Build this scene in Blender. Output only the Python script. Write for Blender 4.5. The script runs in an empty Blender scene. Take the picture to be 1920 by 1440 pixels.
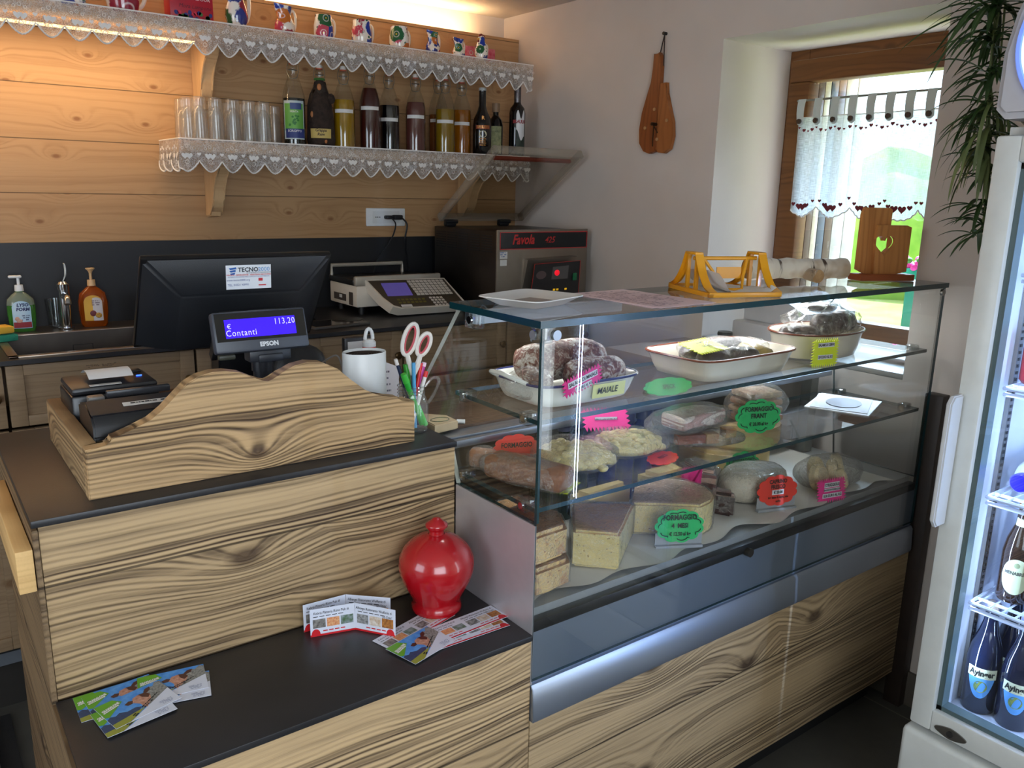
import bpy, bmesh, math, random
from mathutils import Vector, Matrix
PI = math.pi
random.seed(11)
S = bpy.context.scene
COL = S.collection

# ------------------------------------------------------------------ camera
CR = ((0.8028564858935516, -0.5957767005278798, 0.021716034778398008),
      (-0.11864754605198646, -0.19537197854874533, -0.9735258341780817),
      (0.5842467140465792, 0.7790249759182315, -0.22754310365218355))
FPX = 1539.78
EYE = Vector((0, 0, 1.518))
cam = bpy.data.cameras.new('camera'); cam.sensor_width = 36; cam.lens = 36 * FPX / 1920
cam.clip_start = 0.02; cam.clip_end = 200
co = bpy.data.objects.new('camera', cam); COL.objects.link(co); S.camera = co
m = Matrix(((CR[0][0], -CR[1][0], -CR[2][0], 0), (CR[0][1], -CR[1][1], -CR[2][1], 0),
            (CR[0][2], -CR[1][2], -CR[2][2], EYE.z), (0, 0, 0, 1)))
co.matrix_world = m

def at(px, py, ax, val):
    'point of the photograph (1920x1440) carried onto the plane x, y or z = val'
    a, b = (px - 960) / FPX, (py - 720) / FPX
    d = [CR[0][i] * a + CR[1][i] * b + CR[2][i] for i in range(3)]
    k = 'xyz'.index(ax)
    t = (val - EYE[k]) / d[k]
    return Vector([EYE[i] + d[i] * t for i in range(3)])

# ------------------------------------------------------------------ world, sun, daylight
S.view_settings.view_transform = 'Standard'
S.view_settings.look = 'None'
S.view_settings.exposure = 0.12
S.view_settings.gamma = 1.0
S.view_settings.use_curve_mapping = False
w = bpy.data.worlds.new('daylight'); S.world = w; w.use_nodes = True
bgn = w.node_tree.nodes['Background']
bgn.inputs[0].default_value = (0.72, 0.86, 1.0, 1); bgn.inputs[1].default_value = 3.2

def lamp(name, kind, loc, power, color, direction=None, size=None, size_y=None, **kw):
    l = bpy.data.lights.new(name, kind); l.energy = power; l.color = color
    if size is not None:
        if kind == 'AREA':
            l.shape = 'RECTANGLE'; l.size = size; l.size_y = size_y or size
        elif kind == 'SUN': l.angle = size
        else: l.shadow_soft_size = size
    for k, v in kw.items(): setattr(l, k, v)
    o = bpy.data.objects.new(name, l); COL.objects.link(o); o.location = loc
    if direction is not None:
        o.rotation_euler = Vector(direction).to_track_quat('-Z', 'Y').to_euler()
    return o
lamp('sun', 'SUN', (0, 0, 5), 12.0, (1.0, 0.95, 0.85), (-0.12, -1.0, -1.5), 0.01)
lamp('daylight_shop_window', 'AREA', (-0.30, -1.28, 1.42), 24, (0.88, 0.94, 1.0), (0.12, 1, -0.10), 1.7, 1.35)
lamp('daylight_glazed_door', 'AREA', (2.36, -.80, 1.2), 16, (0.80, 0.90, 1.0), (-1, 0.35, -0.05), .7, 1.8)
lamp('sky_over_garden', 'AREA', (4.3, 1.9, 3.1), 760, (0.52, 0.72, 1.0), (-1, -0.05, -0.72), 1.6, 1.4)
lamp('daylight_side_window', 'AREA', (-2.1, 0.9, 1.5), 7, (0.90, 0.94, 1.0), (1, 0.1, -0.15), 1.3, 1.2)

# ------------------------------------------------------------------ node helpers
def lin(c):
    return tuple(((v / 255 / 12.92) if v / 255 <= 0.04045 else ((v / 255 + 0.055) / 1.055) ** 2.4) for v in c) + (1,)

class NB:
    def __init__(s, name):
        s.mat = bpy.data.materials.new(name); s.mat.use_nodes = True
        s.nt = s.mat.node_tree; s.nt.nodes.clear()
        s.out = s.nt.nodes.new('ShaderNodeOutputMaterial')
    def n(s, t, **kw):
        o = s.nt.nodes.new('ShaderNode' + t)
        for k, v in kw.items(): setattr(o, k, v)
        return o
    def put(s, sock, v):
        if isinstance(v, bpy.types.NodeSocket): s.nt.links.new(v, sock)
        elif isinstance(v, tuple) and sock.type == 'VECTOR': sock.default_value = v[:3]
        else: sock.default_value = v
    def m(s, op, a, b=None, c=None, clamp=False):
        o = s.n('Math', operation=op, use_clamp=clamp)
        s.put(o.inputs[0], a)
        if b is not None: s.put(o.inputs[1], b)
        if c is not None: s.put(o.inputs[2], c)
        return o.outputs[0]
    def obj(s): return s.n('TexCoord').outputs['Object']
    def sep(s, v):
        o = s.n('SeparateXYZ'); s.put(o.inputs[0], v); return o.outputs[0], o.outputs[1], o.outputs[2]
    def comb(s, x, y, z):
        o = s.n('CombineXYZ')
        for i, v in enumerate((x, y, z)): s.put(o.inputs[i], v)
        return o.outputs[0]
    def noise(s, vec, scale=5, detail=2, rough=.5, dist=0, color=False):
        o = s.n('TexNoise'); s.put(o.inputs['Vector'], vec); s.put(o.inputs['Scale'], scale)
        s.put(o.inputs['Detail'], detail); s.put(o.inputs['Roughness'], rough); s.put(o.inputs['Distortion'], dist)
        return o.outputs[1 if color else 0]
    def voro(s, vec, scale=5, feature='F1', rand=1.0):
        o = s.n('TexVoronoi', feature=feature); s.put(o.inputs['Vector'], vec); s.put(o.inputs['Scale'], scale)
        s.put(o.inputs['Randomness'], rand); return o
    def mix(s, f, a, b):
        o = s.n('Mix', data_type='RGBA'); s.put(o.inputs[0], f); s.put(o.inputs[6], a); s.put(o.inputs[7], b)
        return o.outputs[2]
    def ramp(s, f, stops, const=False):
        o = s.n('ValToRGB'); s.put(o.inputs[0], f); e = o.color_ramp.elements
        if const: o.color_ramp.interpolation = 'CONSTANT'
        while len(e) < len(stops): e.new(0.5)
        for i, (p, c) in enumerate(stops): e[i].position = p; e[i].color = c
        return o.outputs[0]
    def rng(s, v, a, b, c=0.0, d=1.0):
        o = s.n('MapRange'); s.put(o.inputs[0], v)
        for i, q in enumerate((a, b, c, d)): s.put(o.inputs[i + 1], q)
        return o.outputs[0]
    def bump(s, h, st=.3, dist=.01):
        o = s.n('Bump'); s.put(o.inputs['Height'], h); s.put(o.inputs['Strength'], st); s.put(o.inputs['Distance'], dist)
        return o.outputs[0]
    def pbsdf(s, color, rough=.5, metal=0, **kw):
        o = s.n('BsdfPrincipled'); s.put(o.inputs['Base Color'], color)
        s.put(o.inputs['Roughness'], rough); s.put(o.inputs['Metallic'], metal)
        for k, v in kw.items(): s.put(o.inputs[k], v)
        return o
    def end(s, sh):
        s.nt.links.new(sh, s.out.inputs[0]); return s.mat

MC = {}
def M(name, c=None, rough=.5, metal=0, c2=None, vs=20, bump=0, bs=60, trans=0, coat=0, emit=0, ecol=None, spec=.5, alpha=1, detail=3):
    'plain procedural material: colour with a little noise variation towards c2 and fine bump'
    if name in MC: return MC[name]
    b = NB(name); c = lin(c)
    co_ = b.obj()
    f = b.noise(co_, vs, detail, .6)
    col = b.mix(b.rng(f, .3, .7), c, lin(c2)) if c2 else b.mix(b.rng(f, .3, .7), c, tuple(v * .93 for v in c[:3]) + (1,))
    p = b.pbsdf(col, rough, metal)
    p.inputs['Specular IOR Level'].default_value = spec
    if trans: p.inputs['Transmission Weight'].default_value = trans
    if coat: p.inputs['Coat Weight'].default_value = coat
    if emit:
        b.put(p.inputs['Emission Color'], lin(ecol) if ecol else c); p.inputs['Emission Strength'].default_value = emit
    if alpha < 1: p.inputs['Alpha'].default_value = alpha
    if bump: b.put(p.inputs['Normal'], b.bump(b.noise(co_, bs, 4, .6), bump, .004))
    MC[name] = b.end(p.outputs[0]); return MC[name]

def glassy(name, tint=(1, 1, 1), base=.04, rough=0.0, film=None, wrinkle=0, fs=.25, wsc=9):
    'thin clear glass or film: Schlick mirror over a tinted clear body; film adds a milky scatter share'
    if name in MC: return MC[name]
    b = NB(name)
    g = b.n('NewGeometry'); nrm = None
    if wrinkle:
        v = b.obj(); h = b.noise(v, wsc, 4, .65, 1.5)
        nrm = b.bump(b.m('ABSOLUTE', b.m('SUBTRACT', h, .5)), wrinkle, .02)
    d = b.n('VectorMath', operation='DOT_PRODUCT'); b.put(d.inputs[0], nrm or g.outputs['Normal']); b.put(d.inputs[1], g.outputs['Incoming'])
    c = b.m('SUBTRACT', 1.0, b.m('ABSOLUTE', d.outputs['Value'], clamp=True), clamp=True)
    fr = b.m('ADD', b.m('MULTIPLY', b.m('POWER', c, 5.0), 1 - base), base, clamp=True)
    t = b.n('BsdfTransparent'); t.inputs[0].default_value = tuple(tint) + (1,)
    gl = b.n('BsdfGlossy'); gl.inputs['Roughness'].default_value = rough
    if nrm: b.put(gl.inputs['Normal'], nrm)
    body = t.outputs[0]
    if film:
        df = b.n('BsdfDiffuse'); df.inputs[0].default_value = lin(film)
        ms = b.n('MixShader'); ms.inputs[0].default_value = fs
        if wrinkle: 
            st = b.rng(b.m('ABSOLUTE', b.m('SUBTRACT', b.noise(b.obj(), wsc * 1.3, 4, .6, 2.5), .5)), .0, .035, 1, 0)  # thin pale streaks: highlights of the wrinkles put into the film colour
            b.put(ms.inputs[0], b.m('ADD', b.m('MULTIPLY', st, .26), fs, clamp=True))
        b.nt.links.new(body, ms.inputs[1]); b.nt.links.new(df.outputs[0], ms.inputs[2]); body = ms.outputs[0]
    mx = b.n('MixShader'); b.put(mx.inputs[0], fr)
    b.nt.links.new(body, mx.inputs[1]); b.nt.links.new(gl.outputs[0], mx.inputs[2])
    MC[name] = b.end(mx.outputs[0]); return MC[name]

def wood(name, light, dark, g='x', h='z', plank=0, off=0., freq=60, amp=1.2, kn=1.0, contrast=.8, rough=.6, bump=.25, sharp=2.0, tone=.25, kscale=2.2, seed=0., knotc=None, gap=.004, kr=.065):
    'sawn board: wavy growth lines along g, boards stacked along h, knots that bend the lines'
    if name in MC: return MC[name]
    b = NB(name); X = dict(zip('xyz', b.sep(b.obj())))
    G, Hh = X[g], X[h]; D = X[[q for q in 'xyz' if q not in (g, h)][0]]
    if plank:
        kf = b.m('FLOOR', b.m('DIVIDE', b.m('ADD', Hh, off), plank))
        sd = b.m('MULTIPLY', kf, 7.31)
    else: sd = 0.0
    sd = b.m('ADD', sd, seed)
    Gs = b.m('ADD', G, sd)
    warp = b.noise(b.comb(b.m('MULTIPLY', Gs, 1.6), b.m('MULTIPLY', Hh, 4.0), D), 1.0, 2, .5)
    vo = b.voro(b.comb(b.m('MULTIPLY', Gs, 1.0), b.m('MULTIPLY', Hh, 1.8), 0.0), kscale); vo.voronoi_dimensions = '2D'
    kd = vo.outputs['Distance']
    kb = b.m('POWER', b.m('SUBTRACT', 1.0, b.m('MULTIPLY', kd, 2.6), clamp=True), 2.0)
    ph = b.m('ADD', b.m('MULTIPLY', Hh, freq), b.m('MULTIPLY', warp, amp * 6))
    ph = b.m('ADD', ph, b.m('MULTIPLY', kb, kn * 4.0))
    ph = b.m('ADD', ph, b.m('MULTIPLY', b.noise(b.comb(b.m('MULTIPLY', Gs, 9.0), b.m('MULTIPLY', Hh, 30.0), D), 1.0, 2, .5), .5))
    sn = b.m('MULTIPLY_ADD', b.m('SINE', b.m('MULTIPLY', ph, 2 * PI)), .5, .5)
    line = b.m('POWER', sn, sharp)
    fib = b.noise(b.comb(b.m('MULTIPLY', G, 8.0), b.m('MULTIPLY', Hh, 260.0), b.m('MULTIPLY', D, 260.0)), 1.0, 2, .6)
    big = b.noise(b.comb(b.m('MULTIPLY', Gs, 1.3), b.m('MULTIPLY', Hh, 9.0), D), 1.0, 3, .6)
    l2 = b.m('POWER', b.m('MULTIPLY_ADD', b.m('SINE', b.m('MULTIPLY', ph, 2 * PI * .31)), .5, .5), 3.0)
    msk = b.noise(b.comb(b.m('MULTIPLY', Gs, .9), b.m('MULTIPLY', Hh, 17.0), D), 1.0, 3, .6)
    f = b.m('MULTIPLY', b.m('MAXIMUM', line, b.m('MULTIPLY', l2, .8)), b.m('MULTIPLY', b.rng(msk, .36, .60, .12, 1.0), contrast))
    f = b.m('ADD', f, b.m('MULTIPLY', b.m('SUBTRACT', fib, .5), .35), clamp=True)
    f = b.m('ADD', f, b.m('MULTIPLY', b.rng(big, .5, .8), tone), clamp=True)
    col = b.mix(f, lin(light), lin(dark))
    kc = b.m('LESS_THAN', kd, .05) if kn else 0.0
    kc = b.rng(kd, kr * .4, kr, 1.0, 0.0) if kn else 0.0
    col = b.mix(b.m('MULTIPLY', kc, .8) if kn else 0.0, col, lin(knotc or dark))
    hgt = b.m('SUBTRACT', 1.0, f)
    if plank:
        fr = b.m('FRACT', b.m('DIVIDE', b.m('ADD', Hh, off), plank))
        ed = b.m('MULTIPLY', b.m('MINIMUM', fr, b.m('SUBTRACT', 1.0, fr)), plank)
        gp = b.rng(ed, gap * .25, gap * .55, 1.0, 0.0)
        col = b.mix(b.m('MULTIPLY', gp, .75), col, lin(tuple(v * .3 for v in dark)))
        hgt = b.m('SUBTRACT', hgt, b.m('MULTIPLY', gp, 3.0))
        vr = b.n('TexWhiteNoise', noise_dimensions='1D'); b.put(vr.inputs['W'], b.m('ADD', kf, .37))
        col = b.mix(b.m('MULTIPLY', vr.outputs[0], .22), col, lin(dark))
    p = b.pbsdf(col, rough); p.inputs['Specular IOR Level'].default_value = .3
    if bump: b.put(p.inputs['Normal'], b.bump(hgt, bump, .004))
    MC[name] = b.end(p.outputs[0]); return MC[name]

# ------------------------------------------------------------------ mesh helpers
class MB:
    def __init__(s): s.b = bmesh.new(); s.mi = 0
    def _tag(s, faces, m):
        for f in faces: f.material_index = m
    def box(s, c, d, rot=None, bev=0, m=0, seg=2):
        mt = Matrix.LocRotScale(Vector(c), rot.to_quaternion() if isinstance(rot, Matrix) else rot, None) if rot else Matrix.Translation(c)
        r = bmesh.ops.create_cube(s.b, size=1, matrix=mt @ Matrix.Diagonal((*d, 1)))
        fs = set(f for v in r['verts'] for f in v.link_faces)
        if bev:
            es = list(set(e for v in r['verts'] for e in v.link_edges))
            q = bmesh.ops.bevel(s.b, geom=es, offset=bev, segments=seg, affect='EDGES', profile=.5)
            fs = [f for f in s.b.faces if f in fs or f in q['faces']]
            fs = [f for f in fs if f.is_valid]
        s._tag([f for f in fs if f.is_valid], m); return s
    def bb(s, x0, x1, y0, y1, z0, z1, bev=0, m=0, seg=2):
        return s.box(((x0 + x1) / 2, (y0 + y1) / 2, (z0 + z1) / 2), (abs(x1 - x0), abs(y1 - y0), abs(z1 - z0)), None, bev, m, seg)
    def cyl(s, p0, p1, r, r2=None, seg=24, m=0):
        p0, p1 = Vector(p0), Vector(p1); d = p1 - p0
        mt = Matrix.Translation((p0 + p1) / 2) @ d.to_track_quat('Z', 'Y').to_matrix().to_4x4()
        q = bmesh.ops.create_cone(s.b, cap_ends=True, segments=seg, radius1=r, radius2=r if r2 is None else r2, depth=d.length, matrix=mt)
        s._tag(set(f for v in q['verts'] for f in v.link_faces), m); return s
    def lathe(s, prof, c=(0, 0, 0), seg=32, a0=0., a1=2 * PI, m=0, sx=1., sy=1.):
        full = abs(a1 - a0 - 2 * PI) < 1e-6; n = seg if full else seg + 1
        rows = []
        for r, z in prof:
            if r < 1e-7: rows.append([s.b.verts.new((c[0], c[1], c[2] + z))]); continue
            rows.append([s.b.verts.new((c[0] + sx * r * math.cos(a0 + (a1 - a0) * i / seg), c[1] + sy * r * math.sin(a0 + (a1 - a0) * i / seg), c[2] + z)) for i in range(n)])
        for A, B in zip(rows, rows[1:]):
            for i in range(seg):
                j = (i + 1) % n if full else i + 1
                q = [A[i % len(A)], A[j % len(A)], B[j % len(B)], B[i % len(B)]]
                u = []
                for v in q:
                    if v not in u: u.append(v)
                if len(u) > 2:
                    f = s.b.faces.new(u); f.material_index = m
        return s
    def tube(s, pts, r, seg=8, closed=False, m=0, cap=True):
        pts = [Vector(p) for p in pts]; n = len(pts); rr = r if isinstance(r, (list, tuple)) else [r] * n
        rows = []; up = None
        for i, p in enumerate(pts):
            a = pts[i - 1] if (i or closed) else p; c = pts[(i + 1) % n] if (i < n - 1 or closed) else p
            t = (c - a).normalized()
            if up is None: up = Vector((0, 0, 1)) if abs(t.z) < .9 else Vector((1, 0, 0))
            u = t.cross(up)
            if u.length < 1e-5: u = t.cross(Vector((0, 1, 0)))
            u.normalize(); v = u.cross(t).normalized(); up = v
            rows.append([s.b.verts.new(p + (u * math.cos(2 * PI * k / seg) + v * math.sin(2 * PI * k / seg)) * rr[i]) for k in range(seg)])
        for i in range(n if closed else n - 1):
            A, B = rows[i], rows[(i + 1) % n]
            for k in range(seg):
                f = s.b.faces.new((A[k], A[(k + 1) % seg], B[(k + 1) % seg], B[k])); f.material_index = m
        if cap and not closed:
            s.b.faces.new(rows[0][::-1]).material_index = m; s.b.faces.new(rows[-1]).material_index = m
        return s
    def prism(s, pts, t, o=(0, 0, 0), u=(1, 0, 0), v=(0, 0, 1), m=0, bev=0, holes=None):
        'outline pts (2-D) placed at o along u, v and extruded by t along u x v'
        o, u, v = Vector(o), Vector(u), Vector(v); n = u.cross(v).normalized()
        A = [s.b.verts.new(o + u * x + v * y) for x, y in pts]
        B = [s.b.verts.new(o + u * x + v * y + n * t) for x, y in pts]
        k = len(pts); fs = []
        fs.append(s.b.faces.new(A[::-1])); fs.append(s.b.faces.new(B))
        for i in range(k): fs.append(s.b.faces.new((A[i], A[(i + 1) % k], B[(i + 1) % k], B[i])))
        for f in fs: f.material_index = m
        if bev: 
            es = list(set(list(fs[0].edges) + list(fs[1].edges)))
            q = bmesh.ops.bevel(s.b, geom=es, offset=bev, segments=2, affect='EDGES')
            for f in q['faces']: f.material_index = m
        return s
    def poly(s, pts, m=0):
        f = s.b.faces.new([s.b.verts.new(p) for p in pts]); f.material_index = m; return s
    def ball(s, c, r, seg=16, m=0):
        r = r if isinstance(r, (tuple, list)) else (r, r, r)
        q = bmesh.ops.create_uvsphere(s.b, u_segments=seg, v_segments=max(6, seg // 2), radius=1, matrix=Matrix.Translation(c) @ Matrix.Diagonal((*r, 1)))
        s._tag(set(f for v in q['verts'] for f in v.link_faces), m); return s
    def grid(s, fn, nu, nv, m=0, flip=False, closeu=False):
        V = [[s.b.verts.new(fn(i / nu, j / nv)) for j in range(nv + 1)] for i in range(nu + (0 if closeu else 1))]
        for i in range(nu):
            A, B = V[i], V[(i + 1) % len(V)]
            for j in range(nv):
                q = (A[j], B[j], B[j + 1], A[j + 1]); f = s.b.faces.new(q[::-1] if flip else q); f.material_index = m
        return s
    def jiggle(s, amp, scale=20, seed=0):
        from mathutils import noise as nz
        for v in s.b.verts:
            v.co += nz.noise_vector(v.co * scale + Vector((seed, seed * 1.7, 0))) * amp
        return s
    def build(s, name, mats, parent=None, ang=35, loc=None, rot=None, norm=True, smooth=True, each=False):
        if each:
            todo = set(s.b.verts); out = []
            while todo:
                st = [todo.pop()]; comp = set(st)
                while st:
                    for e in st.pop().link_edges:
                        for v in e.verts:
                            if v not in comp: comp.add(v); st.append(v)
                todo -= comp; out.append(comp)
            for comp in out:
                q = MB(); mp = {v: q.b.verts.new(v.co) for v in comp}
                for f in set(f for v in comp for f in v.link_faces):
                    nf = q.b.faces.new([mp[v] for v in f.verts]); nf.material_index = f.material_index
                last = q.build(name, mats, parent, ang, loc, rot, norm, smooth)
            s.b.free(); return last
        if norm: bmesh.ops.recalc_face_normals(s.b, faces=s.b.faces)
        if smooth:
            for f in s.b.faces: f.smooth = True
            for e in s.b.edges:
                if len(e.link_faces) != 2 or e.calc_face_angle(0) > math.radians(ang): e.smooth = False
        me = bpy.data.meshes.new(name); s.b.to_mesh(me); s.b.free()
        for q in (mats if isinstance(mats, (list, tuple)) else [mats]): me.materials.append(q)
        o = bpy.data.objects.new(name, me); COL.objects.link(o)
        if parent is not None: o.parent = parent
        if loc is not None: o.location = loc
        if rot is not None: o.rotation_euler = rot
        return o

def tag(o, label=None, cat=None, group=None, kind=None):
    if label: o['label'] = label
    if cat: o['category'] = cat
    if group: o['group'] = group
    if kind: o['kind'] = kind
    return o
def thing(name, label, cat, loc=(0, 0, 0), rz=0., group=None, rot=None):
    o = bpy.data.objects.new(name, None); COL.objects.link(o); o.empty_display_size = .02
    o.location = loc; o.rotation_euler = rot or (0, 0, rz)
    return tag(o, label, cat, group)
def struct(o): o['kind'] = 'structure'; return o
def copy_tree(o, loc=None, rz=None, label=None, parent=None):
    c = o.copy(); COL.objects.link(c)
    if parent is not None: c.parent = parent
    if loc is not None: c.location = loc
    if rz is not None: c.rotation_euler = (0, 0, rz)
    if label: c['label'] = label
    for ch in list(o.children): copy_tree(ch, parent=c)
    return c
def face_cam(p, extra=0.):
    'z rotation that turns local -y towards the camera'
    return math.atan2(EYE.y - p[1], EYE.x - p[0]) + PI / 2 + extra

def lettering(s, size, mat, parent, o=(0, 0, 0), u=(1, 0, 0), v=(0, 0, 1), name='lettering', align='CENTER', bold=0., shear=0., sx=1., depth=.0004, cyl=0., space=1., label=None):
    'flat letters lying on the plane o, u, v (or bent round a cylinder of radius cyl about local z)'
    c = bpy.data.curves.new(name, 'FONT'); c.body = s; c.size = size; c.align_x = align; c.align_y = 'CENTER'
    c.offset = bold; c.shear = shear; c.resolution_u = 2; c.space_character = space; c.extrude = 0
    t = bpy.data.objects.new(name, c); COL.objects.link(t)
    me = bpy.data.meshes.new_from_object(t.evaluated_get(bpy.context.evaluated_depsgraph_get()))
    bpy.data.objects.remove(t); bpy.data.curves.remove(c)
    u, v, o = Vector(u).normalized(), Vector(v).normalized(), Vector(o); n = u.cross(v)
    for q in me.vertices:
        x, y = q.co.x * sx, q.co.y
        if cyl: q.co = Vector((cyl * math.sin(x / cyl + o.x), -cyl * math.cos(x / cyl + o.x), o.z + y))
        else: q.co = o + u * x + v * y + n * depth
    me.name = name; me.materials.clear(); me.materials.append(mat)
    ob = bpy.data.objects.new(name, me); COL.objects.link(ob); ob.parent = parent
    if label: ob['label'] = label
    return ob
def scribble(mb, o, u, v, wd, h, rows, m=0, seed=1, dens=.8, n=None, lift=.0003, hh=.5):
    'rows of tiny dashes standing for print too small to read'
    R = random.Random(seed); o, u, v = Vector(o), Vector(u).normalized(), Vector(v).normalized(); nn = u.cross(v) * lift
    for r in range(rows):
        y = h * (1 - (r + .5) / rows); x = 0
        while x < wd * (.75 + .25 * R.random()):
            l = wd * R.uniform(.03, .12); t = h / rows * hh
            if x + l > wd: break
            if R.random() < dens:
                a = o + u * x + v * (y - t / 2) + nn
                mb.poly([a, a + u * l, a + u * l + v * t, a + v * t], m)
            x += l + wd * .018
    return mb
def heart2(sz, n=24):
    P = []
    for i in range(n):
        t = 2 * PI * i / n
        P.append((sz * .0625 * 16 * math.sin(t) ** 3 / 2, sz * .0625 * (13 * math.cos(t) - 5 * math.cos(2 * t) - 2 * math.cos(3 * t) - math.cos(4 * t)) / 2))
    return P
def interp(pts, n):
    'Catmull-Rom through pts'
    P = [Vector(p) for p in pts]; out = []
    for i in range(len(P) - 1):
        a, b, c, d = P[max(i - 1, 0)], P[i], P[i + 1], P[min(i + 2, len(P) - 1)]
        for k in range(n):
            t = k / n
            out.append(.5 * ((2 * b) + (c - a) * t + (2 * a - 5 * b + 4 * c - d) * t * t + (3 * b - 3 * c + d - a) * t ** 3))
    out.append(P[-1]); return out

# ------------------------------------------------------------------ shared materials
WHITE = M('white_plaster', (204, 193, 184), .9, c2=(198, 186, 176), vs=3, bump=.08, bs=140)
BLACKP = M('black_plastic', (24, 25, 28), .42, spec=.4)
CHROME = M('chrome', (205, 208, 212), .12, 1)
STEEL = M('brushed_steel', (150, 146, 140), .33, 1, c2=(135, 131, 126), vs=8)
ALU = M('anodised_aluminium', (160, 168, 178), .36, .85, c2=(150, 158, 169), vs=4)
INK = M('black_ink', (22, 20, 22), .7)
PAPER = M('white_paper', (232, 232, 234), .7)
WHITEP = M('white_plastic', (226, 228, 228), .38)
GLASS = glassy('clear_glass', (.982, .992, .988), .045)
THIN = glassy('thin_glass', (.93, .95, .95), .07)
GEDGE = M('green_glass_edge', (10, 50, 56), .22, spec=.5)
FILM = glassy('plastic_film', (.995, .995, .99), .045, .12, film=(232, 228, 220), wrinkle=.9, fs=.05, wsc=26)
FILM2 = glassy('thin_cling_film', (.995, .995, .99), .035, .10, film=(232, 228, 220), wrinkle=.9, fs=.0, wsc=16)
SLAB = M('dark_slab', (33, 33, 36), .38, c2=(44, 43, 45), vs=5, bump=.05, bs=300, spec=.45)
SPRUCE = wood('spruce_planks', (190, 152, 110), (146, 104, 66), 'x', 'z', .1715, .062, 44, .5, 1.0, .42, .5, .10, 3.0, .12, 3.6, 3.0, (128, 82, 50), .004, .062)
SPRUCE_PLAIN = wood('spruce_board', (214, 178, 134), (176, 130, 84), 'x', 'z', 0, 0, 60, 1.0, .8, .5, .5, .1, 3.0, .1, 2.0, 9.0, (120, 78, 46))
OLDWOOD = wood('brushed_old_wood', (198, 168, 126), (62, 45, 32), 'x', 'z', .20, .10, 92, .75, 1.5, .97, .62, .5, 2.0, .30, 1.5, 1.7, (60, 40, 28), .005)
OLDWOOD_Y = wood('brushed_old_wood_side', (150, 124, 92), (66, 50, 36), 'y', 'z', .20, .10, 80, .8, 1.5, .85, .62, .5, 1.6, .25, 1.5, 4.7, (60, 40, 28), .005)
OLDWOOD_BOX = wood('brushed_wood_box', (194, 160, 116), (62, 44, 30), 'x', 'z', 0, 0, 112, .8, 1.6, 1.0, .6, .5, 1.7, .12, 2.4, 12.4, (66, 46, 34))
CABWOOD = wood('cabinet_wood', (150, 126, 98), (118, 94, 70), 'x', 'z', 0, 0, 70, .5, .4, .5, .55, .12, 3., .1, 2.0, 5.0, (110, 80, 52))
BROWNW = wood('brown_window_wood', (128, 84, 48), (82, 50, 28), 'y', 'z', 0, 0, 50, 1.2, .5, .6, .42, .1, 2.5, .2, 2.0, 2.0)

# ================================================================== THE ROOM
XW, YB, ZC = 2.354, 3.143, 2.285       # right wall, panelled wall, ceiling
def tile_mat():
    b = NB('floor_tiles'); x, y, z = b.sep(b.obj())
    gx = b.m('PINGPONG', b.m('ADD', x, 100.02 - .0), .31); gy = b.m('PINGPONG', b.m('ADD', y, 100.0 + .17), .31)
    g = b.m('MINIMUM', gx, gy)
    gr = b.rng(g, .0015, .003, 1.0, 0.0)
    n = b.noise(b.obj(), 3.5, 5, .65)
    col = b.mix(b.rng(n, .3, .7), lin((84, 81, 74)), lin((66, 64, 59)))
    col = b.mix(gr, col, lin((112, 108, 98)))
    p = b.pbsdf(col, .45); b.put(p.inputs['Normal'], b.bump(b.m('SUBTRACT', n, gr), .12, .004))
    return b.end(p.outputs[0])
FLOORM = tile_mat()
struct(MB().bb(-2.3, 3.3, -2.4, 3.35, -.06, 0).build('floor', FLOORM))
struct(MB().bb(-2.3, 3.3, -2.4, 3.35, ZC, ZC + .06).build('ceiling', M('ceiling_paint', (206, 196, 184), .9)))
# right wall, 0.9 m thick, with the window recess and a glazed door towards the street
wr = MB()
X1 = 3.25
wr.bb(XW, X1, 1.98, 3.35, 0, ZC); wr.bb(XW, X1, -.45, 1.21, 0, ZC); wr.bb(XW, X1, -1.4, -1.2, 0, ZC)
wr.bb(XW, X1, 1.21, 1.98, 0, 1.0); wr.bb(XW, X1, 1.21, 1.98, 2.042, ZC); wr.bb(XW, X1, -1.2, -.45, 2.1, ZC)
struct(wr.build('wall_right', WHITE, smooth=False))
struct(MB().bb(-2.3, XW, 3.26, 3.35, 0, ZC).build('wall_back', WHITE, smooth=False))
wl = MB(); wl.bb(-2.3, -2.2, -1.4, 3.26, 0, .85); wl.bb(-2.3, -2.2, -1.4, 3.26, 2.15, ZC)
wl.bb(-2.3, -2.2, -1.4, .15, .85, 2.15); wl.bb(-2.3, -2.2, 1.65, 3.26, .85, 2.15)
struct(wl.build('wall_left', WHITE, smooth=False))
wf = MB(); wf.bb(-2.2, XW, -1.4, -1.3, 0, .7); wf.bb(-2.2, XW, -1.4, -1.3, 2.14, ZC)
wf.bb(-2.2, -1.2, -1.4, -1.3, .7, 2.14); wf.bb(.6, XW, -1.4, -1.3, .7, 2.14)
struct(wf.build('wall_front', WHITE, smooth=False))
# panelled wall of spruce boards standing clear of the masonry, cove light on its top edge
pw = MB(); pw.bb(-2.2, XW - .001, YB, YB + .028, 1.0, 2.18, bev=.001)
struct(pw.build('trim_1', SPRUCE))
struct(MB().bb(-2.2, XW - .001, YB - .012, YB, 1.03, 1.322).build('trim_2', M('black_backsplash', (23, 24, 27), .45)))
struct(MB().bb(2.342, XW, -.4, 3.0, 0, .11, bev=.001).build('baseboard_right', M('skirting_tile', (92, 84, 74), .5)))
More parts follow.
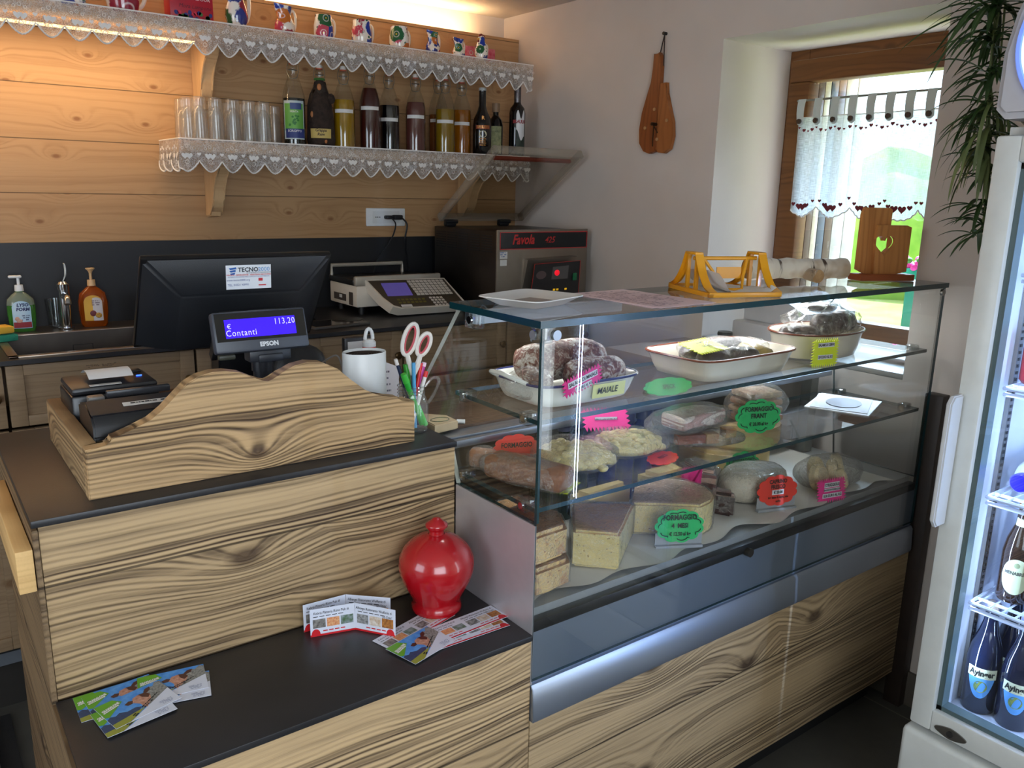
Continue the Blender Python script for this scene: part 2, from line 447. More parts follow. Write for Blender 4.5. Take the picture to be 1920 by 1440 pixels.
# dark standing strip in the wall corner beside the counter end
LEDW = M('warm_led', (255, 214, 150), .5, emit=5.5, ecol=(255, 204, 130))
cs = MB().bb(-1.9, 2.15, YB + .035, YB + .047, 2.165, 2.171).build('light_strip', LEDW)
tag(cs, 'warm light strip hidden behind the top edge of the panelled wall', 'light strip')
lamp('cove_light', 'AREA', (.3, YB + .05, 2.178), 15, (1, .70, .38), (0, .25, 1), 3.7, .02)
tag(MB().bb(-1.2, .868, 2.925, 2.937, 1.968, 1.975).build('shelf_light_strip', LEDW), 'warm light strip glowing behind the lace under the long upper shelf', 'light strip')
lamp('shelf_light', 'AREA', (-.1, 2.945, 1.962), 5.5, (1, .68, .36), (0, .25, -1), 1.9, .02)

# ---------------------------------------------------------------- window in the deep recess
BW2 = wood('brown_window_wood_x', (128, 84, 48), (82, 50, 28), 'z', 'y', 0, 0, 50, 1.2, .5, .6, .42, .1, 2.5, .2, 2.0, 2.0)
win = MB(); win.bb(2.735, 2.79, 1.21, 1.90, 1.965, 2.042, bev=.004); win.bb(2.735, 2.79, 1.90, 1.98, 1.0, 2.042, bev=.004)
win.bb(2.735, 2.79, 1.21, 1.98, 1.02, 1.08, bev=.004); win.bb(2.735, 2.79, 1.21, 1.25, 1.02, 2.042, bev=.004)
W1 = struct(win.build('window_1', BROWNW))
cf = MB(); cf.bb(2.555, 2.615, 1.23, 1.846, 1.905, 1.978, bev=.006); cf.bb(2.555, 2.615, 1.765, 1.846, 1.05, 1.905, bev=.006)
cf.bb(2.555, 2.615, 1.23, 1.846, 1.05, 1.12, bev=.006); cf.bb(2.555, 2.615, 1.215, 1.28, 1.05, 1.97, bev=.006)
cfo = cf.build('casement', BROWNW, W1)
MB().bb(2.583, 2.589, 1.28, 1.765, 1.12, 1.905).build('window_pane', THIN, W1)
MB().bb(2.355, 2.73, 1.211, 1.979, 1.0, 1.018, bev=.003).build('window_sill', M('sill_stone', (150, 146, 140), .4), W1)
# folded outside shutter and door boards seen through the pane
cols = [(104, 72, 50), (196, 170, 138), (92, 66, 50), (206, 190, 166), (86, 92, 104), (94, 70, 56), (198, 192, 184), (204, 198, 190)]
xs = [2.80, 2.83, 2.86, 2.90, 2.94, 2.99, 3.04, 3.12, 3.21]
sh = thing('window_shutter', 'striped wooden shutter boards folded back outside the window pane', 'shutter', (2.72, 1.93, 1.02))
for i, c in enumerate(cols):
    MB().bb(xs[i] - 2.72, xs[i + 1] - 2.72 - .004, 0, .03, 0, 1.01, bev=.002).build('board', M('shutter_%d' % i, c, .6, c2=tuple(v * .85 for v in c), vs=12), sh)
# curtain
def sheer():
    b = NB('linen_sheer'); x, y, z = b.sep(b.obj())
    wv = b.m('MULTIPLY', b.noise(b.comb(x, b.m('MULTIPLY', y, 40.), b.m('MULTIPLY', z, 700.)), 1., 2), b.noise(b.comb(x, b.m('MULTIPLY', y, 700.), b.m('MULTIPLY', z, 40.)), 1., 2))
    t = b.n('BsdfTransparent'); d = b.n('BsdfDiffuse'); tr = b.n('BsdfTranslucent')
    d.inputs[0].default_value = lin((222, 228, 232)); tr.inputs[0].default_value = lin((206, 214, 218))
    m1 = b.n('MixShader'); m1.inputs[0].default_value = .5; b.nt.links.new(d.outputs[0], m1.inputs[1]); b.nt.links.new(tr.outputs[0], m1.inputs[2])
    m2 = b.n('MixShader'); b.put(m2.inputs[0], b.rng(wv, .15, .35, .45, .85)); b.nt.links.new(t.outputs[0], m2.inputs[1]); b.nt.links.new(m1.outputs[0], m2.inputs[2])
    return b.end(m2.outputs[0])
SHEER = sheer()
LACEW = M('white_thread', (236, 232, 226), .85)
REDTH = M('dark_red_thread', (116, 34, 44), .8)
cu = thing('curtain', 'sheer white cafe curtain with red heart embroidery hanging on the window', 'curtain', (2.525, 1.5, 1.84))
y0, y1 = -.27, .275
def cpt(u, v, zt, zb): 
    y = y1 + (y0 - y1) * u
    return Vector((.010 * math.sin(u * 34) * (.25 + .75 * v) + .005 * math.sin(u * 13 + 1), y, zt + (zb - zt) * v))
def hem(u):
    f = (u * 4.6 + .12) % 1.0
    return -.345 - .035 * math.sin(PI * f) ** .8 - .004 * abs(math.sin(u * 4.6 * PI * 7))
MB().grid(lambda u, v: cpt(u, v, -.055, hem(u)), 150, 14).build('cloth', SHEER, cu)
tb = MB(); bt = MB()
for i in range(9):
    yc = y1 - .012 - i * (.545 / 8.6); w_ = .015
    tb.grid(lambda u, v: Vector((-.006 * math.sin(PI * v) - .004, yc + (u - .5) * 2 * w_ * (1 - .12 * v), .004 - .078 * v - .008 * (1 - (2 * u - 1) ** 2) * v)), 6, 5)
    bt.cyl((-.016, yc, -.068), (-.010, yc, -.068), .0085, seg=14)
tb.build('tab', M('linen_tab', (206, 214, 206), .9), cu, each=True); bt.build('button', M('brown_button', (58, 44, 36), .4), cu, each=True)
MB().cyl((0, -.285, 0), (0, .285, 0), .0035, seg=8).build('curtain_rod', M('rod_metal', (150, 150, 140), .4, .6), cu)
em = MB()
for i in range(31):
    u = (i + .5) / 31; q = cpt(u, 0.05, 0, 0); hp = heart2(.013 if i % 2 else .008)
    em.prism(hp, .0006, (q.x - .0065, q.y, -.088 - .012 * abs(math.sin(i * .52 * PI / 2))), (0, -1, 0), (0, 0, 1))
for i in range(26):
    u = (i + .5) / 26; q = cpt(u, .9, 0, 0); f = (u * 4.6 + .12) % 1.0
    em.prism(heart2(.012 + .016 * math.sin(PI * f) ** 3), .0006, (q.x * 1.0 - .0065, q.y, hem(u) + .032), (0, -1, 0), (0, 0, 1))
em.build('embroidery', REDTH, cu)
hm = MB(); hm.tube([cpt(i / 150, 1, -.055, hem(i / 150)) for i in range(151)], .0022, 5); hm.build('hem', LACEW, cu); hm = MB(); hm.tube([cpt(i / 90, 0, -.055, -.3) for i in range(91)], .0018, 5)
hm.build('hem', LACEW, cu)
# the meadow outside
GRASS = M('sunlit_meadow', (186, 198, 140), .9, c2=(190, 200, 100), vs=1.2)
struct(MB().bb(3.4, 60, -30, 50, -.1, 0).build('trim_3', GRASS))
hd = MB()
R = random.Random(4)
for i in range(26): hd.ball((R.uniform(11, 16), 2 + i * .55, R.uniform(.4, 1.6)), R.uniform(.8, 1.5), 10)
hd.jiggle(.25, 1.5)
tag(hd.build('hedge', M('leafy_green', (104, 150, 52), .9, c2=(150, 185, 80), vs=2.5)), 'bright green hedge in the sunlit garden beyond the window', 'hedge', kind='stuff')
fb = thing('flower_box', 'green planter with pink flowers outside the window, right of the carved heart board', 'planter', (3.36, 1.70, 1.17))
MB().bb(-.05, .05, -.07, .07, 0, .08, bev=.01).build('box', M('planter_green', (20, 150, 120), .4), fb)
fl = MB(); R = random.Random(9)
for i in range(40): fl.ball((R.uniform(-.05, .05), R.uniform(-.07, .07), R.uniform(.08, .12)), R.uniform(.008, .018), 8, m=i % 2)
fl.build('flowers', [M('pink_petal', (226, 60, 150), .6), M('leaf_green', (60, 120, 40), .6)], fb)
MB().bb(-.03, .03, -.05, .05, -1.17, 0).build('stand', M('planter_green', (20, 150, 120), .4), fb)

# ---------------------------------------------------------------- wall clock of wood
cl = thing('wall_clock', 'bowl-bottomed wooden wall clock shaped like a cutting board, hung by a cord', 'clock', (XW - .002, 2.25, 1.68))
L1 = [(.086, .03), (.088, .08), (.078, .14), (.055, .20), (.034, .245), (.028, .30), (.032, .335), (.036, .355), (.018, .348), (0, .352), (-.004, .345), (-.006, .2), (-.01, 0), (.03, -.012), (.06, .0)]
ov = [(y, z) for y, z in L1]
MB().prism([(.086, .03), (.090, .08), (.080, .14), (.056, .20), (.036, .245), (.029, .30), (.034, .345), (.020, .340), (.008, .348), (-.002, .336), (-.004, .30), (-.006, .02), (0, -.003), (.03, -.010), (.062, .0)], .022, (0, 0, 0), (0, 1, 0), (0, 0, 1), bev=.003).build('back_board', wood('reddish_wood', (140, 78, 38), (92, 46, 22), 'z', 'y', 0, 0, 40, 1., .3, .6, .4, .05, 2., .2, 2., 3.), cl, loc=(-.022, 0, 0))
MB().prism([(-.006, .24), (-.036, .24), (-.036, .20), (-.055, .155), (-.078, .10), (-.084, .05), (-.072, .005), (-.045, -.010), (-.012, -.006), (-.004, .004), (-.004, .14)], .020, (0, 0, 0), (0, 1, 0), (0, 0, 1), bev=.003).build('front_board', wood('tan_wood', (158, 96, 50), (104, 58, 28), 'z', 'y', 0, 0, 40, 1., .3, .6, .4, .05, 2., .2, 2., 8.), cl, loc=(-.020, 0, 0))
hd_ = MB(); hd_.cyl((-.045, .0, .095), (-.02, .0, .095), .006, seg=12); hd_.box((-.034, 0, .055), (.002, .004, .08)); hd_.box((-.037, -.012, .078), (.002, .04, .004), Matrix.Rotation(.9, 3, 'X'))
hd_.build('clock_hands', M('dark_brass', (60, 42, 28), .4, .6), cl)
dots = MB()
for a in range(4): dots.cyl((-.026, .055 * math.sin(a * PI / 2 + .2), .095 + .055 * math.cos(a * PI / 2 + .2)), (-.022, .055 * math.sin(a * PI / 2 + .2), .095 + .055 * math.cos(a * PI / 2 + .2)), .006, seg=12)
dots.build('hour_mark', M('pale_wood_dot', (176, 130, 86), .5), cl, each=True)
MB().tube([(-.012, .012, .335), (-.008, -.004, .41), (-.012, -.012, .30), ], .0022, 6).build('cord', M('leather_cord', (52, 34, 24), .7), cl)
MB().cyl((0, -.004, .412), (-.016, -.004, .412), .006, seg=10).build('hook', BLACKP, cl)

# ---------------------------------------------------------------- shelves with lace
def shelf(name, label, x0, x1, z, brackets):
    t = thing(name, label, 'shelf', ((x0 + x1) / 2, YB, z)); h = (x1 - x0) / 2
    MB().bb(-h, h, -.248, -.001, -.034, 0, bev=.003).build('shelf_board', SPRUCE_PLAIN, t)
    for bx in brackets:
        prof = [(0, -.034), (-.205, -.034), (-.205, -.055), (-.18, -.085), (-.135, -.11), (-.105, -.15), (-.095, -.19), (-.085, -.215), (-.055, -.235), (-.05, -.25), (0, -.255)]
        MB().prism([(y, zz) for y, zz in prof], .042, (bx - t.location.x - .021, -.001, 0), (0, 1, 0), (0, 0, 1), bev=.004).build('bracket', wood('bracket_wood', (206, 170, 126), (168, 124, 80), 'z', 'y', 0, 0, 60, 1., .3, .4, .5, .08, 3., .1, 2., 4.), t)
    return t
SH_U = shelf('wall_shelf', 'long spruce shelf near the ceiling carrying painted jugs and mugs', -1.6, 2.236, 2.03, (.935, -.6))
SH_L = shelf('wall_shelf', 'shorter spruce shelf carrying upside-down glasses and bottles', .795, 2.226, 1.66, (.955, 2.05))

def lace_mat():
    b = NB('white_lace'); v = b.obj()
    n1 = b.noise(v, 420, 2, .6); n2 = b.noise(v, 60, 3, .6)
    a = b.m('ADD', b.rng(n1, .42, .58, .25, .85), b.rng(n2, .5, .62, 0, .35), clamp=True)
    t = b.n('BsdfTransparent'); d = b.n('BsdfDiffuse'); d.inputs[0].default_value = lin((214, 210, 206))
    tr = b.n('BsdfTranslucent'); tr.inputs[0].default_value = lin((214, 210, 206))
    m1 = b.n('MixShader'); m1.inputs[0].default_value = .4; b.nt.links.new(d.outputs[0], m1.inputs[1]); b.nt.links.new(tr.outputs[0], m1.inputs[2])
    m2 = b.n('MixShader'); b.put(m2.inputs[0], a); b.nt.links.new(t.outputs[0], m2.inputs[1]); b.nt.links.new(m1.outputs[0], m2.inputs[2])
    return b.end(m2.outputs[0])
LACE = lace_mat()
def lace(name, label, path, z, per, dr=.103, vl=.068):
    'valance hung along a polyline path of (x, y) at height z'
    t = thing(name, label, 'lace trim', (path[0][0], path[0][1], z))
    P = [Vector((a - path[0][0], b_ - path[0][1], 0)) for a, b_ in path]
    L = [0]
    for a, b_ in zip(P, P[1:]): L.append(L[-1] + (b_ - a).length)
    tot = L[-1]; N = int(tot / .004)
    def pos(s):
        for i in range(len(P) - 1):
            if s <= L[i + 1] + 1e-9:
                f = (s - L[i]) / (L[i + 1] - L[i]); q = P[i].lerp(P[i + 1], f); d = (P[i + 1] - P[i]).normalized(); return q, Vector((d.y, -d.x, 0)), d
        return P[-1], Vector((0, -1, 0)), d
    def drop(s):
        f = (s / per) % 1.0
        return vl + (dr - vl) * (1 - abs(2 * f - 1) ** 1.9) + .0018 * abs(math.sin(s / per * PI * 9))
    def pt(s, v):
        q, n_, d = pos(s); k = drop(s) * v
        return q + n_ * (.004 + .006 * v * math.sin(s / per * 2 * PI + .6) + .004 * v * math.sin(s * 23)) + Vector((0, 0, .006 - k))
    MB().grid(lambda u, v: pt(u * tot, v), N, 5).build('lace_cloth', LACE, t)
    e = MB(); e.tube([pt(i / N * tot, 1) for i in range(N + 1)], .0026, 5); e.tube([pt(i / N * tot, 0) for i in range(0, N + 1, 2)], .0022, 5)
    k = 0
    while (k + .5) * per < tot:
        for off, vz, sz, hh in ((.0, .048, .013, 0), (.40, .054, .022, 0), (.60, .054, .022, 0), (.5, .074, .013, 1), (.3, .030, .008, 1), (.5, .024, .010, 1), (.7, .030, .008, 1)):
            s = (k + off) * per
            if s > tot or s <= .002: continue
            q, n_, d = pos(s); a = pt(s, vz / drop(s)) + n_ * .0012
            if hh:
                e.tube([a + d * (sz * .5 * math.cos(x * PI / 4)) + Vector((0, 0, sz * .5 * math.sin(x * PI / 4))) for x in range(8)], .001, 4, closed=True)
            else: e.prism(heart2(sz), .0008, a, d, (0, 0, 1))
        k += 1
    e.build('embroidery', LACEW, t)
    return t
lace('lace_trim', 'white heart lace along the front of the long upper shelf', [(-1.3, 2.889), (2.24, 2.889), (2.24, 2.94)], 2.03, .0742)
lace('lace_trim', 'white heart lace along the front of the shelf with the bottles', [(.79, 3.13), (.79, 2.889), (2.232, 2.889), (2.232, 2.94)], 1.66, .0742)

# ---------------------------------------------------------------- painted pottery on the top shelf
def painted(name, seed, cs, warm=False):
    b = NB(name); x, y, z = b.sep(b.obj()); v = b.comb(b.m('ADD', x, seed), y, z)
    vo = b.voro(v, cs); d = vo.outputs['Distance']; c = vo.outputs['Color']
    r, g_, bb_ = b.sep(c)
    pal = b.ramp(r, [(0, lin((36, 62, 160))), (.3, lin((44, 56, 130))), (.5, lin((196, 70, 92))), (.66, lin((200, 110, 40))), (.78, lin((40, 96, 56))), (.9, lin((150, 40, 60)))], True)
    pet = b.noise(v, cs * 5, 2)
    inn = b.rng(b.m('ADD', d, b.m('MULTIPLY', b.m('SUBTRACT', pet, .5), .35)), .56, .62, 1, 0)
    ring = b.m('SUBTRACT', 1.0, b.rng(b.m('ABSOLUTE', b.m('SUBTRACT', d, .22)), .01, .04, .55, 0))
    cen = b.rng(d, .07, .10, 1, 0)
    col = b.mix(inn, lin((238, 232, 220)), pal); col = b.mix(cen, col, lin((236, 190, 60)))
    col = b.mix(b.m('SUBTRACT', 1.0, ring), col, lin((240, 236, 236)))
    lv = b.voro(v, cs * 2.1); lf = b.m('MULTIPLY', b.rng(lv.outputs['Distance'], .18, .24, 1, 0), b.m('SUBTRACT', 1.0, inn))
    col = b.mix(lf, col, lin((36, 92, 70)))
    p = b.pbsdf(col, .12); p.inputs['Coat Weight'].default_value = .6
    return b.end(p.outputs[0])
CER = M('cream_ceramic', (238, 230, 216), .12, coat=.5)
def pot(name, label, px0, px1, ptop, prof, mat, seed, spout=False, group=None, y=2.985, handle=True):
    'vessel whose body spans px0..px1 and whose rim shows at ptop'
    a = at(px0, 60, 'y', y); b_ = at(px1, 60, 'y', y); cx = (a.x + b_.x) / 2; wd = (b_.x - a.x)
    top = at((px0 + px1) / 2, ptop, 'y', y).z; h = top - 2.03
    t = thing(name, label, name.split('_')[-1], (cx, y, 2.03), .35, group)
    rad = wd * .41
    pr = [(0, 0.002)] + [(r * rad, q * h) for r, q in prof]
    pr += [(pr[-1][0] - .004, pr[-1][1]), (pr[-1][0] - .007, pr[-1][1] * .85), (rad * .5, .01), (0, .008)]
    mb = MB().lathe(pr, seg=36)
    if spout:
        for v in mb.b.verts:
            if v.co.z > h * .8:
                a_ = math.atan2(v.co.y, v.co.x); k = max(0, math.cos(a_ - PI)) ** 6
                v.co.x -= k * rad * .5; v.co.z += k * h * .06
    mb.build('body', mat, t, 40)
    if handle:
        rr = rad * (.92 if not spout else .8)
        pts = [(rr * .9, 0, h * .84), (rr * 1.35, 0, h * .93), (rr * 1.75, 0, h * .8), (rr * 1.75, 0, h * .5), (rr * 1.4, 0, h * .28), (rr * .92, 0, h * .22)]
        MB().tube(interp(pts, 5), h * .045, 8).build('handle', CER, t)
    return t
MUGP = [(.78, .0), (.82, .05), (1.0, .3), (1.0, .62), (.86, .85), (.86, 1.0)]
JUGP = [(.62, .0), (.7, .04), (1.0, .3), (.96, .45), (.66, .68), (.62, .8), (.76, 1.0)]
PM = [painted('floral_glaze_%d' % i, 3.3 * i + 1, s_) for i, s_ in enumerate((12, 15, 20, 19, 19, 19, 30, 34))]
pot('painted_mug', 'widest painted mug with blue pansies, leftmost on the upper shelf', 196, 272, -62, MUGP, PM[0], 1)
pot('painted_jug', 'largest flower-painted jug, right of the upright red tea box', 420, 470, -30, JUGP, PM[1], 2, True)
pot('painted_jug', 'white flower-painted jug left of the three matching mugs', 512, 556, 13, JUGP, PM[2], 3, True)
for i, (a, b_, tp, lb) in enumerate(((586, 627, 29, 'leftmost of three in a row'), (657, 699, 39, 'middle of three in a row'), (728, 768, 51, 'rightmost of three in a row'))):
    pot('painted_mug', 'white mug painted with blue and pink flowers, ' + lb, a, b_, tp, MUGP, PM[3 + i], 4 + i, group='matching flower mugs on the upper shelf')
pot('painted_jug', 'small painted jug just right of the three flower mugs', 797, 826, 61, JUGP, PM[6], 7, True)
pot('painted_jug', 'smallest painted jug, left of the rooster jug', 847, 873, 74, JUGP, PM[7], 8, True)
# rooster jug
p = at(902, 114, 'y', 2.96)
t = thing('rooster_jug', 'white pottery rooster jug with red comb near the shelf end', 'jug', (p.x, 2.96, 2.03), .2)
MB().lathe([(0, 0), (.020, 0), (.026, .02), (.029, .045), (.022, .07), (.014, .085), (.015, .095), (.009, .104), (0, .106)], seg=24).build('body', PM[7], t)
cb = MB()
for i in range(4): cb.ball((-.008 + i * .007, 0, .108 - .002 * abs(i - 1)), .006, 8)
cb.ball((-.016, 0, .083), (.004, .004, .007), 8); cb.build('comb', M('comb_red', (122, 26, 32), .3), t)
MB().cyl((-.012, 0, .092), (-.026, 0, .09), .005, .001, 8).build('beak', M('beak_yellow', (220, 160, 40), .3), t)
MB().tube(interp([(.018, 0, .075), (.036, 0, .07), (.036, 0, .035), (.024, 0, .02)], 4), .0035, 6).build('handle', CER, t)
# tea boxes
BERRY = painted('berry_print', 40., 30)
def boxy(name, label, cat, px0, px1, ptop, y, dep, mat, z0=2.03, rz=.0):
    a = at(px0, 60, 'y', y); b_ = at(px1, 60, 'y', y); top = at((px0 + px1) / 2, ptop, 'y', y).z
    t = thing(name, label, cat, ((a.x + b_.x) / 2, y, z0), rz); h = top - z0; wd = b_.x - a.x
    MB().bb(-wd / 2, wd / 2, 0, dep, 0, h, bev=.001).build('carton', mat, t); return t, wd, h
t, wd, h = boxy('tea_box', 'red fruit tea box with a white round emblem and berry picture', 'tea box', 322, 402, -24, 2.96, .07, M('tea_red', (176, 26, 46), .4))
RW = M('white_print', (238, 234, 232), .5); BLU = M('berry_blue', (44, 50, 120), .5); PNK = M('berry_pink', (206, 44, 74), .5)
lettering('POMPADOUR', .014, RW, t, (0.012, -.0005, h * .70), sx=1.1)
lettering('Mora Lampone', .017, M('plum_ink', (96, 16, 40), .5), t, (.01, -.0005, h * .48), shear=.3)
MB().tube([(-wd * .34 + .009 * math.cos(i * PI / 8), -.001, h * .78 + .009 * math.sin(i * PI / 8)) for i in range(16)], .0016, 5, closed=True).build('emblem', RW, t)
bm_ = MB(); R = random.Random(3)
for i in range(26): bm_.prism([(R.uniform(.005, .009) * math.cos(k * PI / 4), .007 * math.sin(k * PI / 4)) for k in range(8)], .0006, (R.uniform(-.45, .45) * wd, -.0001, R.uniform(.08, .34) * h), m=i % 3)
bm_.build('berries', [BLU, PNK, M('leaf_print', (60, 120, 60), .5)], t)
t, wd, h = boxy('tea_box', 'pink flowered carton, leftmost on the upper shelf', 'tea box', 84, 166, -50, 2.95, .07, painted('blossom_print', 60., 26))
t, wd, h = boxy('tea_box', 'small red and pink carton behind the rooster jug', 'tea box', 872, 929, 89, 3.03, .05, M('tea_pink', (200, 48, 78), .4, c2=(232, 150, 160), vs=30))
MB().tube([(-wd * .3 + .008 * math.cos(i * PI / 8), -.001, h * .65 + .008 * math.sin(i * PI / 8)) for i in range(16)], .0014, 5, closed=True).build('emblem', RW, t)

# ---------------------------------------------------------------- glasses, upside down
TUMB = glassy('tumbler_glass', (.985, .985, .98), .09, .06, film=(240, 238, 230), fs=.07)
def tumbler(label):
    t = thing('tumbler', label, 'glass', (0, 0, 1.66))
    MB().lathe([(.0275, 0), (.0225, .135), (.022, .143), (.018, .146), (0, .146)], seg=28).build('glass_wall', TUMB, t, 30)
    MB().lathe([(.0262, .0005), (.0212, .09), (.0187, .103), (.0125, .114), (.006, .119), (0, .120)], seg=28).build('glass_cavity', TUMB, t, 60)
    MB().tube([(.0268 * math.cos(i * PI / 10), .0268 * math.sin(i * PI / 10), .001) for i in range(20)], .0011, 5, closed=True).build('rim', M('glass_rim', (190, 196, 196), .1, trans=.6), t)
    return t
g0 = None
pos = [(342, 3.075), (352, 3.0), (374, 2.955), (370, 3.075), (400, 3.075), (405, 2.95), (437, 2.955), (429, 3.075), (458, 3.075), (467, 2.955), (494, 2.955), (487, 3.075), (514, 3.06)]
for i, (px, y) in enumerate(pos):
    x = at(px, 225, 'y', y).x
    lb = 'upside-down clear tumbler in the front row on the lower shelf' if y < 2.97 else 'upside-down clear tumbler in the back row on the lower shelf'
    if g0 is None: g0 = tumbler(lb); o = g0; o.location = (x, y, 1.66)
    else: o = copy_tree(g0, (x, y, 1.66), 0)
    o['label'] = lb; o['group'] = 'front row of upside-down tumblers' if y < 2.97 else 'back row of upside-down tumblers'

# ---------------------------------------------------------------- bottles
def liquid(name, c, dens=.6, rough=.1):
    if name in MC: return MC[name]
    b = NB(name); t = b.n('BsdfTransparent'); t.inputs[0].default_value = lin(tuple(min(255, v * 1.15) for v in c))
    p = b.pbsdf(lin(c), rough); ms = b.n('MixShader'); ms.inputs[0].default_value = dens
    b.nt.links.new(t.outputs[0], ms.inputs[1]); b.nt.links.new(p.outputs[0], ms.inputs[2]); MC[name] = b.end(ms.outputs[0]); return MC[name]
LBL = M('label_paper', (214, 212, 208), .7)
WIRE = M('bail_wire', (150, 148, 142), .3, .9)
def swing(label, px, y, ptop, level, lc, dens=.75, strip=.5, stopper=(226, 222, 214), rz=0., group=None, lz=None):
    top = at(px, ptop, 'y', y); h = top.z - 1.66
    t = thing('swing_top_bottle', label, 'bottle', (top.x, y, 1.66), rz, group)
    r = .040; k = h / .33
    pr = [(0, 0.0), (r - .004, 0), (r, .006), (r, .175 * k), (r * .97, .195 * k), (r * .80, .225 * k), (r * .5, .262 * k), (r * .36, .285 * k), (r * .34, .305 * k), (r * .42, .308 * k), (r * .42, .316 * k), (r * .3, .318 * k)]
    MB().lathe(pr, seg=32).build('glass', THIN, t, 30)
    lv = level * h; q = [(0, .003)]
    for (a, z), (a2, z2) in zip(pr[1:], pr[2:]):
        if z <= lv: q.append((a * .94, max(z, .003)))
        if z <= lv < z2: f = (lv - z) / (z2 - z); q.append(((a + (a2 - a) * f) * .94, lv)); break
    q.append((0, lv)); MB().lathe(q, seg=32).build('liquid', liquid('liquid_%d_%d_%d' % lc, lc, dens), t, 30)
    MB().cyl((0, 0, .316 * k), (0, 0, .331 * k), .011, .009, 16).build('stopper', M('stopper_%d' % stopper[1], stopper, .3), t)
    MB().cyl((0, 0, .312 * k), (0, 0, .317 * k), .0125, seg=16).build('gasket', M('orange_rubber', (196, 84, 50), .5), t)
    wb = MB()
    for s in (-1, 1): wb.tube([(s * .014, 0, .324 * k), (s * .019, -.002, .305 * k), (s * .020, -.004, .285 * k), (s * .013, -.008, .262 * k)], .0013, 5)
    wb.tube([(.014, 0, .324 * k), (0, 0, .334 * k), (-.014, 0, .324 * k)], .0013, 5); wb.tube([(.013, -.008, .262 * k), (0, -.016, .258 * k), (-.013, -.008, .262 * k)], .0013, 5)
    wb.tube([(.0155 * math.cos(i * PI / 8), .0155 * math.sin(i * PI / 8), .292 * k) for i in range(16)], .0012, 5, closed=True)
    wb.build('wire_bail', WIRE, t)
    if strip:
        z = strip * h; l = MB().lathe([(r + .0004, z), (r + .0004, z + .013)], seg=14, a0=-PI / 2 - .95, a1=-PI / 2 + .95).build('label', LBL, t)
    return t, r, h
bt_ = [
    ('swing-top bottle of yellow liquid, right of the bark-clad bottle', 643, 2.965, 125, .60, (190, 150, 18), .55, .44),
    ('swing-top bottle of dark red liquid with a white strip, fullest of the row', 692, 2.965, 124, .74, (66, 22, 20), .85, .48),
    ('swing-top bottle of nearly black liquid with a red seal', 729, 2.99, 134, .58, (14, 10, 14), .95, .38),
    ('swing-top bottle of pinkish brown liquid with a white strip', 779, 2.965, 140, .65, (104, 56, 50), .8, .44),
    ('swing-top bottle of amber liquid half hidden behind the pale yellow one', 822, 3.06, 144, .52, (120, 58, 14), .8, .42),
    ('swing-top bottle of pale yellow liquid, left of the amber one by the cream liqueur', 835, 2.965, 143, .58, (176, 140, 26), .5, .40),
    ('swing-top bottle of amber liquid just left of the black cream liqueur bottle', 866, 3.0, 149, .60, (180, 108, 12), .6, .40)]
for i, (lb, px, y, pt_, lv, lc, dn, st) in enumerate(bt_):
    swing(lb, px, y, pt_, lv, lc, dn, st, rz=face_cam((at(px, 200, 'y', y).x, y)), group='swing-top syrup bottles on the lower shelf')
# green label syrup
x = at(548, 200, 'y', 2.965).x
t, r, h = swing('swing-top bottle of dark syrup with a green and blue printed label', 548, 2.965, 112, .56, (16, 20, 16), .95, 0, rz=face_cam((x, 2.965)))
A0, A1 = -PI / 2 - 1.05, -PI / 2 + .95
MB().lathe([(r + .0005, .026), (r + .0005, .158)], seg=16, a0=A0, a1=A1).build('label', M('label_silver', (176, 190, 190), .5), t)
MB().lathe([(r + .0009, .055), (r + .0009, .148)], seg=16, a0=A0 + .12, a1=A1 - .12).build('label_green', M('label_green', (96, 160, 64), .5), t)
MB().lathe([(r + .0012, .030), (r + .0012, .062)], seg=16, a0=A0 + .2, a1=A1).build('label_blue', M('label_navy', (28, 46, 110), .5), t)
MB().lathe([(r + .0013, .128), (r + .0013, .150)], seg=16, a0=A0 + .7, a1=A1 - .3).build('label_crest', M('label_navy2', (50, 70, 120), .5), t)
lf = MB(); R = random.Random(2)
for i in range(14):
    a = R.uniform(-.45, .35); z = R.uniform(.072, .105); rr = r + .0014
    c_ = Vector((rr * math.sin(a), -rr * math.cos(a), z)); u_ = Vector((math.cos(a), math.sin(a), 0))
    lf.poly([c_ - u_ * .005, c_ + Vector((0, 0, -.003)), c_ + u_ * .005, c_ + Vector((0, 0, .006))])
lf.build('label_leaf', M('mint_green', (36, 110, 36), .5), t)
lettering('SCIROPPO', .011, RW, t, (0, 0, .054), cyl=r + .0016); lettering('MENTA', .009, RW, t, (0, 0, .120), cyl=r + .0016)
# bark bottle
x = at(601, 200, 'y', 2.97).x
t, r, h = swing('swing-top bottle clad in dark tree bark with a parchment label', 598, 2.975, 122, .70, (26, 16, 12), .95, 0, rz=face_cam((x, 2.97)))
BARK = M('dark_bark', (58, 42, 32), .95, c2=(30, 21, 16), vs=60, bump=1.0, bs=90)
bk = MB().lathe([(0, .0), (.047, 0), (.050, .03), (.048, .10), (.046, .15), (.036, .185), (.024, .215), (.022, .235), (.018, .236)], seg=40)
bk.ball((.036, -.01, .175), (.018, .02, .02), 14); bk.jiggle(.006, 45, 2); bk.build('bark_cover', BARK, t, 80)
kt = MB()
for a, z, s in ((-.05, .214, 1.0), (-.62, .118, 1.0), (.35, .025, .7)):
    rr = .043 if z < .2 else .026
    kt.ball((rr * math.sin(a) * 1.12, -rr * math.cos(a) * 1.12, z), (.008 * s, .004, .012 * s), 12)
kt.build('branch_stub', M('cut_wood', (170, 106, 56), .6), t)
MB().lathe([(.0525, .035), (.0535, .068)], seg=14, a0=-PI / 2 - .75, a1=-PI / 2 + .75).build('label', M('parchment', (196, 170, 96), .7), t)
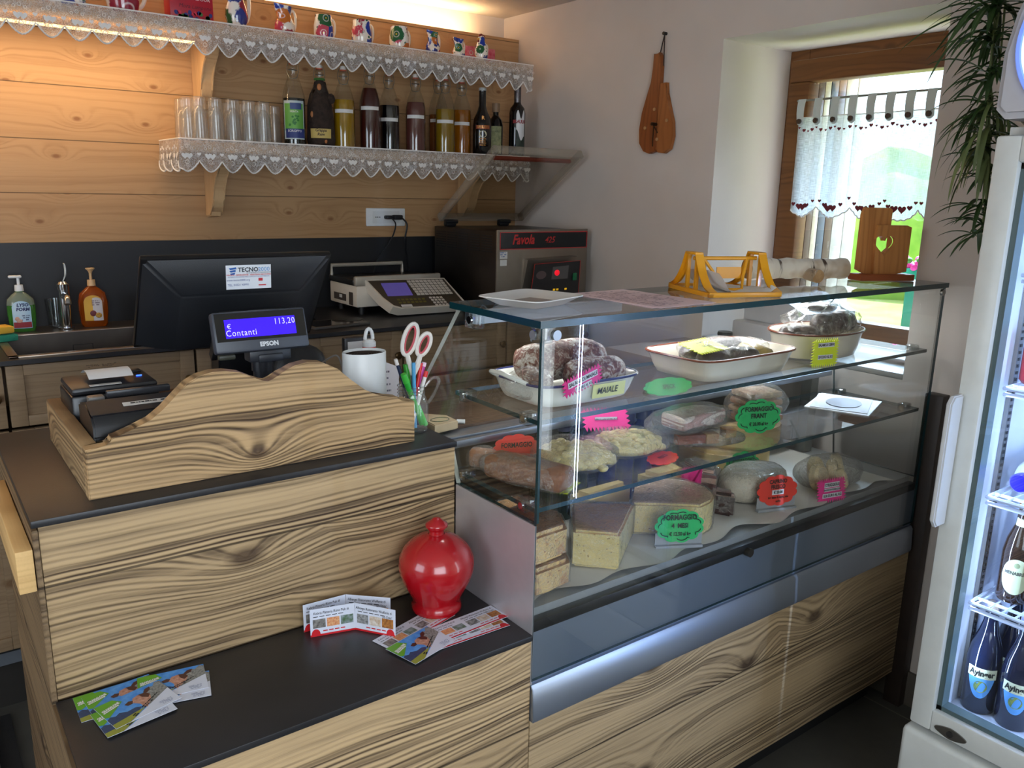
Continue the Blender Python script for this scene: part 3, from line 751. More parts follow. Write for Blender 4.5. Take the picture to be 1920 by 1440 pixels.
lettering('Grappa\nRum', .014, M('brown_ink', (52, 32, 18), .6), t, (0, 0, .055), cyl=.0538, shear=.2, bold=.0004)
MB().tube([(.017 * math.cos(i * PI / 8), .017 * math.sin(i * PI / 8), .243) for i in range(16)], .004, 6, closed=True).build('green_ribbon', M('ribbon_green', (58, 110, 44), .6), t)
# cream liqueur, small bottle, bitter
DKG = M('black_glass', (12, 12, 14), .06, coat=.5)
def dark_bottle(name, label, px, y, ptop, prof, rz=0.):
    top = at(px, ptop, 'y', y); h = top.z - 1.66
    t = thing(name, label, 'bottle', (top.x, y, 1.66), face_cam((top.x, y), rz)); MB().lathe([(r_, z_ * h) for r_, z_ in prof], seg=32).build('glass', DKG, t, 30); return t, h
t, h = dark_bottle('liqueur_bottle', 'black cream liqueur bottle with a gold arched label', 905, 2.955, 165, [(0, 0), (.036, 0), (.039, .02), (.039, .45), (.036, .55), (.022, .66), (.015, .74), (.0145, .97), (.0155, 1.0), (0, 1.0)], .05)
GOLD = M('gold_print', (190, 128, 62), .3, .5)
MB().lathe([(.0394, h * .40), (.0394, h * .455)], seg=14, a0=-PI / 2 - .75, a1=-PI / 2 + .85).build('label_arch', M('label_rust', (150, 66, 40), .4), t)
lettering('BAILEYS', .015, GOLD, t, (.05, 0, h * .428), cyl=.0399, bold=.0005)
oval = MB(); 
def onc(rr, a, z): return (rr * math.sin(a), -rr * math.cos(a), z)
oval.poly([onc(.0396, .05 + .42 * math.cos(k * PI / 8), h * .325 + .014 * math.sin(k * PI / 8)) for k in range(16)]); oval.build('label_picture', M('cream_print', (206, 196, 160), .5), t)
sc_ = MB()
for k in range(4):
    z = h * (.25 - k * .03); w_ = .4 - .06 * (k % 2); sc_.poly([onc(.0397, -w_ + .05, z), onc(.0397, .05, z), onc(.0397, .05, z + .003), onc(.0397, -w_ + .05, z + .003)]); sc_.poly([onc(.0397, .09, z), onc(.0397, w_, z), onc(.0397, w_, z + .003), onc(.0397, .09, z + .003)])
sc_.build('label_text', GOLD, t)
MB().lathe([(.0158, h * .96), (.0158, h * 1.001), (0, h * 1.003)], seg=20).build('cap_top', M('pale_cap', (170, 172, 168), .4), t)
lettering('R', .02, GOLD, t, (.05, 0, h * .56), cyl=.0365, bold=.0006)
t, h = dark_bottle('spirit_bottle', 'short dark bottle with a pale label behind the cream liqueur', 930, 3.02, 194, [(0, 0), (.030, 0), (.032, .02), (.032, .60), (.026, .70), (.012, .78), (.012, .96), (0, .96)])
MB().lathe([(.0324, h * .08), (.0324, h * .58)], seg=14, a0=-PI / 2 - .9, a1=-PI / 2 + .9).build('label', M('pale_green_label', (176, 176, 132), .7, c2=(120, 130, 92), vs=60), t)
lettering('AMARO', .012, M('dull_ink', (86, 92, 70), .7), t, (0, 0, h * .48), cyl=.0329)
MB().lathe([(.0165, h * .84), (.0165, h * 1.0), (0, h * 1.0)], seg=20).build('stopper', M('cork_cap', (150, 120, 92), .5), t)
t, h = dark_bottle('bitter_bottle', 'tall black bottle with a white mountain label, alone at the shelf end', 971, 2.965, 160, [(0, 0), (.0325, 0), (.035, .02), (.035, .62), (.031, .69), (.018, .74), (.0145, .77), (.0145, 1.0), (0, 1.0)], .0)
MB().lathe([(.0150, h * .76), (.0150, h * .99), (.0, h * 1.003)], seg=20).build('cap', M('silver_cap', (130, 130, 132), .25, .8, c2=(70, 40, 44), vs=40), t)
gl = MB()
NA = 14
gl.grid(lambda u, v: Vector(onc(.0354, -.1 + 1.15 * u, h * (.08 + (.52 + .06 * math.sin(u * 9)) * v))), NA, 2); gl.build('label', M('label_white', (222, 220, 220), .5), t)
gl = MB(); gl.grid(lambda u, v: Vector(onc(.0358, -.1 + 1.15 * u, h * (.05 + (.30 + .05 * math.sin(u * 7 + 1) - .1 * u) * v))), NA, 2); gl.build('label_mountain', M('dark_forest', (56, 68, 56), .6, c2=(24, 26, 24), vs=50), t)
lettering('BRAULIO', .019, M('label_red', (150, 30, 36), .5), t, (.36, 0, h * .50), cyl=.0360, bold=.0008, sx=.8)

# ---------------------------------------------------------------- power outlet and plugs
p = at(722, 407, 'y', YB)
t = thing('wall_outlet', 'white wall socket plate with three outlets in the wood panelling', 'power outlet', (p.x, YB, p.z))
MB().box((0, -.005, 0), (.182, .01, .074), bev=.004).build('cover_plate', WHITEP, t)
MB().box((0, -.0105, 0), (.125, .003, .048), bev=.001).build('socket_row', M('socket_white', (214, 216, 216), .3), t)
h_ = MB()
for i in (-1, 0, 1):
    for k in (-1, 0, 1): h_.cyl((i * .040 + k * .009, -.0125, 0), (i * .040 + k * .009, -.0118, 0), .0026, seg=10)
h_.build('pin_holes', BLACKP, t)
t['label'] = 'white wall socket plate with three outlets in the wood panelling'
sc0 = at(705, 520, 'y', 2.85)
for i, (ox, lb, end) in enumerate(((.0, 'black plug in the middle outlet with a thin cable', (700, 520)), (.040, 'black plug in the right outlet with a thick cable', (768, 515)))):
    t = thing('power_plug', lb, 'plug', (p.x + ox + .004, YB - .012, p.z))
    MB().box((0, -.014, 0), (.034 + i * .008, .028, .016 + i * .004), bev=.005).build('plug_body', BLACKP, t)
    e = at(end[0], end[1], 'y', 3.112) - t.location
    pts = [(.005 + .01 * i, -.026, -.002), (.012 + .014 * i, -.05, -.03), (e.x * .2 + .008, -.045, -.09), (e.x * .75, -.020, e.z * .7), e, e + Vector((0, 0, -.05))]
    MB().tube(interp(pts, 8), .0028 + .0009 * i, 8).build('cable', BLACKP, t)

# ================================================================== BACK WORKTOP, SINK AND WHAT STANDS THERE
WT = 1.045; WF = 2.545
wt = MB()
SX0, SX1, SY0, SY1 = .215, .668, 2.575, 2.975
wt.bb(-2.1, SX0, WF, 3.13, WT - .013, WT); wt.bb(SX1, 2.35, WF, 3.13, WT - .013, WT)
wt.bb(SX0, SX1, WF, SY0, WT - .013, WT); wt.bb(SX0, SX1, SY1, 3.13, WT - .013, WT)
tag(wt.build('worktop', SLAB), 'long dark worktop along the back wall under the wall socket', 'worktop')
sk = thing('sink', 'square steel sink set in the dark worktop at the left', 'sink', ((SX0 + SX1) / 2, (SY0 + SY1) / 2, WT))
a, b_ = (SX1 - SX0) / 2, (SY1 - SY0) / 2; rim = MB(); w_ = .024
for q in ((-a, a, -b_, -b_ + w_), (-a, a, b_ - w_, b_), (-a, -a + w_, -b_, b_), (a - w_, a, -b_, b_)): rim.bb(*q, -.001, .004, bev=.001)
SKS = M('warm_steel', (168, 152, 136), .30, .9, c2=(150, 136, 122), vs=6)
rim.build('rim', SKS, sk)
bs = MB(); ia, ib = a - w_ + .002, b_ - w_ + .002
for q in ((-ia, ia, -ib, -ib + .002), (-ia, ia, ib - .002, ib), (-ia, -ia + .002, -ib, ib), (ia - .002, ia, -ib, ib)): bs.bb(*q, -.18, 0)
bs.bb(-ia, ia, -ib, ib, -.182, -.18); bs.build('basin', M('dull_steel', (120, 112, 104), .38, .85, c2=(104, 97, 90), vs=9), sk)
ovf = MB()
for q in ((-.014, -.012, 0, .022), (.044, .046, 0, .022), (-.014, .046, 0, .002), (-.014, .046, .020, .022)): ovf.bb(q[0], q[1], ib - .004, ib - .002, -.062 + q[2], -.062 + q[3])
ovf.build('overflow', M('overflow_dark', (42, 38, 36), .5), sk)
# base cabinets
ks = MB().bb(-2.1, 2.33, WF + .06, 3.12, 0, .17).build('plinth_core', M('dark_recess', (38, 34, 30), .8)); tag(ks, 'dark plinth under the back row of cabinets', 'plinth'); ks.name = 'cabinet_plinth'
tag(MB().bb(-2.1, 2.33, WF + .045, WF + .055, .140, .178).build('kickboard', ALU), 'aluminium kickboard under the back cabinets at the left edge', 'kickboard')
seams = [-1.4, -.86, at(25, 693, 'y', 2.54).x - .02, at(372, 657, 'y', 2.54).x, at(765, 617, 'y', 2.54).x, 2.33]
seams = seams[:4] + [(seams[3] + seams[4]) / 2 + .0, seams[4], 1.9, 2.33]
BRASS = M('aged_brass', (96, 74, 46), .35, .8)
for i in range(len(seams) - 1):
    x0, x1 = seams[i] + .004, seams[i + 1] - .004; wd = x1 - x0
    lbs = ['leftmost panelled base cabinet, off behind the counter', 'panelled base cabinet left of the sink cabinet', 'panelled base cabinet under the sink', 'panelled cabinet behind the customer display', 'panelled cabinet behind the heart-topped box, left of the scissors', 'panelled base cabinet seen behind the scissors', 'panelled base cabinet under the vacuum packer']
    t = thing('base_cabinet', lbs[i], 'cabinet', ((x0 + x1) / 2, WF + .03, .186), 0, 'base cabinets along the back wall')
    MB().bb(-wd / 2, wd / 2, .024, .55, 0, .60 if i in (1, 2, 3) else .843).build('carcass', CABWOOD, t)
    for nm, z0, z1 in (('drawer', .665, .838), ('door', .004, .655)):
        f = MB(); fr = .055 if nm == 'door' else .042
        for q in ((-wd / 2, -wd / 2 + fr, z0, z1), (wd / 2 - fr, wd / 2, z0, z1), (-wd / 2 + fr, wd / 2 - fr, z0, z0 + fr * .7), (-wd / 2 + fr, wd / 2 - fr, z1 - fr * .7, z1)): f.bb(q[0], q[1], 0, .022, q[2], q[3], bev=.002)
        f.bb(-wd / 2 + fr, wd / 2 - fr, .010, .022, z0 + fr * .7, z1 - fr * .7)
        o = f.build(nm, CABWOOD, t)
        kx = 0 if nm == 'drawer' else wd / 2 - .028
        if nm == 'drawer': kx = wd / 2 - .024
        MB().lathe([(0, 0), (.006, 0), (.006, .010), (.013, .014), (.014, .020), (.009, .025), (0, .026)], seg=20).build('knob', BRASS, o, loc=(kx, 0, (z0 + z1) / 2 if nm == 'drawer' else z1 - .08), rot=(PI / 2, 0, 0))

def soap(label, px, body, dy, sc, cap, lab, ptop, rzx=0.):
    b0 = at(px, 615, 'y', dy); t = thing('soap_bottle', label, 'soap dispenser', (b0.x, dy, WT), face_cam((b0.x, dy), rzx))
    prof = [(0, 0), (.034, 0), (.038, .01), (.042, .06), (.042, .09), (.036, .12), (.020, .138), (.012, .145), (.011, .15), (0, .15)]
    MB().lathe([(r * sc[0], z * sc[1]) for r, z in prof], seg=36, sy=.6).build('body', body, t)
    H0 = .147 * sc[1]
    MB().cyl((0, 0, H0), (0, 0, H0 + .020), .013, .012, 20).build('collar', cap, t)
    p_ = MB().cyl((0, 0, H0 + .02), (0, 0, H0 + .042), .0045, seg=12)
    if lab == 'g': p_.box((-.008, 0, H0 + .046), (.038, .014, .009), bev=.004)
    else: p_.lathe([(.004, H0 + .04), (.007, H0 + .048), (.014, H0 + .056), (.014, H0 + .059), (0, H0 + .058)], seg=16)
    p_.build('pump', cap, t)
    return t, H0
GS = M('green_soap', (70, 150, 50), .12, c2=(92, 160, 70), vs=4, trans=.5)
t, h = soap('green hand soap bottle with a white pump behind the sink', 44, GS, 3.055, (.95, .88), WHITEP, 'g', 0)
MB().lathe([(.0401, .085), (.0372, .104), (.022, .1195), (.013, .127)], seg=36, sy=.6).build('clear_shoulder', glassy('pale_clear', (.75, .80, .74), .06, film=(150, 160, 150), fs=.5), t)
def flatlab(parent, name, mat, w, h, z0, y, r=.008, arch=False):
    P = [(-w / 2, 0), (w / 2, 0)]
    if arch: P += [(w / 2 * math.cos(a * PI / 12), h - w * .45 + w * .45 * math.sin(a * PI / 12)) for a in range(13)]
    else: P += [(w / 2, h), (-w / 2, h)]
    mb = MB(); n = 12
    # gently curved label following the flat oval body
    for k in range(n):
        a0_, a1_ = -w / 2 + w * k / n, -w / 2 + w * (k + 1) / n
        def top(x):
            if not arch: return h
            q = min(1, abs(x) / (w / 2)); return h - w * .38 * (1 - math.sqrt(max(0, 1 - q * q)))
        def yy(x): return y + .25 * x * x / .04
        mb.poly([(a0_, yy(a0_), z0), (a1_, yy(a1_), z0), (a1_, yy(a1_), z0 + top(a1_)), (a0_, yy(a0_), z0 + top(a0_))])
    return mb.build(name, mat, parent, norm=False)
flatlab(t, 'label', M('label_ice', (196, 214, 226), .5, c2=(150, 196, 226), vs=18), .052, .088, .012, -.0262, arch=True)
flatlab(t, 'label_band', M('label_crimson', (150, 36, 44), .5), .050, .018, .014, -.0268)
lettering('LYSO\nFORM', .014, M('navy_ink', (26, 40, 96), .5), t, (.004, -.0272, .080), bold=.0006, shear=.15)
scribble(MB(), (-.0, -.0268, .036), (1, 0, 0), (0, 0, 1), .022, .02, 3, seed=4).build('small_print', M('navy_ink', (26, 40, 96), .5), t)
MB().ball((-.014, -.0262, .043), (.007, .0015, .007), 10).ball((-.008, -.0262, .036), (.009, .0015, .006), 10).build('picture', M('skin_print', (204, 160, 140), .5), t)
OS = M('amber_soap', (196, 96, 22), .08, c2=(176, 80, 16), vs=5, trans=.55)
t, h = soap('amber hand soap bottle with a cream pump and passion fruit label', 179, OS, 3.055, (1.07, .93), M('cream_plastic', (214, 176, 128), .4), 'o', 0)
flatlab(t, 'label', M('label_yellow', (226, 172, 54), .5), .056, .085, .022, -.0290, arch=True)
flatlab(t, 'label_panel', M('label_pale', (214, 206, 206), .5), .036, .078, .022, -.0297, arch=True).location.x = .009
fr_ = MB(); fr_.ball((-.002, -.0305, .047), (.010, .002, .010), 14); fr_.build('fruit_picture', M('passion_purple', (110, 40, 46), .5), t)
fr_ = MB(); fr_.ball((.014, -.0315, .040), (.010, .0015, .009), 14); fr_.build('fruit_cut', M('passion_yellow', (220, 170, 40), .5, c2=(120, 70, 30), vs=260), t)
scribble(MB(), (-.004, -.0302, .072), (1, 0, 0), (0, 0, 1), .026, .02, 3, seed=6).build('small_print', M('grey_ink', (110, 90, 100), .6), t)
# tap
p = at(123, 600, 'y', 3.03)
t = thing('tap', 'slim chrome mixer tap with an upright lever behind the sink', 'tap', (p.x, 3.02, WT))
b2 = MB(); b2.cyl((0, 0, 0), (0, 0, .008), .024, seg=24); b2.cyl((0, 0, .005), (.002, 0, .14), .015, .017, 24); b2.lathe([(.018, .132), (.019, .15), (.012, .158), (0, .158)], seg=20); b2.build('tap_body', CHROME, t)
MB().tube(interp([(0, -.01, .11), (-.004, -.06, .12), (-.008, -.12, .118), (-.01, -.135, .10)], 5), .010, 12).build('spout', CHROME, t)
MB().tube(interp([(.002, 0, .155), (.010, .002, .175), (.012, .004, .20), (.010, .004, .218)], 5), [.004] * 15 + [.0065], 8).build('lever', CHROME, t)
x = at(106, 600, 'y', 3.07).x
t = thing('tumbler', 'clear ribbed glass standing beside the tap', 'glass', (x, 3.085, WT))
MB().lathe([(0, .002), (.022, .002), (.028, .095), (.0265, .095), (.021, .008), (0, .008)], seg=24).build('glass_wall', THIN, t)
# sponge cloth on the rim
sp = at(2, 632, 'z', WT + .01)
t = thing('sponge', 'green and yellow scouring sponge on the sink rim, cut by the left edge', 'sponge', (sp.x - .01, sp.y - .04, WT + .004), .3)
MB().box((0, 0, .011), (.09, .06, .022), bev=.006).build('green_layer', M('teal_sponge', (44, 140, 112), .95, bump=.6, bs=300), t)
MB().box((-.005, 0, .035), (.085, .055, .022), bev=.006).build('yellow_layer', M('yellow_sponge', (224, 176, 60), .95, bump=.6, bs=300), t)
# dark box left of the monitor
t = thing('storage_crate', 'dark brown open crate against the backsplash left of the monitor', 'crate', (.775, 3.03, WT))
cr = MB()
for q in ((-.09, .09, -.08, -.07), (-.09, .09, .07, .08), (-.09, -.08, -.08, .08), (.08, .09, -.08, .08)): cr.bb(*q, 0, .105, bev=.002)
cr.bb(-.09, .09, -.08, .08, 0, .008); cr.build('crate_sides', M('dark_walnut', (44, 28, 24), .5), t)
t = thing('wooden_spoon', 'pale wooden spoon end sticking out of the dark crate', 'utensil', (.74, 3.03, WT + .01))
MB().tube([(0, 0, 0), (.03, 0, .12)], .006, 8).ball((.034, 0, .135), (.014, .008, .018), 12).build('spoon', M('pale_beech', (196, 160, 116), .6), t)
# wedge-shaped counter board / perspex stand and tablet right of the monitor
t = thing('card_stand', 'tilted clear brochure stand right of the monitor on the worktop', 'stand', (1.13, 2.86, WT), .5)
MB().box((0, 0, .055), (.12, .004, .13), Matrix.Rotation(-.5, 3, 'X')).build('panel', glassy('smoked_sheet', (.5, .48, .45), .08, .1), t)
MB().box((0, -.02, .002), (.12, .09, .004)).build('foot', glassy('smoked_sheet', (.5, .48, .45), .08, .1), t)
MB().box((-.02, .02, .035), (.03, .03, .07), bev=.003).build('leaflet', M('ochre_card', (196, 146, 54), .6), t)
t = thing('tablet', 'dark flat tablet lying on the worktop beside the scale', 'tablet', (1.22, 2.68, WT), .08)
MB().bb(-.11, .11, -.06, .07, 0, .010, bev=.003).build('shell', M('grey_shell', (70, 66, 62), .35), t)
MB().bb(-.10, .07, -.05, .06, .010, .0108).build('screen', M('dark_screen', (26, 24, 24), .12), t)
MB().lathe([(0, .012), (.045, .012), (.05, .008)], (.07, .03, 0), 24, sx=1.3).build('dial', BLACKP, t)

# ---------------------------------------------------------------- scale
t = thing('weighing_scale', 'white price-computing shop scale with a sloping keypad', 'scale', (1.575, 2.85, WT), 0)
CRM = M('cream_casing', (216, 206, 190), .4)
b1 = MB(); b1.bb(-.185, .19, .0, .24, .03, .112, bev=.006); b1.build('body', CRM, t)
ft = MB()
for x in (-.15, .15):
    for y in (.03, .21): ft.cyl((x, y, 0), (x, y, .03), .012, seg=14)
ft.build('foot', BLACKP, t, each=True)
MB().bb(-.19, .19, .02, .24, .112, .135, bev=.004).build('platter', M('dark_platter', (34, 31, 29), .3), t)
MB().bb(-.188, .19, .0, .022, .112, .148, bev=.006).build('front_rail', M('platter_rail', (176, 168, 154), .35, .3), t)
MB().tube([(-.18, .230, .13), (-.18, .232, .172), (.14, .232, .172), (.14, .230, .13)], .008, 8).build('back_rail', M('platter_rail', (176, 168, 154), .35, .3), t)
# sloping console, one flat face
A = Vector((-.150, -.005, .135)); U = Vector((1, 0, -.02)).normalized(); Vd = Vector((-.05, .80, .60)); Vd = (Vd - U * Vd.dot(U)).normalized(); Nf = U.cross(Vd)
if Nf.y > 0: Nf = -Nf
def cons(u, v, l=.001): return A + U * u - Vd * v + Nf * l
P = [cons(0, 0, 0), cons(.352, 0, 0), cons(.385, .150, 0), cons(.375, .160, 0), cons(.085, .162, 0), cons(.055, .148, 0), cons(.028, .10, 0)]
cs_ = MB(); lo = [Vector((p_.x, p_.y + .03, max(.003, p_.z - .03))) for p_ in P]; cs_.poly(P); cs_.poly(lo[::-1])
for i in range(7): j = (i + 1) % 7; cs_.poly([P[i], P[j], lo[j], lo[i]])
bmesh.ops.remove_doubles(cs_.b, verts=cs_.b.verts, dist=1e-5)
cs_.build('console', CRM, t)
def crect(mb, u0, u1, v0, v1, l=.001, m=0): mb.poly([cons(u0, v0, l), cons(u0, v1, l), cons(u1, v1, l), cons(u1, v0, l)], m)
cp = MB(); cp.poly([cons(.007, .006), cons(.034, .098), cons(.060, .143), cons(.088, .156), cons(.374, .154), cons(.346, .006)]); cp.build('console_face', M('dark_olive', (70, 60, 48), .4), t)
MC_ = M('lcd_violet', (96, 84, 150), .2, emit=.25, ecol=(96, 84, 170)); mb = MB(); crect(mb, .055, .165, .022, .095, .002); mb.build('screen', MC_, t)
mb = MB()
for r in range(6):
    for c in range(9): crect(mb, .172 + c * .0185 + r * .002, .172 + c * .0185 + .016 + r * .002, .012 + r * .0145, .012 + r * .0145 + .0125, .003)
for r in range(4):
    for c in range(4): crect(mb, .228 + c * .016 + r * .003, .228 + c * .016 + .012 + r * .003, .108 + r * .0135, .108 + r * .0135 + .010, .003)
mb.build('keypad', M('key_white', (206, 196, 184), .5), t)
mb = MB()
for r in range(2):
    for c in range(7): crect(mb, .085 + c * .018, .085 + c * .018 + .013, .112 + r * .016, .112 + r * .016 + .010, .003)
mb.build('function_keys', M('key_olive', (108, 98, 44), .5), t)
mb = MB(); crect(mb, .088, .135, .145, .158, .004); mb.build('sticker', LBL, t)
mb = MB(); mb.poly([(-.1862, .20, .045), (-.1862, .09, .045), (-.1862, .09, .072), (-.1862, .20, .072)]); mb.poly([(-.1862, .065, .035), (-.1862, .03, .035), (-.1862, .03, .085), (-.1862, .065, .085)]); mb.build('rating_plate', M('plate_dark', (74, 66, 60), .5), t)
MB().poly([(-.1866, .15, .055), (-.1866, .125, .055), (-.1866, .125, .068), (-.1866, .15, .068)]).build('rating_mark', LBL, t)

# ---------------------------------------------------------------- vacuum packer
t = thing('vacuum_packer', 'dark steel vacuum packing machine with its clear lid raised', 'vacuum packer', (2.10, 2.60, WT))
XL, XR, VH, VD = -.238, .222, .325, .46
VS = M('dark_steel', (74, 66, 60), .34, .85, c2=(60, 54, 50), vs=5)  # housing steel, darker than the front panel
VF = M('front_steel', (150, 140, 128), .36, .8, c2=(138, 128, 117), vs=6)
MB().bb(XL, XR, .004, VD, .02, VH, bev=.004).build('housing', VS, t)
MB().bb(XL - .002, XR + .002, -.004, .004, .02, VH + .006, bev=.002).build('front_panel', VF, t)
f_ = MB()
for x in (-.18, .18):
    for y in (.05, .4): f_.cyl((x, y, 0), (x, y, .021), .015, seg=14)
f_.build('foot', BLACKP, t, each=True)
vn = MB()
for r in range(7):
    for c in range(5): vn.bb(XL - .0015, XL, .03 + c * .085, .03 + c * .085 + .07, VH - .022 - r * .010, VH - .018 - r * .010)
vn.build('vent_slots', BLACKP, t)
np_ = MB().bb(XL + .010, XR - .004, -.006, -.004, VH - .068, VH - .004).build('name_plate', M('plate_black', (18, 24, 28), .3), t)
fr2 = MB()
RD = M('red_paint', (190, 44, 44), .4)
for q in ((XL + .010, XR - .004, VH - .070, VH - .067), (XL + .010, XR - .004, VH - .006, VH - .003), (XL + .010, XL + .013, VH - .07, VH - .003), (XR - .007, XR - .004, VH - .07, VH - .003)): fr2.bb(q[0], q[1], -.0072, -.0058, q[2], q[3])
fr2.build('plate_border', RD, np_)
lettering('Favola', .052, RD, np_, (-.115, -.0065, VH - .034), shear=.3, bold=.0014, sx=.82)
lettering('425', .034, RD, np_, (.018, -.0065, VH - .036), shear=.3, bold=.0004)

pc = MB().prism([(-.135, -.06), (.155, -.06), (.145, .0), (.13, .155), (-.125, .148), (-.14, .0)], -.030, (0.02, -.004, .066), (1, 0, 0), (0, -.15, 1)).build('control_console', VF, t)
pf = MB(); 
def cq(x, z, l=.0316): n_ = Vector((0, -1, -.15)).normalized(); return Vector((0.02 + x, -.004, .066)) + Vector((0, -.148, .989)) * z + n_ * l
pf.poly([cq(-.118, -.055), cq(.14, -.055), cq(.122, .147), cq(-.114, .140)]); pf.build('control_face', M('panel_charcoal', (40, 40, 42), .4), pc)
fb_ = MB(); L_ = [cq(-.118, -.055, .0322), cq(.14, -.055, .0322), cq(.122, .147, .0322), cq(-.114, .140, .0322)]; fb_.tube(L_, .0015, 4, closed=True); fb_.build('console_border', RD, pc)
mb = MB(); mb.poly([cq(-.02, .075, .0325), cq(.065, .075, .0325), cq(.063, .130, .0325), cq(-.02, .126, .0325)]); mb.build('switch_plate', M('plate_grey', (92, 90, 90), .4), pc)
MB().ball(cq(.004, .102, .034), (.013, .004, .012), 14).build('red_lamp', M('lamp_red', (220, 20, 40), .3, emit=.8, ecol=(220, 20, 40)), pc)
MB().box(cq(.100, .082, .035), (.020, .006, .030), bev=.002).build('green_switch', M('switch_green', (30, 110, 70), .3), pc)
mb = MB(); mb.poly([cq(-.075 + .026 * math.cos(k * PI / 8), .095 + .017 * math.sin(k * PI / 8), .0325) for k in range(16)]); mb.build('maker_badge', M('badge_grey', (96, 80, 80), .4), pc)
mb = MB()
for u0 in (-.005, .012, .056): mb.poly([cq(u0, .028, .0325), cq(u0 + .012, .028, .0325), cq(u0 + .012, .036, .0325), cq(u0, .036, .0325)])
mb.build('yellow_digits', M('digit_yellow', (200, 160, 30), .4, emit=.5, ecol=(220, 170, 30)), pc)
mb = MB(); mb.poly([(XL + .012, -.0045, VH - .105), (XL + .048, -.0045, VH - .105), (XL + .048, -.0045, VH - .078), (XL + .012, -.0045, VH - .078)]); mb.poly([(XL + .014, -.0045, VH - .132), (XL + .046, -.0045, VH - .132), (XL + .046, -.0045, VH - .109), (XL + .014, -.0045, VH - .109)]); mb.build('service_sticker', LBL, t)
scribble(MB(), (XL + .014, -.0046, VH - .10), (1, 0, 0), (0, 0, 1), .032, .022, 3, seed=3).build('sticker_print', M('blue_ink', (60, 90, 150), .5), t)
# raised lid
A = at(808, 412, 'y', 3.02) - t.location; B = at(962, 398, 'y', 3.02) - t.location
C = at(905, 284, 'y', 2.62) - t.location; D = at(1086, 293, 'y', 2.62) - t.location
A.z = B.z = VH + .02; A.x, B.x, C.x, D.x = XL + .005, XR - .01, XL + .0, XR - .005; C.z = D.z = (C.z + D.z) / 2; A.y = B.y = .43; C.y = D.y = .02
LIDM = glassy('lid_plastic', (.93, .91, .88), .06, .10, film=(196, 188, 174), fs=.22)
ul = (B - A).normalized(); vl_ = (C - A).normalized(); nl = ul.cross(vl_)
ll = (C - A).length; wl_ = (B - A).length; ft_ = MB()
def lp(u, v, n=0): return A + ul * u + vl_ * v + nl * n
for (u0, u1, v0, v1) in ((0, .018, 0, ll), (wl_ - .018, wl_, 0, ll), (0, wl_, 0, .018), (0, wl_, ll - .018, ll)):
    ft_.box(lp((u0 + u1) / 2, (v0 + v1) / 2, -.016), (u1 - u0, v1 - v0, .032), Matrix((ul, vl_, nl)).transposed(), bev=.003)
lid = ft_.build('lid_frame', LIDM, t)
MB().box(lp(wl_ / 2, ll / 2, -.003), (wl_ - .03, ll - .03, .005), Matrix((ul, vl_, nl)).transposed()).build('lid_window', glassy('lid_clear', (.90, .89, .87), .06), lid)
MB().box(lp(wl_ / 2, ll - .055, -.014), (wl_ - .06, .014, .014), Matrix((ul, vl_, nl)).transposed(), bev=.003).build('seal_bar', M('rust_silicone', (150, 62, 44), .5), lid)
hg = MB()
for x in (XL + .06, XR - .12): hg.box((x, .43, VH + .015), (.05, .03, .03), bev=.006); hg.cyl((x - .03, .42, VH + .02), (x + .03, .42, VH + .02), .009, seg=12)
hg.build('hinge', BLACKP, t)

# ================================================================== CASH COUNTER
CZ, CY, CX0, CX1, CYB = 1.015, 1.37, .122, .886, 1.91
LZ, LY = .70, 1.10
t = thing('cash_counter', 'brushed old-wood cash counter with a lower front ledge', 'counter', (CX0, CY, 0))
ox, oy = CX0, CY
MB().bb(.004, CX1 - ox - .001, .003, .03, LZ, CZ - .012, bev=.001).build('front_board', OLDWOOD, t)
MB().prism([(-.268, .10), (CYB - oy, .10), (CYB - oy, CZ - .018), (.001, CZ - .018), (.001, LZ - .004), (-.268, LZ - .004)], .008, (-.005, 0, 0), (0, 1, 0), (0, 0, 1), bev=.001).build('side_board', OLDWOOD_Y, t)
MB().bb(.004, CX1 - ox - .001, LY - oy, LY - oy + .02, .10, LZ - .012, bev=.001).build('lower_front_board', OLDWOOD, t)
MB().bb(.004, CX1 - ox - .002, .03, CYB - oy - .02, .10, CZ - .013).build('carcass', CABWOOD, t)
MB().bb(.004, CX1 - ox - .002, LY - oy + .02, .003, .12, LZ - .013).build('ledge_core', CABWOOD, t)
MB().bb(-.006, CX1 - ox - .001, -.006, CYB - oy, CZ - .012, CZ, bev=.0015).build('counter_top', SLAB, t)
MB().bb(.0, CX1 - ox - .001, LY - oy - .004, .002, LZ - .012, LZ, bev=.0015).build('ledge_top', SLAB, t)
MB().bb(.03, CX1 - ox, LY - oy + .06, LY - oy + .08, 0, .10).build('plinth', M('black_plinth', (18, 18, 18), .7), t)
# loose pale beam screwed to the side, dark step and strip behind the counter
p = at(65, 1112, 'y', 1.37)
tag(MB().bb(.0915, .1155, 1.372, 1.75, .897, .967, bev=.0015).build('handrail_beam', wood('fresh_pine', (226, 186, 126), (186, 140, 84), 'y', 'z', 0, 0, 90, .6, .2, .6, .6, .1, 2., .1, 2., 3.)), 'pale square pine beam fixed along the left side of the counter', 'wooden beam')
tag(MB().bb(-1.6, CX0 - .012, 1.0, 2.54, .0, .012).build('floor_mat', M('black_mat', (20, 19, 19), .8, c2=(28, 26, 25), vs=40, bump=.3)), 'black mat on the floor behind the counter', 'mat')
tag(MB().bb(.015, .062, 1.0, 2.50, .014, .030, bev=.002).build('floor_batten', M('grey_batten', (124, 116, 104), .6, c2=(104, 96, 86), vs=7)), 'grey-brown batten lying on the black mat left of the counter', 'batten')

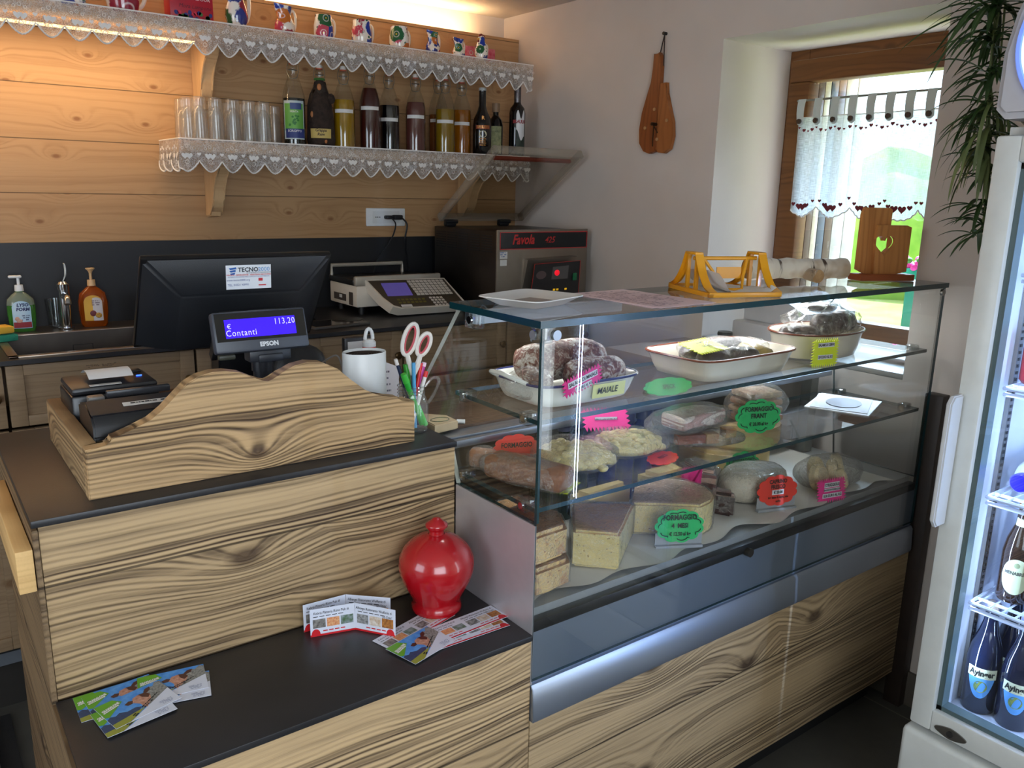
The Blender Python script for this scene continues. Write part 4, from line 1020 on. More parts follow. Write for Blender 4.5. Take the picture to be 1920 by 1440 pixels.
# ---------------------------------------------------------------- heart-topped box
t = thing('counter_box', 'open wooden box on the counter with a wavy heart-shaped front board', 'box', (.50, 1.41, CZ))
prof = [(168, 943), (778, 826), (779, 752), (752, 753), (748, 745), (706, 742), (684, 733), (658, 712), (634, 692), (606, 680), (578, 679), (552, 686), (528, 700), (512, 713), (503, 717), (494, 716), (478, 709), (452, 699), (424, 696), (398, 698), (372, 706), (350, 720), (328, 744), (306, 768), (282, 788), (252, 806), (222, 818), (210, 821), (207, 832), (200, 837), (160, 845)]
pts = [at(a, b_, 'y', 1.41) for a, b_ in prof]; x0 = pts[0].x; x1 = pts[1].x
P2 = [(min(max(q.x, x0), x1) - .50, max(q.z - CZ, 0) if i > 1 else 0) for i, q in enumerate(pts)]
MB().prism(P2, -.030, (0, 0, 0), (1, 0, 0), (0, 0, 1), bev=.002).build('front_board', OLDWOOD_BOX, t)
bw = wood('brushed_wood_box_side', (178, 148, 108), (88, 64, 44), 'y', 'z', 0, 0, 95, 1.6, 1.7, .8, .6, .4, 1.7, .12, 2.4, 6.4, (66, 46, 34))
MB().bb(x0 - .50, x0 - .475, .031, .40, 0, P2[-1][1] - .001, bev=.002).build('side_board', bw, t)
MB().bb(x1 - .525, x1 - .50, .031, .05, 0, .085, bev=.002).build('side_board', bw, t)
MB().bb(x0 - .475, x0 - .462, .40, .405, 0, .085).build('back_strip', bw, t)

# ---------------------------------------------------------------- printers
def px_of(v): pass
DKB = M('printer_black', (22, 24, 30), .28, spec=.5); LID = M('printer_lid', (40, 40, 44), .35)
t = thing('receipt_printer', 'black receipt printer with paper coming out, behind the other printer in the box', 'printer', (.228, 1.655, CZ))
MB().bb(0, .155, 0, .13, 0, .118, bev=.006).build('housing', DKB, t)
MB().bb(.002, .153, .002, .128, .118, .132, bev=.006).build('lid', LID, t)
MB().grid(lambda u, v: Vector((.036 + .078 * u, .02 + .085 * v, .1345 + .018 * math.sin(PI * (.15 + .75 * v)))), 2, 12).build('receipt_paper', PAPER, t)
scribble(MB(), (.046, .072, .1545), (1, 0, 0), (0, 1, .0), .055, .03, 3, seed=4).build('receipt_print', INK, t)
MB().box((.062, .012, .1328), (.055, .012, .001)).build('paper_sticker', LBL, t)
MB().box((.132, .060, .133), (.010, .003, .001)).build('power_light', M('blue_led', (40, 80, 255), .3, emit=6, ecol=(40, 90, 255)), t)
MB().box((.130, .105, .134), (.028, .022, .006), bev=.002).build('button', BLACKP, t)
t = thing('receipt_printer', 'dark printer with a white strip label, frontmost in the heart-topped box', 'printer', (.232, 1.478, CZ))
pr_ = [(0, 0), (.128, 0), (.128, .118), (.060, .132), (.012, .118), (0, .10)]
MB().prism([(y, z) for y, z in pr_], .160, (0, 0, 0), (0, 1, 0), (0, 0, 1), bev=.003).build('housing', DKB, t)
MB().prism([(.012, .1185), (.060, .1325), (.060, .1345), (.011, .1205)], .158, (.001, 0, 0), (0, 1, 0), (0, 0, 1)).build('lid', LID, t)
o = MB().box((0, 0, 0), (.085, .012, .001), None).build('strip_label', LBL, t, loc=(.098, .035, .1275), rot=(math.atan2(.014, .048), 0, 0))
scribble(MB(), (-.03, -.003, .0008), (1, 0, 0), (0, 1, 0), .07, .007, 1, seed=8).build('label_print', INK, o)
MB().box((.022, .085, .131), (.026, .022, .012), bev=.002).build('latch', M('latch_grey', (112, 108, 104), .4), t)
MB().box((.100, .118, .130), (.110, .012, .012), bev=.002).build('tear_bar', M('tear_bar', (60, 62, 68), .3), t)
MB().box((.032, -.0012, .066), (.026, .002, .018), bev=.0008).build('power_button', M('button_slate', (44, 48, 58), .3), t)
MB().bb(0.001, .159, -.0008, .0, .083, .085).build('seam', M('seam_black', (6, 6, 8), .6), t)
lettering('EPSON', .013, M('silver_print', (150, 152, 158), .4), t, (.108, -.001, .040), bold=.0005)
mb = MB(); mb.poly([(-.001, .03, .012), (-.001, .005, .012), (-.001, .005, .035), (-.001, .03, .045)]); mb.build('rating_sticker', LBL, t)

# ---------------------------------------------------------------- till monitor seen from behind
t = thing('till_monitor', 'large black till monitor seen from behind with a white service sticker', 'monitor', (.575, 1.77, CZ), -.02)
# local frame: screen plane leans its top towards the camera
top = Vector((0, -.070, .362)); bot = Vector((0, .070, .165)); up = (top - bot).normalized(); rt = Vector((1, 0, 0)); nb = Vector((0, -up.z, up.y)).normalized()
if nb.y > 0: nb = -nb
mid = (top + bot) / 2; hh = (top - bot).length / 2
Rm = Matrix((rt, up, -nb)).transposed()   # local z points to the screen side
def mp(x, v, n): return mid + rt * x + up * v + nb * n
MB().box(mp(0, 0, -.006), (.392, hh * 2, .014), Rm, bev=.004).build('bezel', M('bezel_black', (15, 15, 17), .3), t)
MB().poly([mp(-.185, -hh + .012, -.0135), mp(.185, -hh + .012, -.0135), mp(.185, hh - .012, -.0135), mp(-.185, hh - .012, -.0135)]).build('screen', M('screen_glow', (60, 90, 200), .2, emit=.6, ecol=(70, 110, 230)), t)
bk = MB(); A = [mp(-.192, -hh + .003, .001), mp(.192, -hh + .003, .001), mp(.192, hh - .004, .001), mp(-.192, hh - .004, .001)]
B = [mp(-.125, -hh + .02, .040), mp(.125, -hh + .02, .040), mp(.125, hh - .068, .040), mp(-.125, hh - .068, .040)]
for i in range(4): bk.poly([A[i], A[(i + 1) % 4], B[(i + 1) % 4], B[i]])
bk.poly(B); bmesh.ops.remove_doubles(bk.b, verts=bk.b.verts, dist=1e-5)
bmesh.ops.bevel(bk.b, geom=list(bk.b.edges), offset=.006, segments=3, affect='EDGES')
bk.build('back_shell', M('shell_black', (30, 32, 36), .36, bump=.15, bs=900, spec=.6), t)
# U-shaped stand
st = MB(); st.box(mp(.022, .005, .052), (.135, .012, .022), Rm, bev=.003); st.box(mp(-.045, -.055, .052), (.014, .125, .022), Rm, bev=.003); st.build('stand_frame', M('stand_black', (36, 37, 40), .4), t)
MB().box(mp(.022, -.062, .044), (.125, .11, .010), Rm).build('stand_cavity', M('deep_black', (7, 7, 9), .6), t)
MB().prism([(-.035, 0), (.07, 0), (.06, .20), (-.03, .20)], -.06, (0, .03, .0), (1, 0, 0), (0, 0, 1), bev=.004).build('foot_column', M('foot_black', (16, 17, 24), .4), t)
MB().bb(-.11, .13, -.02, .16, 0, .014, bev=.004).build('foot_plate', BLACKP, t)
# sticker: lies on the sloping upper facet
e0, e1 = (A[3] + A[2]) / 2, (B[3] + B[2]) / 2; sv = (e0 - e1).normalized(); sn = rt.cross(sv); sn = sn if sn.y < 0 else -sn
sc = e0.lerp(e1, .52) + rt * .012 + sn * .0015
def sp_(x, y, l=0): return sc + rt * x + sv * y + sn * l
mb = MB(); W2, H2 = .047, .025; mb.poly([sp_(-W2, -H2), sp_(W2, -H2), sp_(W2, H2), sp_(-W2, H2)]); sto = mb.build('service_sticker', M('sticker_white', (222, 226, 232), .4), t)
lettering('TECNO', .0125, M('ink_charcoal', (50, 56, 66), .5), sto, sp_(-.001, .015), rt, sv, bold=.0004)
lettering('2000', .0125, M('ink_sky', (90, 150, 205), .5), sto, sp_(.032, .015), rt, sv)
lettering('di STEFANUTTI GIORDANO', .0042, M('ink_charcoal', (50, 56, 66), .5), sto, sp_(.021, .0085), rt, sv)
lettering('VENDITA - RIPARAZIONE - ASSISTENZA MACCHINE', .0040, M('ink_red', (200, 40, 50), .5), sto, sp_(0, .0045), rt, sv, bold=.0001)
lettering('SISTEMI E SOLUZIONI PER L\'UFFICIO E IL COMMERCIO', .0036, M('ink_navy', (50, 70, 140), .5), sto, sp_(0, .0005), rt, sv)
lettering('www.tecno2000.org', .0058, M('ink_navy', (50, 70, 140), .5), sto, sp_(-.022, -.006), rt, sv)
lettering('TEL. 0432 / 43991', .0060, M('ink_navy', (50, 70, 140), .5), sto, sp_(-.022, -.016), rt, sv)
gb = MB(); 
for k in range(3): gb.poly([sp_(-.041 + k * .001, .019 - k * .0055, .0004), sp_(-.026 - k * .001, .021 - k * .0055, .0004), sp_(-.025 - k * .002, .017 - k * .0055, .0004), sp_(-.038 + k * .001, .0155 - k * .0055, .0004)])
gb.build('emblem', M('ink_blue', (34, 92, 170), .5), sto)
mb = MB(); mb.poly([sp_(.020, -.009, .0004), sp_(.029, -.009, .0004), sp_(.029, -.003, .0004), sp_(.020, -.003, .0004)]); mb.poly([sp_(.020, -.019, .0004), sp_(.036, -.019, .0004), sp_(.036, -.0165, .0004), sp_(.020, -.0165, .0004)]); mb.build('red_badge', M('ink_red', (200, 40, 50), .5), sto)

# ---------------------------------------------------------------- customer display
t = thing('customer_display', 'grey customer display on a pole with lit blue screen', 'display', (.565, 1.60, CZ), -.0)
c0 = at(488, 620, 'y', 1.56) - t.location
ry = Matrix.Rotation(.0, 3, 'Y') @ Matrix.Rotation(-.30, 3, 'X')
SLATE = M('slate_plastic', (66, 70, 80), .38)
hx = Matrix.Translation(c0) @ ry.to_4x4()
def dp(x, y, l=0): return c0 + ry @ Vector((x, -l, y))
MB().box(c0, (.186, .022, .080), ry, bev=.006).build('display_housing', SLATE, t)
mb = MB(); mb.poly([dp(-.088, -.018, .0115), dp(.088, -.018, .0115), dp(.088, .036, .0115), dp(-.088, .036, .0115)]); mb.build('display_window', M('window_black', (16, 17, 22), .15), t)
mb = MB(); mb.poly([dp(-.071, -.012, .012), dp(.068, -.012, .012), dp(.068, .024, .012), dp(-.071, .024, .012)]); scn = mb.build('display_screen', M('screen_blue', (50, 10, 225), .3, emit=.95, ecol=(46, 10, 226)), t)
PALE = M('pixel_pale', (190, 190, 255), .3, emit=.9, ecol=(190, 190, 255)); ux = ry @ Vector((1, 0, 0)); uz = ry @ Vector((0, 0, 1))
lettering('113,20', .017, PALE, scn, dp(.046, .014, .0126), ux, uz, sx=.85, space=1.1)
lettering('\u20ac', .013, PALE, scn, dp(-.063, .010, .0126), ux, uz)
lettering('Contanti', .017, PALE, scn, dp(-.041, -.003, .0126), ux, uz, sx=.88, space=1.12)
lettering('EPSON', .012, M('brand_white', (220, 222, 226), .4), t, dp(.010, -.028, .0116), ux, uz, bold=.0006)
MB().box(c0 + Vector((-.068, .0, -.046)), (.032, .014, .010), None, bev=.003).build('connector', M('port_olive', (70, 72, 62), .4), t)
hb = MB(); hb.box((c0.x + .02, c0.y + .02, c0.z - .050), (.085, .035, .026), None, bev=.004); hb.box((c0.x + .02, c0.y + .02, c0.z - .056), (.05, .042, .016), None, bev=.003); hb.build('hinge', M('hinge_slate', (50, 53, 60), .4), t)
MB().cyl((c0.x + .012, c0.y + .03, 0), (c0.x + .012, c0.y + .03, c0.z - .055), .0185, seg=24).lathe([(.0215, c0.z - .085), (.0215, c0.z - .055)], (c0.x + .012, c0.y + .03, 0), 24).build('pole', M('pole_slate', (40, 42, 48), .28), t)
MB().cyl((c0.x + .012, c0.y + .03, 0), (c0.x + .012, c0.y + .03, .012), .05, seg=32).build('pole_base', BLACKP, t)

# ---------------------------------------------------------------- small things behind the box
t = thing('pen_holder', 'white oval holder filled with rolled brown card, beside the scissors', 'holder', (.768, 1.545, CZ))
MB().lathe([(0, 0), (.043, 0), (.0475, .006), (.0475, .168), (.0465, .170), (.0450, .168), (.0450, .150)], seg=40, sy=.80).build('cup', WHITEP, t)
sp = MB()
for k in range(6): sp.tube([((.041 - k * .0062) * math.cos(i * PI / 12), .80 * (.041 - k * .0062) * math.sin(i * PI / 12), .1635) for i in range(24)], .0018, 5, closed=True)
sp.lathe([(.0450, .1625), (0, .1625)], seg=40, sy=.8); sp.build('rolled_card', M('dark_brown_card', (52, 38, 34), .8), t)
# charcoal card wallet with sticker and red/white tag
p = at(680, 650, 'y', 1.70)
t = thing('card_terminal', 'upright black card terminal with a white sticker behind the white holder', 'card terminal', (p.x, 1.72, CZ))
MB().bb(-.036, .038, 0, .018, 0, .168, bev=.005).build('housing', M('terminal_black', (28, 26, 28), .4), t)
mb = MB(); mb.poly([(-.028, -.0006, .125), (.028, -.0006, .125), (.028, -.0006, .158), (-.028, -.0006, .158)]); mb.build('sticker', LBL, t)
t = thing('glue_stick', 'red and white loop-topped bottle behind the white holder', 'bottle', (p.x - .004, 1.66, CZ), .1)
MB().lathe([(0, 0), (.0145, 0), (.015, .004), (.015, .158)], seg=24).build('body', M('red_label', (196, 34, 34), .4), t)
gw = MB(); gw.lathe([(.0155, .156), (.0155, .166), (.010, .172), (0, .172)], seg=24); gw.tube([(.010 * math.cos(a * PI / 8), 0, .172 + .024 * math.sin(a * PI / 8)) for a in range(9)], .0042, 8); gw.build('loop_cap', WHITEP, t)
mb = MB()
for k in range(3): mb.box((.004, -.0152, .135 - k * .004), (.010, .001, .002))
mb.build('print', WHITEP, t)
# note
t = thing('paper_note', 'slanting handwritten paper note between the white holder and the pens', 'note', (.872, 1.66, CZ), -.1)
MB().grid(lambda u, v: Vector((-.03 + .07 * u + .02 * v * 0, .01 * math.sin(u * 3), .13 * v - .03 * u * v)), 8, 6).build('sheet', PAPER, t)
scribble(MB(), (-.02, -.003, .04), (1, 0, 0), (0, 0, 1), .04, .06, 4, seed=12, hh=.3).build('handwriting', M('pencil_grey', (110, 108, 120), .7), t)
# black bag behind the second hump
t = thing('black_bag', 'black wallet bag lying behind the right hump of the box', 'bag', (.672, 1.66, CZ), .1)
MB().ball((0, 0, .090), (.070, .045, .090), 24).jiggle(.010, 14, 5).build('bag_body', M('soft_black', (26, 25, 27), .5, bump=.3, bs=40), t)
MB().tube(interp([(.03, -.045, .14), (.045, -.075, .158), (.052, -.085, .14), (.054, -.088, .11)], 5), .0022, 6).build('cord', M('cord_grey', (120, 112, 106), .6), t)
# brown wrapped parcel behind the printers
t = thing('cardboard_box', 'small brown cardboard box behind the two printers', 'box', (.43, 1.66, CZ), .15)
MB().bb(-.055, .06, -.03, .05, 0, .10, bev=.003).build('carton', M('kraft', (120, 84, 58), .8, c2=(104, 70, 46), vs=12), t)

# jar with pens and scissors
JX, JY = .846, 1.484
t = thing('glass_jar', 'handled clear glass jar holding pens and scissors at the counter edge', 'jar', (JX, JY, CZ))
MB().lathe([(0, .0), (.032, 0), (.035, .004), (.0365, .02), (.0365, .060), (.031, .074), (.0285, .080), (.0285, .100), (.030, .101)], seg=36).build('glass_wall', TUMB, t, 60)
MB().lathe([(0, .004), (.033, .004), (.0335, .006), (0, .007)], seg=30).build('glass_base', GLASS, t)
rg = MB()
for z in (.084, .091, .099): rg.tube([(.0292 * math.cos(i * PI / 12), .0292 * math.sin(i * PI / 12), z) for i in range(24)], .0011, 5, closed=True)
rg.build('thread', glassy('jar_edge', (.85, .9, .88), .2), t)
MB().tube(interp([(.028, -.008, .094), (.045, -.012, .112), (.058, -.016, .108), (.052, -.014, .085), (.036, -.010, .058)], 5), .0035, 8).build('handle', TUMB, t)
def pen(label, name, col, base, tip, r, capc=None, capl=.03, cat='pen'):
    b0 = Vector(base) + Vector((JX, JY, CZ)); d = Vector(tip) - Vector(base)
    t = thing(name, label, cat, b0, 0, 'pens in the glass jar'); t.rotation_euler = d.to_track_quat('Z', 'Y').to_euler(); L = d.length
    MB().cyl((0, 0, 0), (0, 0, L), r, seg=14).build('barrel', M('pen_%d_%d_%d' % col, col, .35), t)
    if capc: MB().cyl((0, 0, L - capl), (0, 0, L + .001), r * 1.12, r * 1.0, 14).build('cap', M('pen_%d_%d_%d' % capc, capc, .35), t)
    return t
pen('dark blue pencil with a white eraser, leftmost in the jar', 'pencil', (26, 36, 66), (.012, -.004, .012), (-.040, -.006, .160), .0036, (214, 208, 204), .012, 'pencil')
pen('bright green marker leaning left, nearest in the jar', 'marker', (36, 160, 48), (.018, -.014, .015), (-.030, -.020, .130), .0062, (60, 176, 60), .02, 'marker')
pen('green marker standing behind the blue pen in the jar', 'marker', (56, 156, 40), (.006, -.002, .010), (-.010, .006, .144), .0058, (44, 140, 34), .03, 'marker')
pen('light blue pen standing upright in the jar', 'pen', (70, 150, 200), (.000, -.016, .010), (.000, -.010, .150), .0040)
pen('red pen right of the scissors in the jar', 'pen', (200, 30, 34), (-.008, -.008, .010), (.022, -.004, .146), .0038)
pen('magenta felt pen leaning right in the jar', 'pen', (186, 60, 150), (-.014, .002, .010), (.034, .004, .144), .0052, (230, 200, 222), .008)
pen('white pen with a red end leaning right in the jar', 'pen', (222, 218, 214), (-.010, -.016, .010), (.030, -.012, .128), .0040, (210, 40, 40), .012)
pen('spiral green marker with its tip at the jar bottom', 'marker', (70, 190, 70), (.026, -.016, .012), (.006, -.016, .058), .0052, None, .02, 'marker')
pen('dark pen beside the pencil in the jar', 'pen', (30, 34, 44), (.016, .004, .012), (-.026, .006, .142), .0034)
t = thing('scissors', 'white-handled scissors with pink inner grips standing in the jar', 'scissors', (JX + .002, JY, CZ + .01), -.25)
def loop(cx, cz, a, b_, rot_, n=28): 
    return [(cx + a * math.cos(2 * PI * k / n) * math.cos(rot_) - b_ * math.sin(2 * PI * k / n) * math.sin(rot_), 0, cz + a * math.cos(2 * PI * k / n) * math.sin(rot_) + b_ * math.sin(2 * PI * k / n) * math.cos(rot_)) for k in range(n)]
sw = MB(); sw.tube(loop(-.004, .188, .014, .034, -.30), .0045, 8, closed=True); sw.tube(loop(.026, .176, .0125, .025, -.42), .0045, 8, closed=True)
sw.tube([(-.010, 0, .156), (-.004, 0, .130), (.001, 0, .112)], [.005, .006, .005], 8); sw.tube([(.018, -.003, .155), (.010, -.003, .130), (.003, -.002, .112)], [.005, .0065, .005], 8)
sw.build('handle', M('handle_white', (220, 214, 206), .4), t)
si = MB(); si.tube(loop(-.004, .188, .0095, .029, -.30), .0030, 6, closed=True); si.tube(loop(.026, .176, .008, .020, -.42), .0030, 6, closed=True); si.build('inner_grip', M('grip_pink', (196, 84, 92), .5), t)
bl = MB(); bl.prism([(-.004, .115), (.006, .115), (.003, .0), (-.001, .0)], .0015, (0, .001, 0)); bl.prism([(-.003, .115), (.007, .115), (.001, .0), (-.003, .0)], .0015, (0, -.001, 0)); bl.build('blade', STEEL, t)

# ---------------------------------------------------------------- red money pot
t = thing('money_pot', 'glossy red clay money pot with a coin slot on the dark ledge', 'money box', (.790, 1.290, LZ + .0003), 0)
RED = M('glossy_red', (176, 14, 26), .22, coat=.6, c2=(168, 12, 24), vs=3, spec=.6)
MB().lathe([(r * 1.075, z * .88) for r, z in [(0, 0), (.0435, 0), (.0465, .004), (.0465, .012), (.0445, .018), (.0435, .024), (.0455, .032), (.0520, .048), (.0620, .072), (.0685, .096), (.0695, .112), (.0680, .128), (.0600, .148), (.0470, .164), (.0320, .176), (.0150, .183)]], seg=64).build('body', RED, t, 60)
MB().lathe([(r * 1.05, z * .88) for r, z in [(.015, .182), (.0135, .189), (.0165, .195), (.0215, .201), (.0205, .207), (.012, .213), (.006, .220), (0, .221)]], seg=32).build('knob', RED, t, 60)
th = math.atan2(-1.290, -.790) + .0; 
sl = MB(); zc = .1232; rr = .0682
sl.grid(lambda u, v: Vector(((rr + .0012 - .014 * (v)) * math.cos(th + (u - .5) * .50), (rr + .0012 - .014 * v) * math.sin(th + (u - .5) * .50), zc - .003 + .0075 * v)), 12, 2)
sl.build('coin_slot', M('slot_dark', (20, 4, 6), .8), t)

# ---------------------------------------------------------------- leaflets
CG = M('leaf_print_green', (104, 168, 44), .35); CB = M('sky_print', (46, 124, 208), .35, c2=(96, 160, 224), vs=60); CM = M('mountain_print', (52, 72, 112), .35, c2=(40, 60, 90), vs=200)
CF = M('meadow_print', (150, 152, 62), .35); CWH = M('card_white', (214, 218, 232), .35); CC = M('cow_print', (206, 160, 140), .35, c2=(168, 110, 86), vs=150); CD = M('cow_brown_print', (84, 48, 40), .35); CR_ = M('rock_print', (160, 160, 156), .35, c2=(90, 92, 90), vs=260)
CARD_MATS = [CWH, CB, CG, CM, CF, CC, CD, CR_]
cow_mesh = None
def cow_card(label, x, y, ang, z):
    'printed card, its top-left corner at (x, y)'
    global cow_mesh
    t = thing('leaflet', label, 'leaflet', (x, y, z), math.radians(ang), 'cow picture leaflets')
    if cow_mesh is None:
        L, Hh = .106, .076
        mb = MB(); mb.bb(0, L, -Hh, 0, 0, .0006, m=0)
        k = [0]
        def pl(P, m): k[0] += 1; mb.poly([(a * L, -b_ * Hh, .0006 + k[0] * .00004) for a, b_ in P], m)
        pl([(0, 0), (0, 1), (.22, 1), (1.0, .42), (1, 0)], 1)
        pl([(.0, .62), (.06, .55), (.13, .60), (.2, .54), (.3, .62), (.42, .60), (.5, .66), (.35, .88), (.0, .88)], 3)
        pl([(0, .84), (.2, .80), (.55, .72), (.22, 1), (0, 1)], 4)
        pl([(.70, .32), (.80, .10), (.86, .14), (.93, .02), (1, .06), (1, .42), (.60, .72)], 7)
        pl([(.44, .40), (.50, .26), (.60, .22), (.70, .24), (.74, .36), (.70, .52), (.62, .66), (.56, .76), (.52, .72), (.52, .56)], 5)
        pl([(.34, .36), (.42, .30), (.48, .34), (.44, .44), (.37, .44)], 6); pl([(.68, .22), (.74, .12), (.82, .10), (.80, .20), (.72, .28)], 6)
        pl([(.60, .22), (.70, .24), (.74, .36), (.68, .46), (.62, .36)], 6)
        pl([(0, 0), (.27, 0), (.36, .20), (.06, .55), (0, .52)], 2)
        cow_mesh = mb.build('card', CARD_MATS, t, smooth=False)
        cow_mesh['n'] = 0; del cow_mesh['n']
        u = Vector((1, .42, 0)); v = Vector((-.42, 1, 0))
        a = lettering('GRAMALONE', .0075, RW, cow_mesh, (.0185, -.0185, .00105), (1, .25, 0), (-.25, 1, 0), bold=.0004, sx=.68)
        b2 = scribble(MB(), (.004, -.029, .00105), (1, .25, 0), (-.25, 1, 0), .030, .004, 1, seed=2, hh=.8).build('subtitle', RW, cow_mesh)
        c2_ = scribble(MB(), (.035, -.070, .00105), (1, .56, 0), (-.56, 1, 0), .068, .008, 2, seed=5, hh=.55).build('slogan', INK, cow_mesh)
        d2 = scribble(MB(), (.076, -.072, .00105), (1, 0, 0), (0, 1, 0), .022, .012, 4, seed=7, hh=.4).build('address_print', M('pale_blue_ink', (130, 140, 170), .6), cow_mesh)
    else:
        c = cow_mesh.copy(); COL.objects.link(c); c.parent = t
        for ch in cow_mesh.children: q = ch.copy(); COL.objects.link(q); q.parent = c
    return t
cow_card('cow leaflet at the far left, lowest of the fanned pile', .146, 1.366, 0, LZ + .0003)
cow_card('cow leaflet second from the left, along the wooden upstand', .157, 1.357, 6, LZ + .0014)
cow_card('cow leaflet furthest right in the fanned pile', .247, 1.346, -14, LZ + .0014)
cow_card('cow leaflet with its green corner under the front one', .243, 1.363, -10, LZ + .0025)
cow_card('cow leaflet sticking out just below the topmost one of the pile', .160, 1.298, 8, LZ + .0036)
cow_card('topmost cow leaflet of the fanned pile, nearest the camera', .167, 1.310, 14, LZ + .0047)
cow_card('single cow leaflet on the hotel cards in front of the red money pot', .631, 1.206, 15, LZ + .0035)

HP = [M('photo_dark', (70, 66, 66), .4, c2=(150, 146, 140), vs=150), M('photo_pizza', (196, 104, 66), .4, c2=(226, 180, 130), vs=300), M('photo_green', (70, 100, 60), .4, c2=(150, 160, 170), vs=120), M('photo_grey', (60, 60, 62), .4, c2=(170, 170, 170), vs=160), M('photo_room', (180, 150, 120), .4, c2=(220, 214, 206), vs=120), M('photo_bread', (196, 130, 60), .4, c2=(120, 70, 40), vs=200)]
CRD = M('card_red', (200, 24, 34), .4)
def hotel_panel(t, side, o, u, v, hgt=.055, wd=.085):
    'one printed half of a folded card: 0 = pizzeria half, 1 = hotel half'
    o, u, v = Vector(o), Vector(u).normalized(), Vector(v).normalized(); n = u.cross(v)
    mb = MB(); k = .0004
    for s in (0, 1): pass
    c = [o, o + u * wd, o + u * wd + v * hgt, o + v * hgt]
    mb.poly([q - n * k for q in c][::-1], 0); mb.poly([q + n * k for q in c], 0)
    for i in range(4): j = (i + 1) % 4; mb.poly([c[i] - n * k, c[j] - n * k, c[j] + n * k, c[i] + n * k], 0)
    def P(x, y, l): return o + u * x * wd + v * y * hgt + n * (k + l)
    mb.poly([P(0, 0, .0001), P(1, 0, .0001), P(1, .07, .0001), P(0, .07, .0001)], 1)
    cx = .12 if side == 0 else .88
    mb.poly([P(cx + .10 * math.cos(a * PI / 8), .07 + .20 * math.sin(a * PI / 8), .0002) for a in range(9)], 1)
    for i in range(3):
        x0_ = .06 + i * .31 if side == 0 else .05 + i * .31
        mb.poly([P(x0_, .30 - .02 * side, .0002), P(x0_ + .28, .30 - .02 * side, .0002), P(x0_ + .28, .62, .0002), P(x0_, .62, .0002)], 2 + i + side * 3)
    for i in range(4): mb.poly([P(.28 + i * .13, .15, .0002), P(.28 + i * .13 + .10, .15, .0002), P(.28 + i * .13 + .10, .19, .0002), P(.28 + i * .13, .19, .0002)], 1)
    for i in range(5): mb.poly([P(.07 + i * .14, .70, .0002), P(.07 + i * .14 + .11, .70, .0002), P(.07 + i * .14 + .11, .725, .0002), P(.07 + i * .14, .725, .0002)], 8)
    pn = mb.build('panel', [CWH, CRD] + HP + [INK], t, norm=False, smooth=False)
    lettering('Kebris Pizzeria Risto Pub di' if side == 0 else 'Albergo Ristorante Wulfenia di', .0076, INK, pn, P(.47, .84, .0003), u, v, sx=.78, shear=.1)
    if side: lettering('Da Data\'', .0070, INK, pn, P(.80, .68, .0003), u, v, sx=.8, shear=.1)
    return pn
def tent(label, L_, M_, R_, lift=0.):
    t = thing('folded_card', label, 'card', (M_[0], M_[1], LZ + lift + .0003), 0, 'hotel and pizzeria folding cards')
    a = Vector((L_[0] - M_[0], L_[1] - M_[1], 0)); b2 = Vector((R_[0] - M_[0], R_[1] - M_[1], 0))
    hotel_panel(t, 0, a, -a, (0, .03, 1), wd=a.length); hotel_panel(t, 1, (0, 0, 0), b2, (.02, .03, 1), wd=b2.length); return t
tent('folded hotel card standing in front of another, left of the red pot', (.538, 1.326), (.619, 1.305), (.668, 1.237))
tent('folded hotel card standing behind the front one against the wood', (.535, 1.350), (.619, 1.345), (.683, 1.284))
def flat(label, x, y, ang, z, flip=False):
    t = thing('folded_card', label, 'card', (x, y, z), math.radians(ang), 'hotel and pizzeria folding cards')
    hotel_panel(t, 0, (0, 0, .0008), (1, 0, 0), (0, 1, 0)); hotel_panel(t, 1, (.085, 0, .0008), (1, 0, 0), (0, 1, 0)); return t
flat('opened hotel card lying topmost, reaching the glass case side', .716, 1.168, 3, LZ + .0022)
flat('opened hotel card lying under the others, its left end towards the cow leaflet', .641, 1.196, 16, LZ + .0004)
flat('opened hotel card showing only a red edge under the topmost one', .700, 1.152, -1, LZ + .0011)

# ================================================================== GLASS DISPLAY CASE
GX0, GX1, GY, GYB = .888, 2.300, 1.098, 1.385
TOPZ, USZ, MSZ, WZ = 1.302, 1.115, .945, .742
t = DC = thing('display_case', 'glass refrigerated food display case on a brushed wood and steel base', 'display case', (0, 0, 0))
DARKST = M('slate_steel', (124, 134, 150), .36, .55, c2=(118, 128, 144), vs=3)
MB().bb(GX0 + .001, GX1, 1.125, 1.72, .10, .70).build('carcass', M('carcass_dark', (34, 32, 30), .7), t)
MB().bb(GX0 - .001, GX1 + .012, 1.100, 1.124, .105, .512, bev=.002).build('front_cladding', wood('case_old_wood', (190, 164, 126), (66, 50, 36), 'x', 'z', .222, .065, 88, .65, 1.7, .85, .62, .5, 2.0, .30, 1.4, 21.7, (52, 36, 26), .004), t)
MB().bb(GX0 + .01, GX1, 1.16, 1.18, 0, .105).build('toe_kick', M('toe_black', (12, 12, 12), .8), t)
MB().prism([(1.124, .512), (1.092, .512), (1.090, .520), (1.094, .582), (1.100, .590), (1.124, .590)], 1.416, (GX0 - .001, 0, 0), (0, 1, 0), (0, 0, 1), bev=.001).build('lower_trim', M('pale_aluminium', (160, 168, 180), .34, .8, c2=(154, 162, 175), vs=3), t)
MB().bb(GX0, GX1 + .01, 1.106, 1.124, .590, .700).build('steel_apron', DARKST, t)
MB().bb(GX0 + .004, GX1, 1.104, 1.124, .700, .722, bev=.001).build('black_gasket', M('gasket_black', (14, 15, 17), .35), t)
MB().bb(GX0 + .004, GX1, 1.124, 1.62, .700, .738).build('well_floor', M('well_grey', (150, 152, 152), .4, .3), t)
MB().bb(GX0 + .004, GX1, 1.62, 1.635, .738, .985).build('well_back', M('well_back_grey', (74, 72, 70), .4, .4), t)
